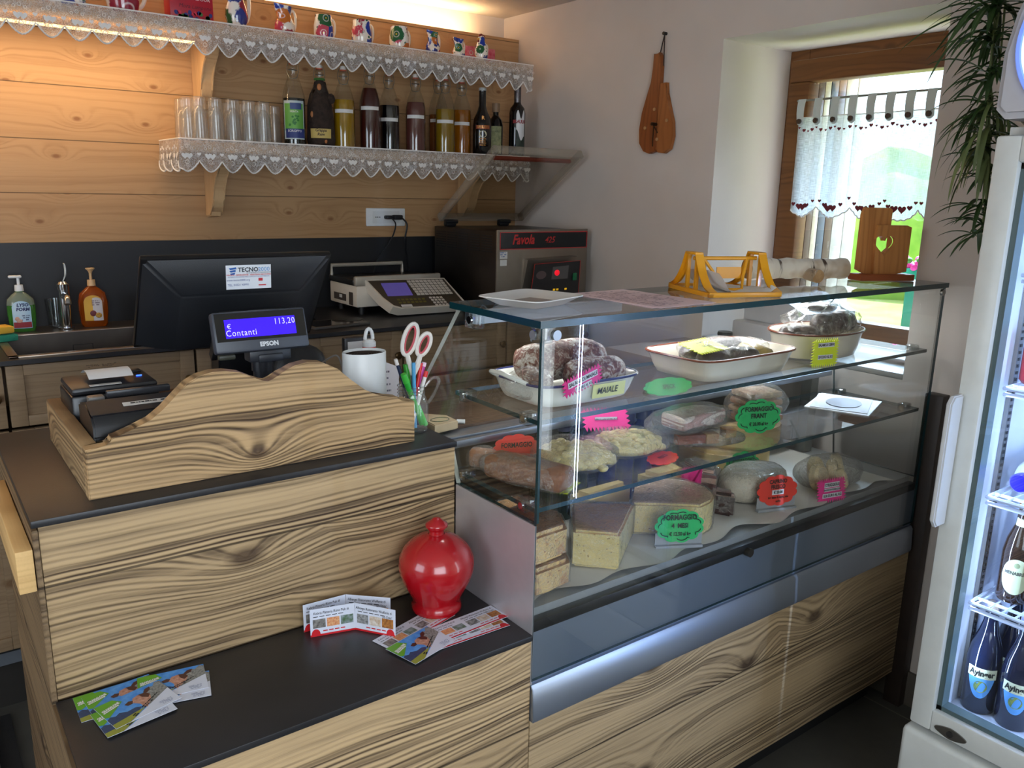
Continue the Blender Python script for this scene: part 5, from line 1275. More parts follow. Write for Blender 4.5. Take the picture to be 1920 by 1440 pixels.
MB().bb(GX0 - .003, GX0 + .001, 1.100, 1.368, .592, .920).build('side_panel', M('satin_side_panel', (204, 200, 204), .36, .6), t)
MB().bb(GX0 + .004, GX1 + .04, 1.50, 1.72, .985, 1.0, bev=.002).build('rear_deck', wood('dark_deck', (92, 74, 60), (58, 44, 36), 'x', 'y', 0, 0, 50, 1., .3, .6, .4, .05, 2., .2, 2., 3.), t)
rl = MB()
for y0_, y1_, z1_ in ((1.405, 1.418, 1.000), (1.420, 1.432, .996), (1.434, 1.446, 1.000), (1.448, 1.50, .994)): rl.bb(GX0 + .002, GX1, y0_, y1_, .984, z1_, bev=.0015)
rl.build('sliding_rail', ALU, t)
def pane(name, boxes, parent=t, thinaxis=None):
    mb = MB(); mb.bb(*boxes)
    d = [boxes[1] - boxes[0], boxes[3] - boxes[2], boxes[5] - boxes[4]]; k = d.index(min(d))
    for f in mb.b.faces:
        n = f.normal if f.normal.length else None
        f.normal_update(); 
        f.material_index = 0 if abs(f.normal[k]) > .9 else 1
    return mb.build(name, [GLASS, GEDGE], parent, smooth=False)
pane('top_glass', (GX0 - .010, GX1 + .008, GY - .006, GYB, TOPZ - .013, TOPZ))
pane('front_glass', (GX0 - .001, GX1 + .004, GY, GY + .007, .600, TOPZ - .0135))
for x in (GX0, GX1 - .006):
    mb = MB(); ol = [(GY + .007, .921 if x < 1 else .74), (GY + .007, TOPZ - .0135), (1.372, TOPZ - .0135), (1.60, 1.002), (1.40, 1.002), (1.37, .921 if x < 1 else .74)]
    mb.prism(ol, .010, (x, 0, 0), (0, 1, 0), (0, 0, 1))
    for f in mb.b.faces: f.normal_update(); f.material_index = 0 if abs(f.normal.x) > .9 else (2 if (abs(f.normal.y) > .3 and abs(f.normal.z) > .2) else 1)
    mb.build('side_glass', [GLASS, M('side_glass_edge', (16, 54, 58), .2, spec=.5), M('pale_glass_edge', (170, 172, 160), .3)], t, smooth=False)
pane('upper_glass_shelf', (GX0 + .012, GX1 - .012, 1.118, 1.395, USZ - .009, USZ))
pane('middle_glass_shelf', (GX0 + .012, GX1 - .012, 1.118, 1.395, MSZ - .009, MSZ))
CLIP = glassy('clip_acrylic', (.86, .90, .90), .16, .05)
def clip(x, y, z, top=False):
    mb = MB(); mb.box((x, y, z), (.030, .026, .024), bev=.003)
    o = mb.build('acrylic_clip', CLIP, t)
    MB().cyl((x - .016, y, z), (x - .012, y, z), .007, seg=14).build('screw_cap', CHROME, o)
for z in (USZ - .004, MSZ - .004):
    for y in (1.155, 1.36): clip(GX0 + .020, y, z); clip(GX1 - .022, y, z)
o = MB().box((GX0 + .012, GY + .018, TOPZ - .026), (.032, .030, .034), bev=.004).build('corner_clip', CLIP, t)
MB().cyl((GX0 + .03, GY - .004, TOPZ - .028), (GX0 + .03, GY + .002, TOPZ - .028), .0095, seg=20).cyl((GX0 - .006, GY + .022, TOPZ - .028), (GX0 - .001, GY + .022, TOPZ - .028), .0085, seg=20).build('screw_cap', M('screw_satin', (150, 154, 158), .35, .6), o)
o = MB().box((GX0 + .006, 1.318, TOPZ - .028), (.022, .040, .034), bev=.003).build('corner_clip', CLIP, t)
MB().cyl((GX0 - .008, 1.318, TOPZ - .028), (GX0 - .003, 1.318, TOPZ - .028), .0075, seg=20).build('screw_cap', CHROME, o)
MB().cyl((GX1 - .01, GY - .004, TOPZ - .026), (GX1 - .01, GY + .004, TOPZ - .026), .0085, seg=20).build('corner_clip', STEEL, t)
MB().cyl((1.533, GY - .006, .703), (1.533, GY + .012, .703), .0105, seg=20).build('glass_stop', M('stop_grey', (70, 66, 60), .3, .7), t)
MB().bb(GX0 + .014, 1.30, 1.326, 1.340, TOPZ - .040, TOPZ - .012, bev=.002).build('light_bar', M('bar_white', (206, 214, 226), .4), t)
MB().bb(2.225, 2.262, 1.425, 1.46, .74, .984).build('rear_strut', M('strut_grey', (120, 120, 116), .4, .4), t)
tag(MB().bb(GX1 + .013, XW - .002, 1.066, 1.118, 0, .985, bev=.002).build('corner_post', M('dark_post', (48, 34, 26), .5, c2=(36, 26, 20), vs=20)), 'dark wooden post between the case end and the window wall', 'post')
t = thing('wooden_block', 'pale triangular wooden block stamped with an oval mark, behind the glass jar', 'block', (.905, 1.512, 1.0005))
TP = [(-.008, -.040), (.058, -.030), (.060, .020), (.000, .085)]
MB().prism(TP, .020, (0, 0, 0), (1, 0, 0), (0, 1, 0), bev=.002).build('block', M('limed_wood', (196, 176, 142), .6, c2=(182, 160, 126), vs=20), t)
MB().tube([(.026 + .022 * math.cos(i * PI / 12), -.006 + .016 * math.sin(i * PI / 12), .0204) for i in range(24)], .0008, 4, closed=True).build('stamp', M('stamp_green', (70, 84, 60), .7), t)
t = thing('white_peg', 'small white peg lying beside the stamped wooden block', 'peg', (.985, 1.520, 1.0005))
MB().cyl((0, 0, .005), (.014, -.012, .005), .005, seg=16).build('peg', WHITEP, t)
# side ledge on the window wall behind the case
tag(MB().bb(1.95, XW - .001, 1.73, 2.06, .97, 1.0, bev=.002).build('side_ledge', M('ledge_beige', (176, 160, 142), .5)), 'beige ledge on the window wall behind the glass case', 'ledge')
t = thing('meat_slicer', 'white machine with a black oval opening on the window sill behind the case', 'machine', (2.47, 1.66, 1.0185), -.10)
WG = M('machine_white', (206, 208, 212), .35)
MB().bb(-.17, .17, -.14, .14, 0, .085, bev=.008).build('base', WG, t)
MB().prism([(-.13, .086), (-.13, .135), (.0, .185), (.13, .185), (.13, .086)], .26, (-.13, 0, 0), (0, 1, 0), (0, 0, 1), bev=.005).build('upper_body', WG, t)
MB().ball((0, -.075, .153), (.085, .05, .018), 28).build('opening', M('opening_black', (28, 28, 32), .2), t)
MB().box((0, .03, .196), (.20, .03, .018), bev=.005).build('carriage', M('brown_bar', (96, 72, 66), .4), t)
t = thing('black_cup', 'small black cup-shaped adapter on the sill left of the white machine', 'adapter', (2.262, 1.80, 1.0005))
MB().lathe([(0, 0), (.022, 0), (.026, .06), (.024, .066), (0, .066)], seg=24).build('body', BLACKP, t)
cpts = [(2.0, 1.77, 1.004), (1.985, 1.85, 1.006), (2.04, 1.92, 1.008), (2.12, 1.90, 1.004), (2.18, 1.95, 1.004), (2.22, 1.90, 1.004), (2.262, 1.826, 1.01)]
MB().tube([Vector(p) - t.location for p in interp(cpts, 8)], .0028, 6).build('cable', BLACKP, t)

lamp('case_fill_light', 'AREA', (1.60, 1.345, TOPZ - .03), 5.0, (.93, .97, 1.0), (0, -.25, -1), 1.3, .03)  # added fill that brightens the case inside, not a fitting of the case
# ---------------------------------------------------------------- price tags
def ink(mb, pts, w=.0009): mb.tube(pts, w, 4); return mb
def cloud_pts(w, h, n=11, b=.10):
    P = []
    for i in range(n * 8):
        a = 2 * PI * i / (n * 8); r = 1 - b + b * abs(math.sin(a * n / 2)) ** .8
        P.append((w / 2 * r * math.cos(a), h / 2 * r * math.sin(a)))
    return P
def spiky(w, h, n=12, d=.0035):
    P = []
    def edge(a, b_, k):
        for i in range(k):
            x = a[0] + (b_[0] - a[0]) * i / k; y = a[1] + (b_[1] - a[1]) * i / k; nx, ny = (b_[1] - a[1]), -(b_[0] - a[0]); L = math.hypot(nx, ny)
            P.append((x - nx / L * d, y - ny / L * d)); x2 = a[0] + (b_[0] - a[0]) * (i + .5) / k; y2 = a[1] + (b_[1] - a[1]) * (i + .5) / k; P.append((x2 + nx / L * d, y2 + ny / L * d))
    c = [(-w / 2, -h / 2), (w / 2, -h / 2), (w / 2, h / 2), (-w / 2, h / 2)]; kx = max(4, int(n)); ky = max(3, int(n * h / w))
    for i in range(4): edge(c[i], c[(i + 1) % 4], kx if i % 2 == 0 else ky)
    return P
INK2 = M('marker_ink', (20, 26, 24), .7)
TG = {'green': M('card_green', (20, 176, 92), .55), 'red': M('card_scarlet', (228, 56, 40), .55), 'pink': M('card_magenta', (226, 34, 130), .55), 'yellow': M('card_lemon', (214, 226, 24), .55)}
def price_tag(label, col, shape, w, h, loc, rz, tilt=0., lines=(), stand=True, arcs=True, rot=None, k=1.25):
    t = thing('price_tag', label, 'price tag', loc, rz)
    t.scale = (k, k, k)
    if rot: t.rotation_euler = rot
    zc = h / 2 + (.010 if stand else 0)
    q = MB().prism(cloud_pts(w, h) if shape == 'cloud' else spiky(w, h), -.0012, (0, 0, zc), (1, 0, 0), (0, tilt, 1)).build('card', TG[col], t, smooth=False)
    if shape == 'cloud' and arcs:
        mb = MB(); P = cloud_pts(w * .86, h * .84, 11, .13)
        for a, b_ in ((2, 14), (18, 30), (34, 46), (50, 58), (64, 74), (78, 86)):
            ink(mb, [Vector((x, -.0016, zc + y)) + Vector((0, tilt * y, 0)) for x, y in P[a:b_]], .0008)
        mb.build('outline', INK2, q)
    for s, y, sz, sx in lines:
        patch = s.startswith('#')
        if s.startswith('='):
            bw_ = len(s) * sz * .52 * sx; mb = MB(); mb.poly([(-bw_ / 2, -.0014 + tilt * (y), zc + y - sz * .62), (bw_ / 2, -.0014 + tilt * y, zc + y - sz * .62), (bw_ / 2, -.0014 + tilt * y, zc + y + sz * .62), (-bw_ / 2, -.0014 + tilt * y, zc + y + sz * .62)]); mb.build('print_strip', M('strip_white', (222, 220, 224), .6), q); s = s[1:]
        lettering(s, sz, INK2, q, (0, -.0020 + tilt * y, zc + y), (1, 0, 0), (0, tilt, 1), sx=sx, bold=sz * .03, name='lettering')
    if stand:
        MB().prism([(-w * .47, 0), (w * .47, 0), (w * .47, h * .45), (-w * .47, h * .45)], .0016, (0, .003, 0), (1, 0, 0), (0, 0, 1)).bb(-w * .47, w * .47, -.006, .006, 0, .0055, bev=.0006).build('stand', M('stand_grey', (150, 152, 154), .4), t)
    return t
# ---------------------------------------------------------------- food on the well floor
ps = MB(); ps.grid(lambda u, v: Vector((.905 + 1.30 * u, 1.128 + .46 * v + (.010 * math.sin(u * 17) + .012 * math.sin(u * 41)) * (1 - v), WZ + .0015 + (.003 + .003 * math.sin(u * 29)) * (1 - v) ** 6)), 120, 8)
tag(ps.build('paper_sheet', M('greaseproof_paper', (206, 203, 196), .8, c2=(198, 194, 186), vs=8)), 'white greaseproof paper with a wavy edge under the cheeses', 'paper sheet')
PZ = WZ + .003
def cheese(name, base, spots, f=.5, crust=None, sc=60, th=(.0, .0)):
    b = NB(name); v = b.obj(); n1 = b.noise(v, 9, 3); vo = b.voro(v, sc); n2 = b.noise(v, 40, 3, .7)
    col = b.mix(b.rng(n1, .3, .7), lin(base), lin(tuple(q * .93 for q in base)))
    hole = b.m('MULTIPLY', b.rng(vo.outputs['Distance'], .16, .24, 1, 0), b.m('GREATER_THAN', b.noise(v, sc * .5, 1), 1 - f))
    col = b.mix(hole, col, lin(spots))
    if crust:
        col = b.mix(b.m('MULTIPLY', b.rng(n2, .52, .62), crust[1]), col, lin(crust[0]))
    p = b.pbsdf(col, .45); b.put(p.inputs['Normal'], b.bump(b.m('SUBTRACT', n2, hole), .3, .003)); p.inputs['Subsurface Weight'].default_value = 0
    return b.end(p.outputs[0])
C_SPOT = cheese('spiced_cheese', (226, 190, 124), (132, 64, 30), .56, ((170, 84, 44), .45), 120)
C_SPOTTOP = cheese('spiced_crust', (176, 112, 62), (110, 56, 28), .5, ((140, 70, 34), .6), 90)
C_PALE = cheese('pale_cheese', (230, 208, 140), (164, 132, 74), .42, None, 110)
C_HOLE = cheese('holed_cheese', (228, 204, 132), (150, 110, 60), .45, ((190, 140, 88), .25), 75)
C_WHEEL = cheese('wheel_cheese', (222, 192, 128), (150, 118, 70), .36, None, 60)
CRUST_O = M('orange_rind', (224, 160, 90), .5, c2=(230, 184, 126), vs=14, bump=.2)
CRUST_P = M('pinkish_rind', (214, 172, 138), .5, c2=(222, 186, 152), vs=16, bump=.2)
def slab(name, label, plan, z0, h, msides, mtop, cat='cheese', bev=.008, film=True, group=None, jit=.0015):
    cx = sum(p[0] for p in plan) / len(plan); cy = sum(p[1] for p in plan) / len(plan)
    t = thing(name, label, cat, (cx, cy, z0), 0, group); P = [(x - cx, y - cy) for x, y in plan]
    mb = MB(); mb.prism(P, h, (0, 0, 0), (1, 0, 0), (0, 1, 0), bev=bev); bmesh.ops.subdivide_edges(mb.b, edges=list(mb.b.edges), cuts=2, use_grid_fill=True)
    mb.jiggle(jit, 22, cx)
    for f in mb.b.faces: f.normal_update(); f.material_index = 1 if f.normal.z > .6 else 0
    mb.build('cheese' if cat == 'cheese' else 'meat', [msides, mtop], t, 50)
    if film:
        mb = MB(); mb.prism([(x * 1.05, y * 1.05) for x, y in P], h * 1.05, (0, 0, .0005), (1, 0, 0), (0, 1, 0), bev=bev * 1.3); bmesh.ops.subdivide_edges(mb.b, edges=list(mb.b.edges), cuts=3, use_grid_fill=True)
        mb.jiggle(.0035, 50, cy); mb.build('cling_film', FILM, t, 60)
    return t
L0 = [(.905, 1.27), (.925, 1.14), (1.015, 1.148), (1.055, 1.215), (1.03, 1.30)]
slab('cheese_wedge', 'lower of two stacked spice-speckled cheeses in the left corner of the case', L0, PZ, .058, C_SPOT, C_SPOTTOP)
slab('cheese_wedge', 'upper of two stacked spice-speckled cheeses in the left corner of the case', [(x - .004, y + .008) for x, y in L0], PZ + .0625, .066, C_SPOT, C_SPOTTOP)
slab('cheese_wedge', 'plain pale cheese wedge with an orange top, right of the speckled stack', [(1.078, 1.210), (1.147, 1.142), (1.298, 1.252), (1.18, 1.335)], PZ, .082, C_PALE, CRUST_O, bev=.005)
hw = [(1.300, 1.262), (1.425, 1.162)] + [(1.425 + .012 + .098 * math.cos(a), 1.262 + .098 * math.sin(a)) for a in [i * PI / 10 - 1.2 for i in range(11)]]
slab('cheese_half_wheel', 'half wheel of holed cheese behind the green four-months sign', hw, PZ, .078, C_HOLE, CRUST_P, bev=.005)
ov_ = [(1.752 + .105 * math.cos(a * PI / 12), 1.275 + .070 * math.sin(a * PI / 12)) for a in range(24)]
t = thing('fresh_cheese', 'large white film-wrapped fresh goat cheese behind the red sign', 'cheese', (1.752, 1.266, PZ), -.1)
GP = [(0, .001), (.075, .001), (.094, .008), (.103, .025), (.105, .045), (.099, .064), (.082, .078), (.050, .084), (0, .086)]
MB().lathe(GP, seg=48, sy=.66).jiggle(.003, 16, 2).build('cheese', M('fresh_white', (212, 200, 178), .5, c2=(200, 188, 166), vs=10, bump=.2), t, 60)
MB().lathe([(r * 1.04, z * 1.03) for r, z in GP], seg=60, sy=.66).jiggle(.004, 40, 5).build('cling_film', FILM, t, 60)
def wheel(label, cx, cy, z, r, h, a0, a1):
    pl = [(cx, cy)] if abs(a1 - a0) < 6 else []
    pl += [(cx + r * math.cos(a0 + (a1 - a0) * i / 20), cy + r * math.sin(a0 + (a1 - a0) * i / 20)) for i in range(21 if pl else 20)]
    return slab('stacked_cheese', label, pl, z, h, C_WHEEL, M('wheel_rind', (206, 178, 128), .5, c2=(190, 160, 112), vs=9), bev=.010, film=False)
wheel('lower of two stacked cheese wheels at the back, behind the goat cheese', 1.89, 1.475, PZ, .13, .078, 0, 2 * PI)
wheel('upper of two stacked cheese wheels at the back, behind the goat cheese', 1.925, 1.470, PZ + .079, .13, .070, 0, 2 * PI)
slab('cheese_block', 'tan cheese block at the back, left of the pink sign and cured ham', [(1.475, 1.415), (1.485, 1.352), (1.595, 1.350), (1.600, 1.415)], PZ, .082, C_WHEEL, C_WHEEL, bev=.012, film=False)
slab('cheese_block', 'tan cheese block at the back left, behind the orange-topped wedge', [(1.235, 1.402), (1.245, 1.345), (1.395, 1.362), (1.390, 1.402)], PZ, .080, C_WHEEL, C_WHEEL, bev=.012, film=False)
slab('cheese_block', 'small cheese block in its bag at the far left, behind the satin side panel', [(.93, 1.42), (.95, 1.34), (1.09, 1.35), (1.10, 1.43)], PZ, .09, C_WHEEL, CRUST_O, bev=.01, film=True)
def meat(name, red, fat):
    b = NB(name); v = b.obj(); x, y, z = b.sep(v); n = b.noise(b.comb(b.m('MULTIPLY', x, 7.), y, b.m('MULTIPLY', z, 34.)), 1.2, 3, .6, .8)
    p = b.pbsdf(b.ramp(n, [(.38, lin(red)), (.47, lin(tuple(v_ * .8 for v_ in red))), (.50, lin(fat)), (.7, lin(fat))]), .3); p.inputs['Coat Weight'].default_value = .3
    return b.end(p.outputs[0])
SPECK = meat('cured_ham', (120, 52, 54), (206, 168, 150)); DKM = M('dark_cured_crust', (58, 30, 28), .35, c2=(40, 22, 20), vs=30, bump=.3)
slab('cured_ham', 'piece of dark-crusted cured ham in film, left of the white goat cheese', [(1.610, 1.345), (1.640, 1.295), (1.700, 1.330), (1.70, 1.42), (1.64, 1.42)], PZ, .078, SPECK, DKM, 'cured meat', .010)
slab('cured_ham', 'small dark cured piece peeking out right of the half wheel', [(1.560, 1.24), (1.585, 1.19), (1.612, 1.215), (1.60, 1.27)], PZ, .060, DKM, SPECK, 'cured meat', .008)
# rolled pastries or small cheeses in a bag
def bag(parent, c, r, seed, wrinkle=.10, seg=28, mat=None):
    mb = MB().ball(c, r, seg); R_ = Vector(r)
    from mathutils import noise as nz
    for v in mb.b.verts:
        k = nz.noise(v.co * 24 + Vector((seed, 0, 0))) * wrinkle
        v.co = Vector(c) + (v.co - Vector(c)) * (1 + k)
        v.co.z = max(v.co.z, .0008)
    return mb.build('clear_bag', mat or FILM, parent, 70)
t = thing('bagged_cheeses', 'clear bag of small round white cheeses at the right of the case', 'cheese', (1.985, 1.20, PZ), -.2)
CRM2 = M('stracchino', (222, 204, 160), .5, c2=(206, 180, 130), vs=14, bump=.3)
for i, (x, y, z, r) in enumerate(((-.045, -.02, .036, .036), (-.02, .015, .040, .040), (.03, .0, .035, .036), (.065, .02, .040, .038), (.02, -.035, .028, .028))):
    MB().lathe([(0, -.014), (r * .8, -.014), (r, -.008), (r, .008), (r * .8, .014), (0, .014)], seg=28).build('round_cheese', CRM2, t, loc=(x, y, z + .002), rot=(PI / 2 - .25, 0, .3 + .2 * i))
bag(t, (.01, 0, .040), (.115, .065, .050), 3., .14)

# tags standing in the well
def on(px, py, z, dy=0): q = at(px, py, 'z', z); return (q.x, q.y + dy, z)
price_tag('green cloud sign reading formaggio 4 mesi', 'green', 'cloud', .094, .062, (1.342, 1.150, PZ), -.48, .12, (('FORMAGGIO', .016, .0135, .8), ('4  MESI', .001, .012, .85), ('\u20ac 12.50 al kg', -.014, .0095, .8)))
price_tag('red cloud sign reading caprino fresco', 'red', 'cloud', .098, .064, (1.722, 1.166, PZ), -.30, .12, (('CAPRINO', .019, .0115, .85), ('FRESCO', .008, .0115, .85), ('=\u20ac 20.00', -.003, .0085, .8), ('Ing. latte di capra, sale', -.013, .0068, .8), ('caglio', -.021, .0068, .8)), arcs=False)
price_tag('magenta spiky label reading striggiole in front of the bagged cheeses', 'pink', 'spiky', .074, .044, (1.905, 1.128, PZ), -.22, .16, (('=STRIGGIOLE', .012, .0090, .8), ('=BAGOS DI FORMAGGIO', .002, .0055, .8), ('=8.00 EURO AL KG', -.010, .0080, .8)), stand=False)
price_tag('green cloud sign half hidden behind the white goat cheese', 'green', 'cloud', .095, .064, (1.800, 1.338, PZ + .012), -.2, .05, (('FORMAGGIO', .012, .012, .8),), stand=False, k=1.3)
price_tag('magenta label standing left of the dark-crusted ham', 'pink', 'spiky', .045, .075, (1.578, 1.325, PZ), -.3, 0, (('=GUANCIALE', .0, .0065, .7),), stand=False)

# ---------------------------------------------------------------- middle shelf
def loaf(label, c, L, w, h, ang, seed):
    t = thing('vacuum_loaf', label, 'cured meat', (c[0], c[1], MSZ + .0005), ang)
    mb = MB().box((0, 0, h / 2 + .002), (L, w, h), bev=h * .32, seg=3); bmesh.ops.subdivide_edges(mb.b, edges=list(mb.b.edges), cuts=3, use_grid_fill=True); mb.jiggle(.003, 24, seed)
    mb.build('loaf', M('brown_loaf', (150, 100, 66), .5, c2=(112, 68, 46), vs=26, bump=.5, bs=60), t, 60)
    bag(t, (0, 0, h / 2), (L * .62, w * .68, h * .72), seed, .12); return t
loaf('film-wrapped brown smoked loaf nearest the corner glass on the middle shelf', (.972, 1.235), .19, .066, .048, -1.22, 1.)
loaf('film-wrapped brown smoked loaf further back left on the middle shelf', (.952, 1.366), .06, .040, .040, -.9, 4.)
GN = M('fresh_gnocchi', (222, 206, 140), .5, c2=(206, 186, 118), vs=12)
def gnocchi(label, c, rx, ry, rz_, ang, seed, n=46):
    t = thing('gnocchi_bag', label, 'pasta bag', (c[0], c[1], MSZ + .0005), ang); R = random.Random(seed)
    mb = MB()
    for i in range(n):
        a = R.uniform(0, 2 * PI); d = math.sqrt(R.random()); x, y = rx * .86 * d * math.cos(a), ry * .86 * d * math.sin(a)
        z = .010 + rz_ * 1.35 * math.sqrt(max(0, 1 - d * d)) * R.uniform(.75, 1)
        k = len(mb.b.verts); mb.ball((x, y, z), (R.uniform(.010, .015), R.uniform(.008, .012), .008), 8)
    o = mb.build('gnocchi', GN, t, 60); o['kind'] = 'stuff'
    MB().ball((0, 0, rz_ * .72), (rx * .84, ry * .84, rz_ * .70), 20).build('lower_layer', GN, t)
    bag(t, (0, 0, rz_ * .9), (rx * 1.05, ry * 1.02, rz_ * 1.02), seed, .10); return t
g1 = gnocchi('clear bag of pale gnocchi in the centre-left of the middle shelf', (1.118, 1.262), .094, .088, .034, -.5, 5, 70)
g2 = gnocchi('clear bag of pale gnocchi with the magenta label leaning behind it', (1.282, 1.272), .100, .080, .030, -.2, 9, 70)
price_tag('magenta label lying on top of the second gnocchi bag', 'pink', 'spiky', .085, .030, (1.270, 1.330, MSZ + .050), -.45, .9, (('=GNOCCHI DI PATATE', .0, .0065, .7),), stand=False)
price_tag('red cloud sign leaning behind the smoked loaf at the left', 'red', 'cloud', .085, .050, (1.030, 1.352, MSZ + .002), -.35, .12, (('FORMAGGIO', .006, .012, .8),), stand=False, arcs=False)
price_tag('small red sign under the front edge of the second gnocchi bag', 'red', 'cloud', .085, .045, (1.325, 1.165, MSZ + .0012), 0, 0, (('FRESCO', 0, .010, .8),), stand=False, arcs=False, rot=(-PI / 2 + .12, 0, .25))
price_tag('yellow spiky label lying in front of the first gnocchi bag', 'yellow', 'spiky', .062, .032, (1.030, 1.165, MSZ + .0015), 0, 0, (), stand=False, rot=(-PI / 2 + .05, 0, .5))
t = thing('lard_slab', 'vacuum-packed slab of white lard with a dark edge in the middle shelf centre', 'cured meat', (1.495, 1.265, MSZ + .032), .0)
LARD = meat('white_lard', (196, 150, 140), (224, 206, 192))
mb = MB().box((0, 0, .022), (.155, .080, .036), bev=.012, seg=3); bmesh.ops.subdivide_edges(mb.b, edges=list(mb.b.edges), cuts=3, use_grid_fill=True); mb.jiggle(.006, 16, 2)
for f in mb.b.faces: f.normal_update(); f.material_index = 1 if f.normal.z > .75 else 0
mb.build('lard', [LARD, M('lard_top', (206, 190, 172), .4, c2=(120, 84, 60), vs=18)], t, 60)
bag(t, (-.02, 0, .022), (.135, .062, .034), 7., .2)
t = thing('speck_block', 'two film-packed smoked bacon pieces under the white lard slab', 'cured meat', (1.490, 1.225, MSZ + .0005), -.35)
MB().box((-.035, 0, .014), (.075, .022, .022), bev=.002).build('red_strip', M('smoked_red', (132, 56, 28), .4), t)
MB().box((.018, 0, .014), (.034, .030, .024), bev=.002).build('fat_block', M('smoked_fat', (206, 170, 110), .45, c2=(150, 96, 56), vs=30), t)
MB().box((.085, .03, .014), (.030, .030, .022), bev=.002).build('fat_block', M('smoked_fat', (206, 170, 110), .45), t)
bag(t, (.0, 0, .014), (.115, .050, .016), 8., .2)
price_tag('green cloud sign reading formaggio frant inside the meat bag', 'green', 'cloud', .098, .066, (1.668, 1.205, MSZ + .002), -.36, .10, (('FORMAGGIO', .014, .0125, .8), ('FRANT', .001, .0125, .85), ('\u20ac 20.00 al kg', -.014, .0095, .8)), stand=False, k=1.32)
t = thing('sliced_meat_bag', 'crumpled clear bag of pale sliced meats behind the green frant sign', 'cured meat', (1.770, 1.290, MSZ + .0005), -.2)
for k in range(4): MB().box((0, .0, .012 + k * .021), (.125 - k * .006, .080, .017), bev=.006).build('slice_stack', M('pale_ham_%d' % (k % 2), ((196, 160, 136), (214, 192, 166))[k % 2], .45, c2=(150, 106, 84), vs=22), t)
bag(t, (0, 0, .048), (.092, .064, .055), 11., .16)
price_tag('green oval sign lying flat behind the lard, just under the upper shelf', 'green', 'cloud', .120, .034, (1.520, 1.372, MSZ + .085), -.2, .5, (('SPECK', 0, .012, .9),), stand=False, arcs=False)
t = thing('paper_stack', 'white paper sheets lying at the right end of the middle shelf', 'paper', (2.13, 1.255, MSZ + .0005), .35)
MB().bb(-.10, .10, -.085, .085, 0, .003).build('sheet', PAPER, t); MB().bb(-.09, .09, -.07, .08, .003, .005).build('sheet', M('paper_shade', (206, 206, 212), .7), t, rot=(0, 0, .1))
MB().lathe([(0, .0055), (.045, .0055), (.047, .007), (0, .008)], seg=28, sx=1.3).build('oval_reflection', M('reflection_lilac', (120, 112, 118), .4), t)  # flat disc standing in for a machine's oval reflection on the sheets
# bottles and jars under the sliding rail
BG = M('green_bottle', (14, 36, 22), .08, coat=.6)
for i, (px, py, c, nm) in enumerate(((1018, 812, (120, 116, 140), 'left of three'), (1060, 799, (110, 110, 136), 'middle of three'), (1087, 792, (96, 100, 130), 'right of three'))):
    q = at(px, py, 'y', 1.432); t = thing('beer_bottle', 'dark green capped bottle under the sliding rail, %s' % nm, 'bottle', (q.x, 1.436, PZ + .001), 0, 'green bottles at the back of the case')
    H0 = q.z - PZ - .002
    MB().lathe([(0, 0), (.027, 0), (.0285, .008), (.0285, H0 * .55), (.022, H0 * .68), (.0135, H0 * .80), (.0125, H0 * .97), (0, H0 * .97)], seg=24).build('glass', BG, t)
    MB().lathe([(.0155, H0 * .955), (.015, H0 * .995), (.012, H0), (0, H0)], seg=18).build('crown_cap', M('cap_lilac_%d' % i, c, .3, .5), t)
BB = M('cobalt_jar', (20, 26, 110), .15, coat=.4, c2=(30, 30, 70), vs=20)
for i, px in enumerate((1150, 1183, 1216)):
    q = at(px, 782, 'y', 1.432); t = thing('blue_jar', 'dark blue jar at the back of the case behind the gnocchi, %s' % ('left of three', 'middle of three', 'right of three')[i], 'jar', (q.x, 1.446, PZ + .001), 0, 'blue jars at the back of the case')
    MB().lathe([(0, 0), (.024, 0), (.0255, .01), (.0255, .19), (.020, .205), (.020, .210)], seg=24).build('body', BB, t)
    MB().lathe([(.022, .206), (.022, .226), (.020, .230), (0, .230)], seg=24).build('lid', M('lid_navy', (36, 26, 60), .3), t)

# ---------------------------------------------------------------- dishes on the upper shelf
def dish(name, label, c, rx, ry, h, mat, rimc, ang=0., ovalk=4.0, handles=False):
    t = thing(name, label, 'dish', (c[0], c[1], USZ + .0005), ang)
    def sup(a, k): 
        ca, sa = math.cos(a), math.sin(a); return (abs(ca) ** (2 / k) * (1 if ca > 0 else -1), abs(sa) ** (2 / k) * (1 if sa > 0 else -1))
    def ring(s, z, bump_=True): 
        out = []
        for i in range(72):
            x, y = sup(2 * PI * i / 72, ovalk); dz = 0
            if handles and bump_: e = max(0, abs(x) - .93) / .07; dz = -.0
            out.append(Vector((x * rx * s, y * ry * s, z + dz)))
        return out
    lv = [(0, .001), (.80, .001), (.84, .003), (.90, h * .4), (.965, h * .93), (1.0, h), (.985, h + .002), (.95, h * .96), (.875, h * .45), (.82, .008), (0, .007)]
    mb = MB(); rows = []
    for s, z in lv: rows.append([mb.b.verts.new(p) for p in ring(s, z)] if s else [mb.b.verts.new((0, 0, z))])
    for A, B in zip(rows, rows[1:]):
        for i in range(72):
            j = (i + 1) % 72; q = []
            for v in (A[i % len(A)], A[j % len(A)], B[j % len(B)], B[i % len(B)]):
                if v not in q: q.append(v)
            if len(q) > 2: mb.b.faces.new(q)
    mb.build('dish_body', mat, t, 50)
    MB().tube(ring(.995, h + .0005), .0028, 6, closed=True).build('painted_rim', M('rim_%d' % rimc[0], rimc, .25), t)
    if handles:
        for s in (-1,):
            MB().tube(interp([(s * rx * .97, -.045, h), (s * (rx + .024), -.035, h + .014), (s * (rx + .028), 0, h + .018), (s * (rx + .024), .035, h + .014), (s * rx * .97, .045, h)], 5), .0045, 8).build('handle', mat, t)
    return t
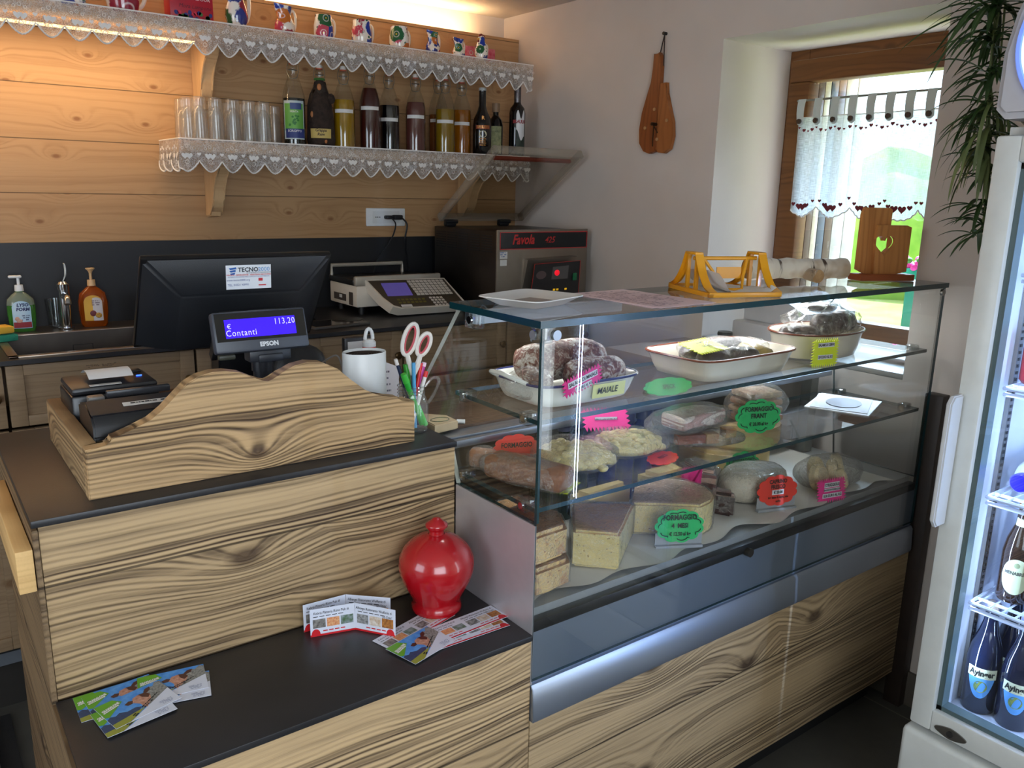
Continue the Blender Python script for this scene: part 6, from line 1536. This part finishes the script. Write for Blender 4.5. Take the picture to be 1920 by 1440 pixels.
ENAM = M('white_enamel', (226, 226, 216), .2, coat=.4); STW = M('cream_stoneware', (212, 202, 182), .3, coat=.3)
dish('baking_dish', 'white rectangular dish with a thin blue rim, leftmost on the upper glass shelf', (1.072, 1.248), .138, .098, .046, ENAM, (40, 48, 96), .0, 5., True)
dish('baking_dish', 'cream rectangular dish with a brown rim in the middle of the upper shelf', (1.545, 1.236), .175, .106, .052, STW, (112, 56, 32), .0, 6.)
dish('oval_dish', 'cream oval dish with a brown rim at the right of the upper shelf', (1.945, 1.248), .150, .100, .066, STW, (98, 50, 34), .0, 2.2)
q = bpy.data.objects['baking_dish']
o = MB(); o.poly([(-.012, -.0955, .012), (.075, -.0955, .012), (.075, -.0985, .040), (-.012, -.0985, .040)]); lb = o.build('name_sticker', M('sticker_pale_yellow', (214, 214, 140), .6), q)
lettering('MAIALE', .018, INK2, lb, (.026, -.0985, .026), (1, 0, 0), (0, -.1, 1), bold=.0003, shear=.15, sx=.9)
def salami(label, c, L, r, ang, seed, mat, z, tilt=0., name='salami'):
    t = thing(name, label, 'salami', (c[0], c[1], z), ang); t.rotation_euler = (0, tilt, ang)
    n = 16; pts = [(-L / 2 + L * i / n, .006 * math.sin(i * .7 + seed), r) for i in range(n + 1)]
    rr = [r * min(1, math.sqrt(max(.02, 1 - (abs(i / n * 2 - 1)) ** 7))) for i in range(n + 1)]
    mb = MB().tube(pts, rr, 20); mb.jiggle(.0035, 32, seed); mb.build('casing', mat, t, 70); return t
def moldy():
    b = NB('moulded_salami'); v = b.obj(); n = b.noise(v, 85, 5, .7, 1.0); n2 = b.noise(v, 16, 2)
    f = b.m('ADD', n, b.m('MULTIPLY', b.m('SUBTRACT', n2, .5), .5))
    p = b.pbsdf(b.ramp(f, [(.36, lin((84, 40, 32))), (.48, lin((120, 72, 58))), (.54, lin((164, 146, 130))), (.66, lin((206, 196, 184)))]), .6); b.put(p.inputs['Normal'], b.bump(n, .6, .006))
    return b.end(p.outputs[0])
MOLD = moldy(); GAME = M('dark_game_salami', (62, 44, 34), .5, c2=(34, 25, 22), vs=34, bump=.9, bs=70)
salami('long white-moulded salami at the back of the blue-rimmed dish', (1.090, 1.290), .215, .040, -.06, 1., MOLD, USZ + .024)
salami('short white-moulded salami in front inside the blue-rimmed dish', (1.120, 1.218), .150, .032, -.1, 3., MOLD, USZ + .014)
t = thing('cut_salami', 'cut end of red salami in crumpled film at the left of the blue-rimmed dish', 'salami', (.975, 1.235, USZ + .012), .5)
MB().lathe([(0, 0), (.022, 0), (.024, .004), (.024, .060), (0, .060)], seg=28).build('casing', MOLD, t, rot=(PI / 2, 0, .4), loc=(0, .02, .028))
MB().lathe([(0, 0), (.0225, 0), (.0225, .0008), (0, .0008)], seg=28).build('cut_face', M('salami_red', (128, 34, 40), .35, c2=(196, 130, 124), vs=90), t, rot=(PI / 2, 0, .4), loc=(0, .021, .028))
bag(t, (-.005, 0, .026), (.050, .050, .034), 21., .25)
salami('dark game salami lying at the back of the brown-rimmed rectangular dish', (1.560, 1.275), .235, .026, .05, 5., GAME, USZ + .016)
salami('dark game salami in front inside the brown-rimmed rectangular dish', (1.530, 1.205), .200, .024, -.05, 8., GAME, USZ + .012)
t = thing('yellow_wrap', 'ochre crumpled wrapping at the right inside the brown-rimmed rectangular dish', 'wrapping', (1.665, 1.24, USZ + .010))
MB().ball((0, 0, .028), (.038, .055, .018), 16).jiggle(.006, 40, 3).build('wrap', M('ochre_wrap', (172, 150, 84), .5, c2=(130, 110, 60), vs=30), t)
bb_ = thing('cling_film', 'crumpled clear film over the salami in the rectangular dish', 'film', (1.56, 1.25, USZ + .02)); bag(bb_, (0, 0, .032), (.145, .070, .022), 31., .2, 28, FILM2)
salami('dark rough salami lying across the right of the oval dish', (2.005, 1.235), .180, .031, .08, 12., GAME, USZ + .048)
salami('short dark salami at the left inside the oval dish', (1.885, 1.265), .11, .024, -.5, 15., GAME, USZ + .030)
bb_ = thing('cling_film', 'peaked crumpled clear film standing over the oval dish', 'film', (1.965, 1.25, USZ + .045)); bag(bb_, (0, 0, .040), (.125, .070, .050), 35., .5, 28, FILM2)
price_tag('magenta spiky label reading salame di maiale leaning on the blue-rimmed dish', 'pink', 'spiky', .072, .026, (1.028, 1.142, USZ + .040), -.1, .0, (('=SALAME DI MAIALE', .004, .0085, .78), ('=28 EURO AL KG', -.008, .0065, .7)), stand=False, rot=(.15, -.30, -.05))
price_tag('yellow spiky label reading salame di cervo standing before the oval dish', 'yellow', 'spiky', .066, .050, (1.805, 1.128, USZ + .004), -.18, 0, (('=SALAME DI CERVO', .016, .0072, .72), ('=28 EURO AL KG', -.008, .0072, .75)), stand=False)
price_tag('yellow spiky label lying on the salami of the rectangular dish', 'yellow', 'spiky', .088, .045, (1.470, 1.195, USZ + .062), 0, 0, (('SALAME DI', .008, .0065, .9), ('CINGHIALE', -.006, .0065, .9)), stand=False, k=1.35, rot=(-PI / 2 + .25, 0, .15))

# ---------------------------------------------------------------- on top of the case
TZ = TOPZ + .0005
t = thing('serving_plate', 'square white melamine tray on the left corner of the glass top', 'tray', (1.000, 1.275, TZ), .30)
def rsq(s, z, k=7): 
    o = []
    for i in range(56):
        ca, sa = math.cos(2 * PI * i / 56), math.sin(2 * PI * i / 56); o.append(Vector((abs(ca) ** (2 / k) * (1 if ca > 0 else -1) * s * 1.06, abs(sa) ** (2 / k) * (1 if sa > 0 else -1) * s * .92, z)))
    return o
mb = MB(); rows = []
for s, z in ((0, 0), (.052, 0), (.056, .002), (.078, .015), (.084, .0165), (.083, .0185), (.076, .0160), (.056, .006), (.0, .005)):
    rows.append([mb.b.verts.new(p) for p in rsq(s, z)] if s else [mb.b.verts.new((0, 0, z))])
for A, B in zip(rows, rows[1:]):
    for i in range(56):
        j = (i + 1) % 56; q = []
        for v in (A[i % len(A)], A[j % len(A)], B[j % len(B)], B[i % len(B)]):
            if v not in q: q.append(v)
        if len(q) > 2: mb.b.faces.new(q)
mb.build('tray_body', M('melamine_white', (222, 220, 216), .3), t, 40)
MB().box((0, .0, .0058), (.095, .075, .0012)).build('mat', M('tray_mat', (150, 142, 138), .6), t)
t = thing('price_list', 'pink printed price sheets lying on the glass top beside the tray', 'paper', (1.268, 1.2385, TZ), 0)
PINKP = M('pink_paper', (232, 206, 210), .7)
o = MB().bb(-.088, .088, -.130, .135, .0006, .0012).build('sheet', PINKP, t, rot=(0, 0, .05))
scribble(MB(), (-.075, -.11, .0014), (1, 0, 0), (0, 1, 0), .15, .23, 15, seed=31, hh=.28).build('print', M('mauve_ink', (150, 118, 130), .7), o)
MB().bb(-.088, .088, -.125, .12, 0, .0005).build('sheet', PINKP, t, rot=(0, 0, -.04))
# yellow napkin holder
A_, B_, C_ = Vector((1.412, 1.170, 0)), Vector((1.580, 1.104, 0)), Vector((1.490, 1.360, 0))
ang = math.atan2(B_.y - A_.y, B_.x - A_.x); w_ = .180; d_ = .205
YEL = M('warm_yellow_plastic', (222, 152, 20), .35, coat=.2)
t = thing('napkin_holder', 'yellow plastic napkin holder shaped like two bridges on the glass top', 'napkin holder', (A_.x, A_.y + .004, TZ), ang)
MB().bb(0, w_, 0, .012, 0, .011, bev=.002).bb(0, w_, d_ - .012, d_, 0, .011, bev=.002).bb(0, .012, 0, d_, 0, .010, bev=.002).bb(w_ - .012, w_, 0, d_, 0, .010, bev=.002).bb(0, w_, .01, d_ - .01, 0, .002).build('base', YEL, t)
for xx in (0, w_ - .020):
    a = MB(); hN = .092
    for s in (0, 1):
        pl = [(0.0, .008), (.030, .020), (.058, .050), (.078, .088)]
        crv = interp([(xx + .010, (y if s == 0 else d_ - y), z) for y, z in pl], 6)
        for p0, p1 in zip(crv, crv[1:]):
            a.poly([(xx, p0.y, p0.z), (xx + .020, p0.y, p0.z), (xx + .020, p1.y, p1.z), (xx, p1.y, p1.z)]); a.poly([(xx, p0.y, p0.z + .003), (xx, p1.y, p1.z + .003), (xx + .020, p1.y, p1.z + .003), (xx + .020, p0.y, p0.z + .003)])
        a.prism([(q.y, q.z) for q in crv] + [(q.y, q.z * .72) for q in crv[::-1]], .003, (xx + .0085, 0, 0), (0, 1, 0), (0, 0, 1))
    a.box((xx + .010, d_ / 2, hN - .002), (.020, .052, .006), bev=.002)
    for y in (d_ / 2 - .022, d_ / 2 + .020): a.bb(xx + .004, xx + .012, y - .004, y + .004, .008, hN - .004)
    a.build('arch', YEL, t)
MB().cyl((.01, d_ / 2, .078), (w_ - .01, d_ / 2, .078), .0045, seg=14).build('axle', YEL, t)
fr_ = MB(); yb = d_ / 2 - .012
fr_.tube([(.035, yb + .01, .076), (.060, yb - .006, .038), (.075, yb - .022, .010), (.118, yb - .022, .010), (.128, yb - .006, .038), (.145, yb + .01, .076)], .0038, 8)
fr_.box((.094, yb + .0, .046), (.062, .003, .026)); fr_.build('press_flap', YEL, t)
t2 = thing('napkins', 'stack of white napkins held by the yellow holder', 'napkins', t.location, ang); t2.location.z = TZ + .0022
MB().grid(lambda u, v: Vector((.024 + .146 * u, .008 + .175 * v, .006 + .044 * max(0, 1 - u * 3.2) ** 1.6 + .016 * max(0, u - .8) * 5 * (.6 + .4 * math.sin(v * 17)) * (1 - v) + .003 * math.sin(u * 20 + v * 5))), 24, 8).build('sheet', M('napkin_white', (224, 224, 222), .9), t2)
MB().bb(.028, .166, .020, .180, 0, .004, bev=.001).build('stack', M('napkin_white', (224, 224, 222), .9), t2)
# birch log
a, b_ = Vector((1.765, 1.352, 0)), Vector((2.030, 1.240, 0)); L = (b_ - a).length
t = thing('birch_log', 'white birch log with a small round stub, lying on the glass top', 'log', ((a + b_) / 2) + Vector((0, 0, TZ + .004)), math.atan2((b_ - a).y, (b_ - a).x))
def birch():
    b = NB('birch_bark'); x, y, z = b.sep(b.obj()); n = b.noise(b.comb(b.m('MULTIPLY', x, 45.), b.m('MULTIPLY', y, 9.), b.m('MULTIPLY', z, 9.)), 1., 4, .6); n2 = b.noise(b.obj(), 9, 3, .6)
    c = b.mix(b.rng(n2, .45, .62), lin((214, 204, 188)), lin((176, 152, 126))); c = b.mix(b.rng(n, .60, .68), c, lin((70, 54, 44)))
    p = b.pbsdf(c, .75); b.put(p.inputs['Normal'], b.bump(n, .4, .004)); return b.end(p.outputs[0])
BARKB = birch(); ENDW = M('log_end_wood', (176, 140, 96), .7, c2=(150, 112, 72), vs=50)
mb = MB().tube([(-L / 2 + L * i / 20, .002 * math.sin(i), .032) for i in range(21)], [.026 + .0015 * math.sin(i * 1.7) for i in range(21)], 26); mb.jiggle(.0018, 40, 2)
for f in mb.b.faces:
    if len(f.verts) > 4: f.material_index = 1
mb.build('trunk', [BARKB, ENDW], t, 50)
for xx in (.028,):
    MB().cyl((xx, -.058, .0175), (xx - .004, -.018, .020), .0175, .0165, 26).build('stub', BARKB, t)
    MB().cyl((xx, -.0592, .0175), (xx, -.0582, .0175), .0168, seg=26).build('stub_end', ENDW, t)
# carved heart board
HBW = wood('heart_board_wood', (200, 136, 76), (150, 90, 46), 'z', 'x', 0, 0, 50, 1., .3, .5, .45, .08, 2., .2, 2., 3.)
p0, p1 = at(1597, 526, 'z', TZ), at(1700, 524, 'z', TZ); hc = Vector((2.185, 1.222, TZ)); 
t = thing('heart_board', 'carved wooden stand of two boards with a heart-shaped cut-out on the glass top', 'ornament', hc, -.42)
MB().bb(-.085, .085, -.030, .028, 0, .018, bev=.003).build('foot', wood('heart_foot_wood', (160, 86, 48), (110, 54, 30), 'x', 'z', 0, 0, 50, 1., .3, .5, .45, .1, 2., .2, 2., 5.), t)
def holed(name, x0_, x1_, z1, y, cx, cz, sz, mat):
    'board with a heart-shaped hole, built as a ring of quads between the outline and the heart'
    hp = heart2(sz, 48); n = len(hp); mb = MB(); F = []
    for d_y in (0, .010):
        inner = [mb.b.verts.new((cx + hx, y + d_y, cz + hz)) for hx, hz in hp]; outer = []
        for hx, hz in hp:
            a = math.atan2(hz, hx); tx = ((x1_ - cx) if math.cos(a) > 0 else (cx - x0_)) / max(1e-6, abs(math.cos(a))); tz = ((z1 - cz) if math.sin(a) > 0 else (cz - .018)) / max(1e-6, abs(math.sin(a))); k = min(tx, tz)
            outer.append(mb.b.verts.new((cx + k * math.cos(a), y + d_y, cz + k * math.sin(a))))
        F.append((inner, outer))
    for i in range(n):
        j = (i + 1) % n
        for (I, O) in F: mb.b.faces.new((I[i], I[j], O[j], O[i]))
        mb.b.faces.new((F[0][0][i], F[1][0][i], F[1][0][j], F[0][0][j])); mb.b.faces.new((F[0][1][i], F[0][1][j], F[1][1][j], F[1][1][i]))
    return mb.build(name, mat, t, smooth=False)
holed('tall_board', -.078, .014, .196, .002, -.006, .098, .060, HBW)
holed('short_board', -.034, .072, .150, -.009, -.006, .098, .062, HBW)

# ================================================================== DRINKS FRIDGE
FX, FY0, FY1, FZ0, FZ1 = 1.70, .155, .757, .385, 1.642
t = thing('drinks_fridge', 'white upright glass-door drinks fridge with a lit round sign above', 'fridge', (FX, (FY0 + FY1) / 2, 0))
OY = (FY0 + FY1) / 2; hw_ = (FY1 - FY0) / 2
FW = M('fridge_white', (206, 208, 204), .35, coat=.15); FWD = M('fridge_grey', (168, 170, 168), .4)
body = MB()
body.bb(.055, .60, -hw_, -hw_ + .03, .12, 1.66); body.bb(.055, .60, hw_ - .03, hw_, .12, 1.66); body.bb(.57, .60, -hw_ + .03, hw_ - .03, .12, 1.66)
body.bb(.055, .57, -hw_ + .03, hw_ - .03, 1.61, 1.66); body.bb(.055, .57, -hw_ + .03, hw_ - .03, .12, .400)
body.build('cabinet', FW, t, smooth=False)
INN = M('fridge_liner', (214, 222, 236), .4)
ln = MB(); ln.bb(.062, .569, -hw_ + .0305, -hw_ + .033, .4005, 1.609); ln.bb(.062, .569, hw_ - .033, hw_ - .0305, .4005, 1.609); ln.bb(.566, .569, -hw_ + .033, hw_ - .033, .4005, 1.609); ln.bb(.062, .566, -hw_ + .033, hw_ - .033, .4005, .403)
ln.build('liner', INN, t, smooth=False)
dr = MB(); fw = .047
dr.bb(0, .048, hw_ - fw, hw_, FZ0, FZ1, bev=.006); dr.bb(0, .048, -hw_, -hw_ + fw, FZ0, FZ1, bev=.006)
dr.bb(0, .048, -hw_ + fw - .002, hw_ - fw + .002, FZ0, FZ0 + .052, bev=.006); dr.bb(0, .048, -hw_ + fw - .002, hw_ - fw + .002, FZ1 - .05, FZ1, bev=.006)
door = dr.build('door', FW, t)
gk = MB(); a = hw_ - fw + .001
for q in ((a - .012, a, FZ0 + .045, FZ1 - .045), (-a, -a + .012, FZ0 + .045, FZ1 - .045)): gk.bb(.014, .044, q[0], q[1], q[2], q[3])
gk.bb(.014, .044, -a, a, FZ0 + .051, FZ0 + .062); gk.bb(.014, .044, -a, a, FZ1 - .061, FZ1 - .05)
gk.build('gasket', M('gasket_teal', (84, 100, 100), .35), door, smooth=False)
MB().bb(.010, .014, -a, a, FZ0 + .046, FZ1 - .046).build('door_glass', glassy('fridge_glass', (.97, .985, .99), .05), door)
MB().prism([(0, .86), (-.036, .86), (-.048, .875), (-.048, 1.125), (-.036, 1.140), (0, 1.140)], -.012, (0, hw_ - .014, 0), (1, 0, 0), (0, 0, 1), bev=.003).build('handle', M('handle_pearl', (196, 196, 196), .4), door)
lk = MB(); lk.prism([(.034 * math.cos(i * PI / 12), .013 * math.sin(i * PI / 12) * (1 - .3 * abs(math.cos(i * PI / 12)))) for i in range(24)], .003, (-.0005, .667 - OY, .404), (0, -1, 0), (0, 0, 1)); lk.build('lock_plate', STEEL, door)
MB().cyl((-.006, .667 - OY, .404), (0, .667 - OY, .404), .007, seg=16).build('keyhole', M('key_dark', (60, 58, 56), .4, .5), door)
kp = MB(); kp.bb(-.012, .06, -hw_ - .004, hw_ + .008, .235, .375, bev=.012, seg=3); kp.build('kick_panel', FW, t)
kp = MB(); kp.bb(-.004, .06, -hw_, hw_ + .006, .045, .232, bev=.02, seg=3); kp.build('lower_grille', FW, t)
MB().cyl((-.003, hw_ - .03, .236), (-.012, hw_ - .03, .236), .010, seg=14).build('rubber_stop', M('rubber_grey', (130, 122, 112), .6), t)
ft = MB()
for x in (.08, .54):
    for y in (-.25, .25): ft.cyl((x, y, 0), (x, y, .12), .02, seg=14)
ft.build('foot', BLACKP, t, each=True)
cn = MB(); CO = [(-.305, 1.69), (-.29, 1.672), (.295, 1.672), (.313, 1.69), (.313, 1.79), (.300, 1.86), (.27, 1.93), (.21, 1.99), (.12, 2.03), (0, 2.04), (-.12, 2.03), (-.21, 1.99), (-.27, 1.93), (-.295, 1.86), (-.305, 1.79)]; cn.prism(CO, .42, (0, 0, 0), (0, 1, 0), (0, 0, 1), bev=.012); cn.build('canopy', M('canopy_grey', (182, 180, 184), .45), t)
MB().bb(.03, .40, -.26, .26, 1.642, 1.674).build('canopy_neck', FWD, t)
MB().lathe([(0, 0), (.125, 0), (.130, -.004)], seg=64).build('round_sign', M('sign_blue_white', (190, 214, 255), .4, emit=2.2, ecol=(176, 206, 255)), t, loc=(-.0042, .15, 1.80), rot=(0, PI / 2, 0))
MB().tube([(-.004, .15 + .132 * math.cos(i * PI / 32), 1.80 + .132 * math.sin(i * PI / 32)) for i in range(64)], .006, 6, closed=True).build('sign_ring', M('ring_blue', (120, 150, 230), .4, emit=.6, ecol=(110, 140, 240)), t)
LEDB = M('cold_led', (220, 238, 255), .4, emit=3.2, ecol=(205, 230, 255))
for s, nm in ((-1, 'led_strip'),):
    yb_ = s * (hw_ - .047) ; st_ = MB().bb(.050, .062, yb_ - .008, yb_ + .004, .46, 1.60).build('led_channel', M('channel_white', (226, 232, 240), .4), t)
    ld = MB()
    for k in range(64):
        z = .47 + k * .0176
        for dx in (0, .0065): ld.box((.0525 + dx, yb_ - s * .009, z + dx), (.0022, .004, .0055))
    o = ld.build('led_dots', LEDB, st_); o['kind'] = 'stuff'
lamp('fridge_led_light', 'AREA', (FX + .075, FY0 + .055, 1.05), 9, (.46, .64, 1.0), (.35, 1, 0), .004, 1.1)
lamp('fridge_led_light_left', 'AREA', (FX + .085, FY1 - .055, 1.05), 3, (.46, .64, 1.0), (.6, -1, 0), .004, 1.1)
WSH = M('shelf_wire_white', (206, 214, 232), .4)
def wire_shelf(z):
    mb = MB(); x0, x1, y0, y1 = .085, .545, -hw_ + .05, hw_ - .052
    mb.tube([(x0, y0, z), (x0, y1, z), (x1, y1, z), (x1, y0, z)], .0045, 6, closed=True); mb.tube([(x0 + .035, y0, z), (x0 + .035, y1, z)], .0035, 6)
    mb.tube([(x0, y0, z - .012), (x0, y1, z - .012)], .0045, 6)
    k = y0 + .02
    while k < y1: mb.tube([(x0, k, z + .001), (x1, k, z + .001)], .0024, 5); k += .026
    mb.build('wire_shelf', WSH, t)
for z in (.672, .915, 1.150, 1.38): wire_shelf(z)
up = MB(); sl_ = MB()
for x in (.145, .50):
    up.bb(x, x + .022, hw_ - .042, hw_ - .034, .41, 1.6)
    for k in range(80): sl_.bb(x + .007, x + .015, hw_ - .0435, hw_ - .0418, .43 + k * .0145, .436 + k * .0145)
up.build('shelf_standard', STEEL, t); o = sl_.build('slots', BLACKP, t); o['kind'] = 'stuff'
# bottles
def wheat(label, x, y):
    q = thing('wheat_beer_bottle', label, 'bottle', (x, y, .4035), face_cam((x, y)), 'blue-labelled beer bottles on the fridge floor')
    MB().lathe([(0, 0), (.033, 0), (.0355, .006), (.0355, .125), (.031, .155), (.020, .190), (.0145, .215), (.0135, .240), (.0150, .243), (.0150, .250), (0, .250)], seg=32).build('glass', M('blue_black_glass', (18, 24, 44), .08, coat=.5), q)
    MB().lathe([(.0165, .243), (.0155, .256), (.012, .260), (0, .260)], seg=20).build('crown_cap', M('cap_blue', (36, 84, 190), .3, c2=(220, 190, 70), vs=90), q)
    MB().lathe([(.0225, .180), (.0185, .193)], seg=16, a0=-PI / 2 - 1.3, a1=-PI / 2 + 1.3).build('neck_label', M('neck_blue', (88, 150, 218), .4), q)
    lbm = MB(); r = .0359; P = []
    for k in range(25):
        a = k / 24; ang_ = (a - .5) * 1.5; zt = .112 + .014 * (1 - a) * 0 ; zb = .040 + .045 * (abs(a - .5) * 2) ** 2.4; P.append((ang_, zb, .098))
    for p0, p1 in zip(P, P[1:]): lbm.poly([onc(r, p0[0], p0[1]), onc(r, p1[0], p1[1]), onc(r, p1[0], p1[2]), onc(r, p0[0], p0[2])])
    lbm.build('label', M('label_sky', (92, 156, 220), .4), q)
    lbm = MB(); n = 14
    for k in range(n): a0_, a1_ = -.85 + 1.7 * k / n, -.85 + 1.7 * (k + 1) / n; lbm.poly([onc(r + .0003, a0_, .088), onc(r + .0003, a1_, .088), onc(r + .0003, a1_, .112), onc(r + .0003, a0_, .112)])
    lbm.build('name_band', M('label_cream', (206, 210, 178), .5), q)
    lettering('Ayinger', .019, INK2, q, (0, 0, .100), cyl=r + .0007, bold=.0008, sx=.86, name='lettering')
    lbm = MB(); lbm.poly([onc(r + .0005, .38 * math.cos(i * PI / 10), .068 + .014 * math.sin(i * PI / 10)) for i in range(20)]); lbm.build('label_picture', M('field_print', (150, 160, 70), .5, c2=(70, 110, 80), vs=160), q)
    return q
wheat('blue-labelled wheat beer at the front left of the fridge floor', 1.852, .682)
wheat('blue-labelled wheat beer right of the front left one, cut by the picture edge', 1.852, .608)
wheat('blue-labelled wheat beer in the second row behind the front left one', 1.945, .668)
wheat('blue-labelled wheat beer in the second row, right', 1.945, .596)
def lager(label, x, y):
    q = thing('lager_bottle', label, 'bottle', (x, y, .679), face_cam((x, y)), 'brown beer bottles with pale oval labels in the fridge')
    MB().lathe([(0, 0), (.030, 0), (.032, .006), (.032, .110), (.027, .140), (.016, .172), (.0135, .215), (0, .216)], seg=32).build('glass', M('brown_black_glass', (40, 26, 20), .08, coat=.5), q)
    lbm = MB(); lbm.poly([onc(.0324, .86 * math.cos(i * PI / 14), .062 + .040 * math.sin(i * PI / 14)) for i in range(28)])
    lb_ = MB()
    for k in range(20):
        a0_, a1_ = -.88 + 1.76 * k / 20, -.88 + 1.76 * (k + 1) / 20; h0, h1 = .040 * math.sqrt(max(0, 1 - (a0_ / .88) ** 2)), .040 * math.sqrt(max(0, 1 - (a1_ / .88) ** 2))
        lb_.poly([onc(.0325, a0_, .062 - h0), onc(.0325, a1_, .062 - h1), onc(.0325, a1_, .062 + h1), onc(.0325, a0_, .062 + h0)]) if min(h0, h1) > 0.0001 else lb_.poly([onc(.0325, a0_, .062 - max(h0, h1) * (1 if h0 > h1 else 0)), onc(.0325, a1_, .062 - h1), onc(.0325, a1_, .062 + h1 + .00001)]) if h1 > 0 else lb_.poly([onc(.0325, a0_, .062 - h0), onc(.0325, a1_, .062), onc(.0325, a0_, .062 + h0)])
    lbm.b.free(); lb_.build('label', M('label_sage', (196, 204, 164), .5), q)
    lettering('MENABREA', .0105, M('label_dark_print', (66, 66, 60), .6), q, (0, 0, .070), cyl=.0330, bold=.0004, sx=.84)
    sb = MB(); sb.ball(onc(.0322, 0, .088), (.006, .002, .006), 10); sb.build('crest', M('label_olive', (140, 150, 110), .5), q)
    MB().lathe([(.0170, .165), (.0140, .200)], seg=16, a0=-PI / 2 - 1.2, a1=-PI / 2 + 1.2).build('neck_label', M('label_sage', (196, 204, 164), .5), q)
    MB().lathe([(.0155, .210), (.0145, .222), (0, .222)], seg=18).build('crown_cap', GOLD, q)
lager('brown beer bottle with an oval cream label, front left on the lower wire shelf', 1.866, .655)
lager('brown beer bottle with an oval cream label, right of its twin at the picture edge', 1.866, .585)
lager('brown beer bottle behind the front left one on the lower wire shelf', 1.95, .660)
q = thing('water_bottle', 'white plastic bottle with a blue cap lying on the middle wire shelf', 'bottle', (1.80, .655, .957), 0)
MB().lathe([(0, 0), (.034, 0), (.037, .01), (.037, .16), (.030, .185), (.016, .205), (.014, .215)], seg=30).build('body', M('frosted_plastic', (196, 204, 200), .3, trans=.3), q, rot=(0, -PI / 2, 0), loc=(.235, .0, 0))
MB().lathe([(.0185, 0), (.0195, .004), (.0195, .018), (.017, .021), (0, .021)], seg=28).build('cap', M('cap_cobalt', (26, 24, 196), .35), q, rot=(0, -PI / 2, 0), loc=(.022, .0, 0))
for i, (y, c) in enumerate(((.675, (120, 26, 34)), (.60, (40, 44, 60)))):
    q = thing('drink_can', 'dark red drinks can on the upper wire shelf at the picture edge' if i == 0 else 'dark drinks can right of the red one on the upper wire shelf', 'can', (1.85, y, 1.157))
    MB().lathe([(0, 0), (.024, 0), (.030, .008), (.030, .105), (.024, .115), (0, .115)], seg=28).build('body', M('can_%d' % i, c, .3, .4), q)

# ================================================================== SPIDER PLANT
t = thing('spider_plant', 'trailing spider plant hanging down beside the fridge by the window', 'plant', (2.05, .905, 2.10))
MB().lathe([(0, 0), (.075, 0), (.10, .14), (.095, .14), (.07, .01)], seg=28).build('pot', M('terracotta_pot', (150, 92, 64), .7), t)
LFA = M('leaf_dark', (44, 70, 34), .45, c2=(62, 92, 44), vs=14); LFB = M('leaf_pale', (112, 126, 76), .5, c2=(86, 104, 56), vs=14)
def rosette(name, c, n, L, seed, mat, droop=1.0, w0=.008, lean=0., up_=.3):
    R = random.Random(seed); mb = MB()
    for i in range(n):
        a = R.uniform(0, 2 * PI); l = L * R.uniform(.5, 1.1); el = R.uniform(-.3, up_ + .4); w = w0 * R.uniform(.6, 1.1); d = Vector((math.cos(a), math.sin(a), 0)); s = Vector((-d.y, d.x, 0))
        p = Vector(c) + Vector((R.uniform(-.01, .01), R.uniform(-.01, .01), R.uniform(-.02, .02))); v = d * math.cos(el) + Vector((0, 0, math.sin(el))); rows = []; K = 8
        for k in range(K + 1):
            ww = w * (math.sin(PI * (.18 + .80 * k / K)) ** .7) if k < K else .0004
            rows.append((mb.b.verts.new(p - s * ww), mb.b.verts.new(p + Vector((0, 0, -ww * .5))), mb.b.verts.new(p + s * ww)))
            p = p + v * (l / K); v = (v + Vector((0, 0, -.16 * droop * R.uniform(.7, 1.3)))).normalized()
        for A, B in zip(rows, rows[1:]):
            mb.b.faces.new((A[0], A[1], B[1], B[0])); mb.b.faces.new((A[1], A[2], B[2], B[1]))
    return mb.build(name, mat, t)
rosette('crown', (0, 0, .13), 46, .34, 1, LFA, 1.6, .009)
loc = [(1868, 18, .93, 34, .20), (1862, 70, .92, 30, .17), (1856, 140, .91, 22, .13), (1852, 205, .90, 20, .12), (1850, 262, .90, 18, .11), (1852, 320, .89, 14, .09), (1847, 392, .88, 26, .12), (1840, 432, .88, 20, .11), (1872, 120, .95, 20, .12), (1862, 240, .93, 16, .09)]
pts_ = []
for i, (px, py, y, n, L) in enumerate(loc):
    q = at(px, py, 'y', y) - t.location; pts_.append(q)
    rosette('plantlet', q, n, L * 1.05, 20 + i, LFA if i % 3 else LFA, 1.1, .0062)
for i, (px, py, y) in enumerate(((1858, 190, .89), (1850, 250, .885), (1848, 300, .88))):
    rosette('old_leaves', at(px, py, 'y', y) - t.location, 16, .17, 60 + i, LFB, 3.2, .005, up_=-.2)
for i, ids in enumerate(((0, 1, 2, 3, 4, 5, 6, 7), (8, 2, 9, 4), (1, 3, 5, 7))):
    MB().tube(interp([Vector((.03 * i - .02, 0, .10)), Vector((.02 * i - .06, .02, .05))] + [pts_[k] + Vector((.004 * i, 0, 0)) for k in ids], 6), .0025, 6).build('runner', LFB, t)
MB().cyl((0, 0, .0), (0, 0, .005), .08, seg=20).build('saucer', M('terracotta_pot', (150, 92, 64), .7), t)
MB().tube([(-.09, 0, .13), (0, 0, ZC - 2.10 - .001), (.09, 0, .13)], .002, 5).build('hanging_wire', WIRE, t)
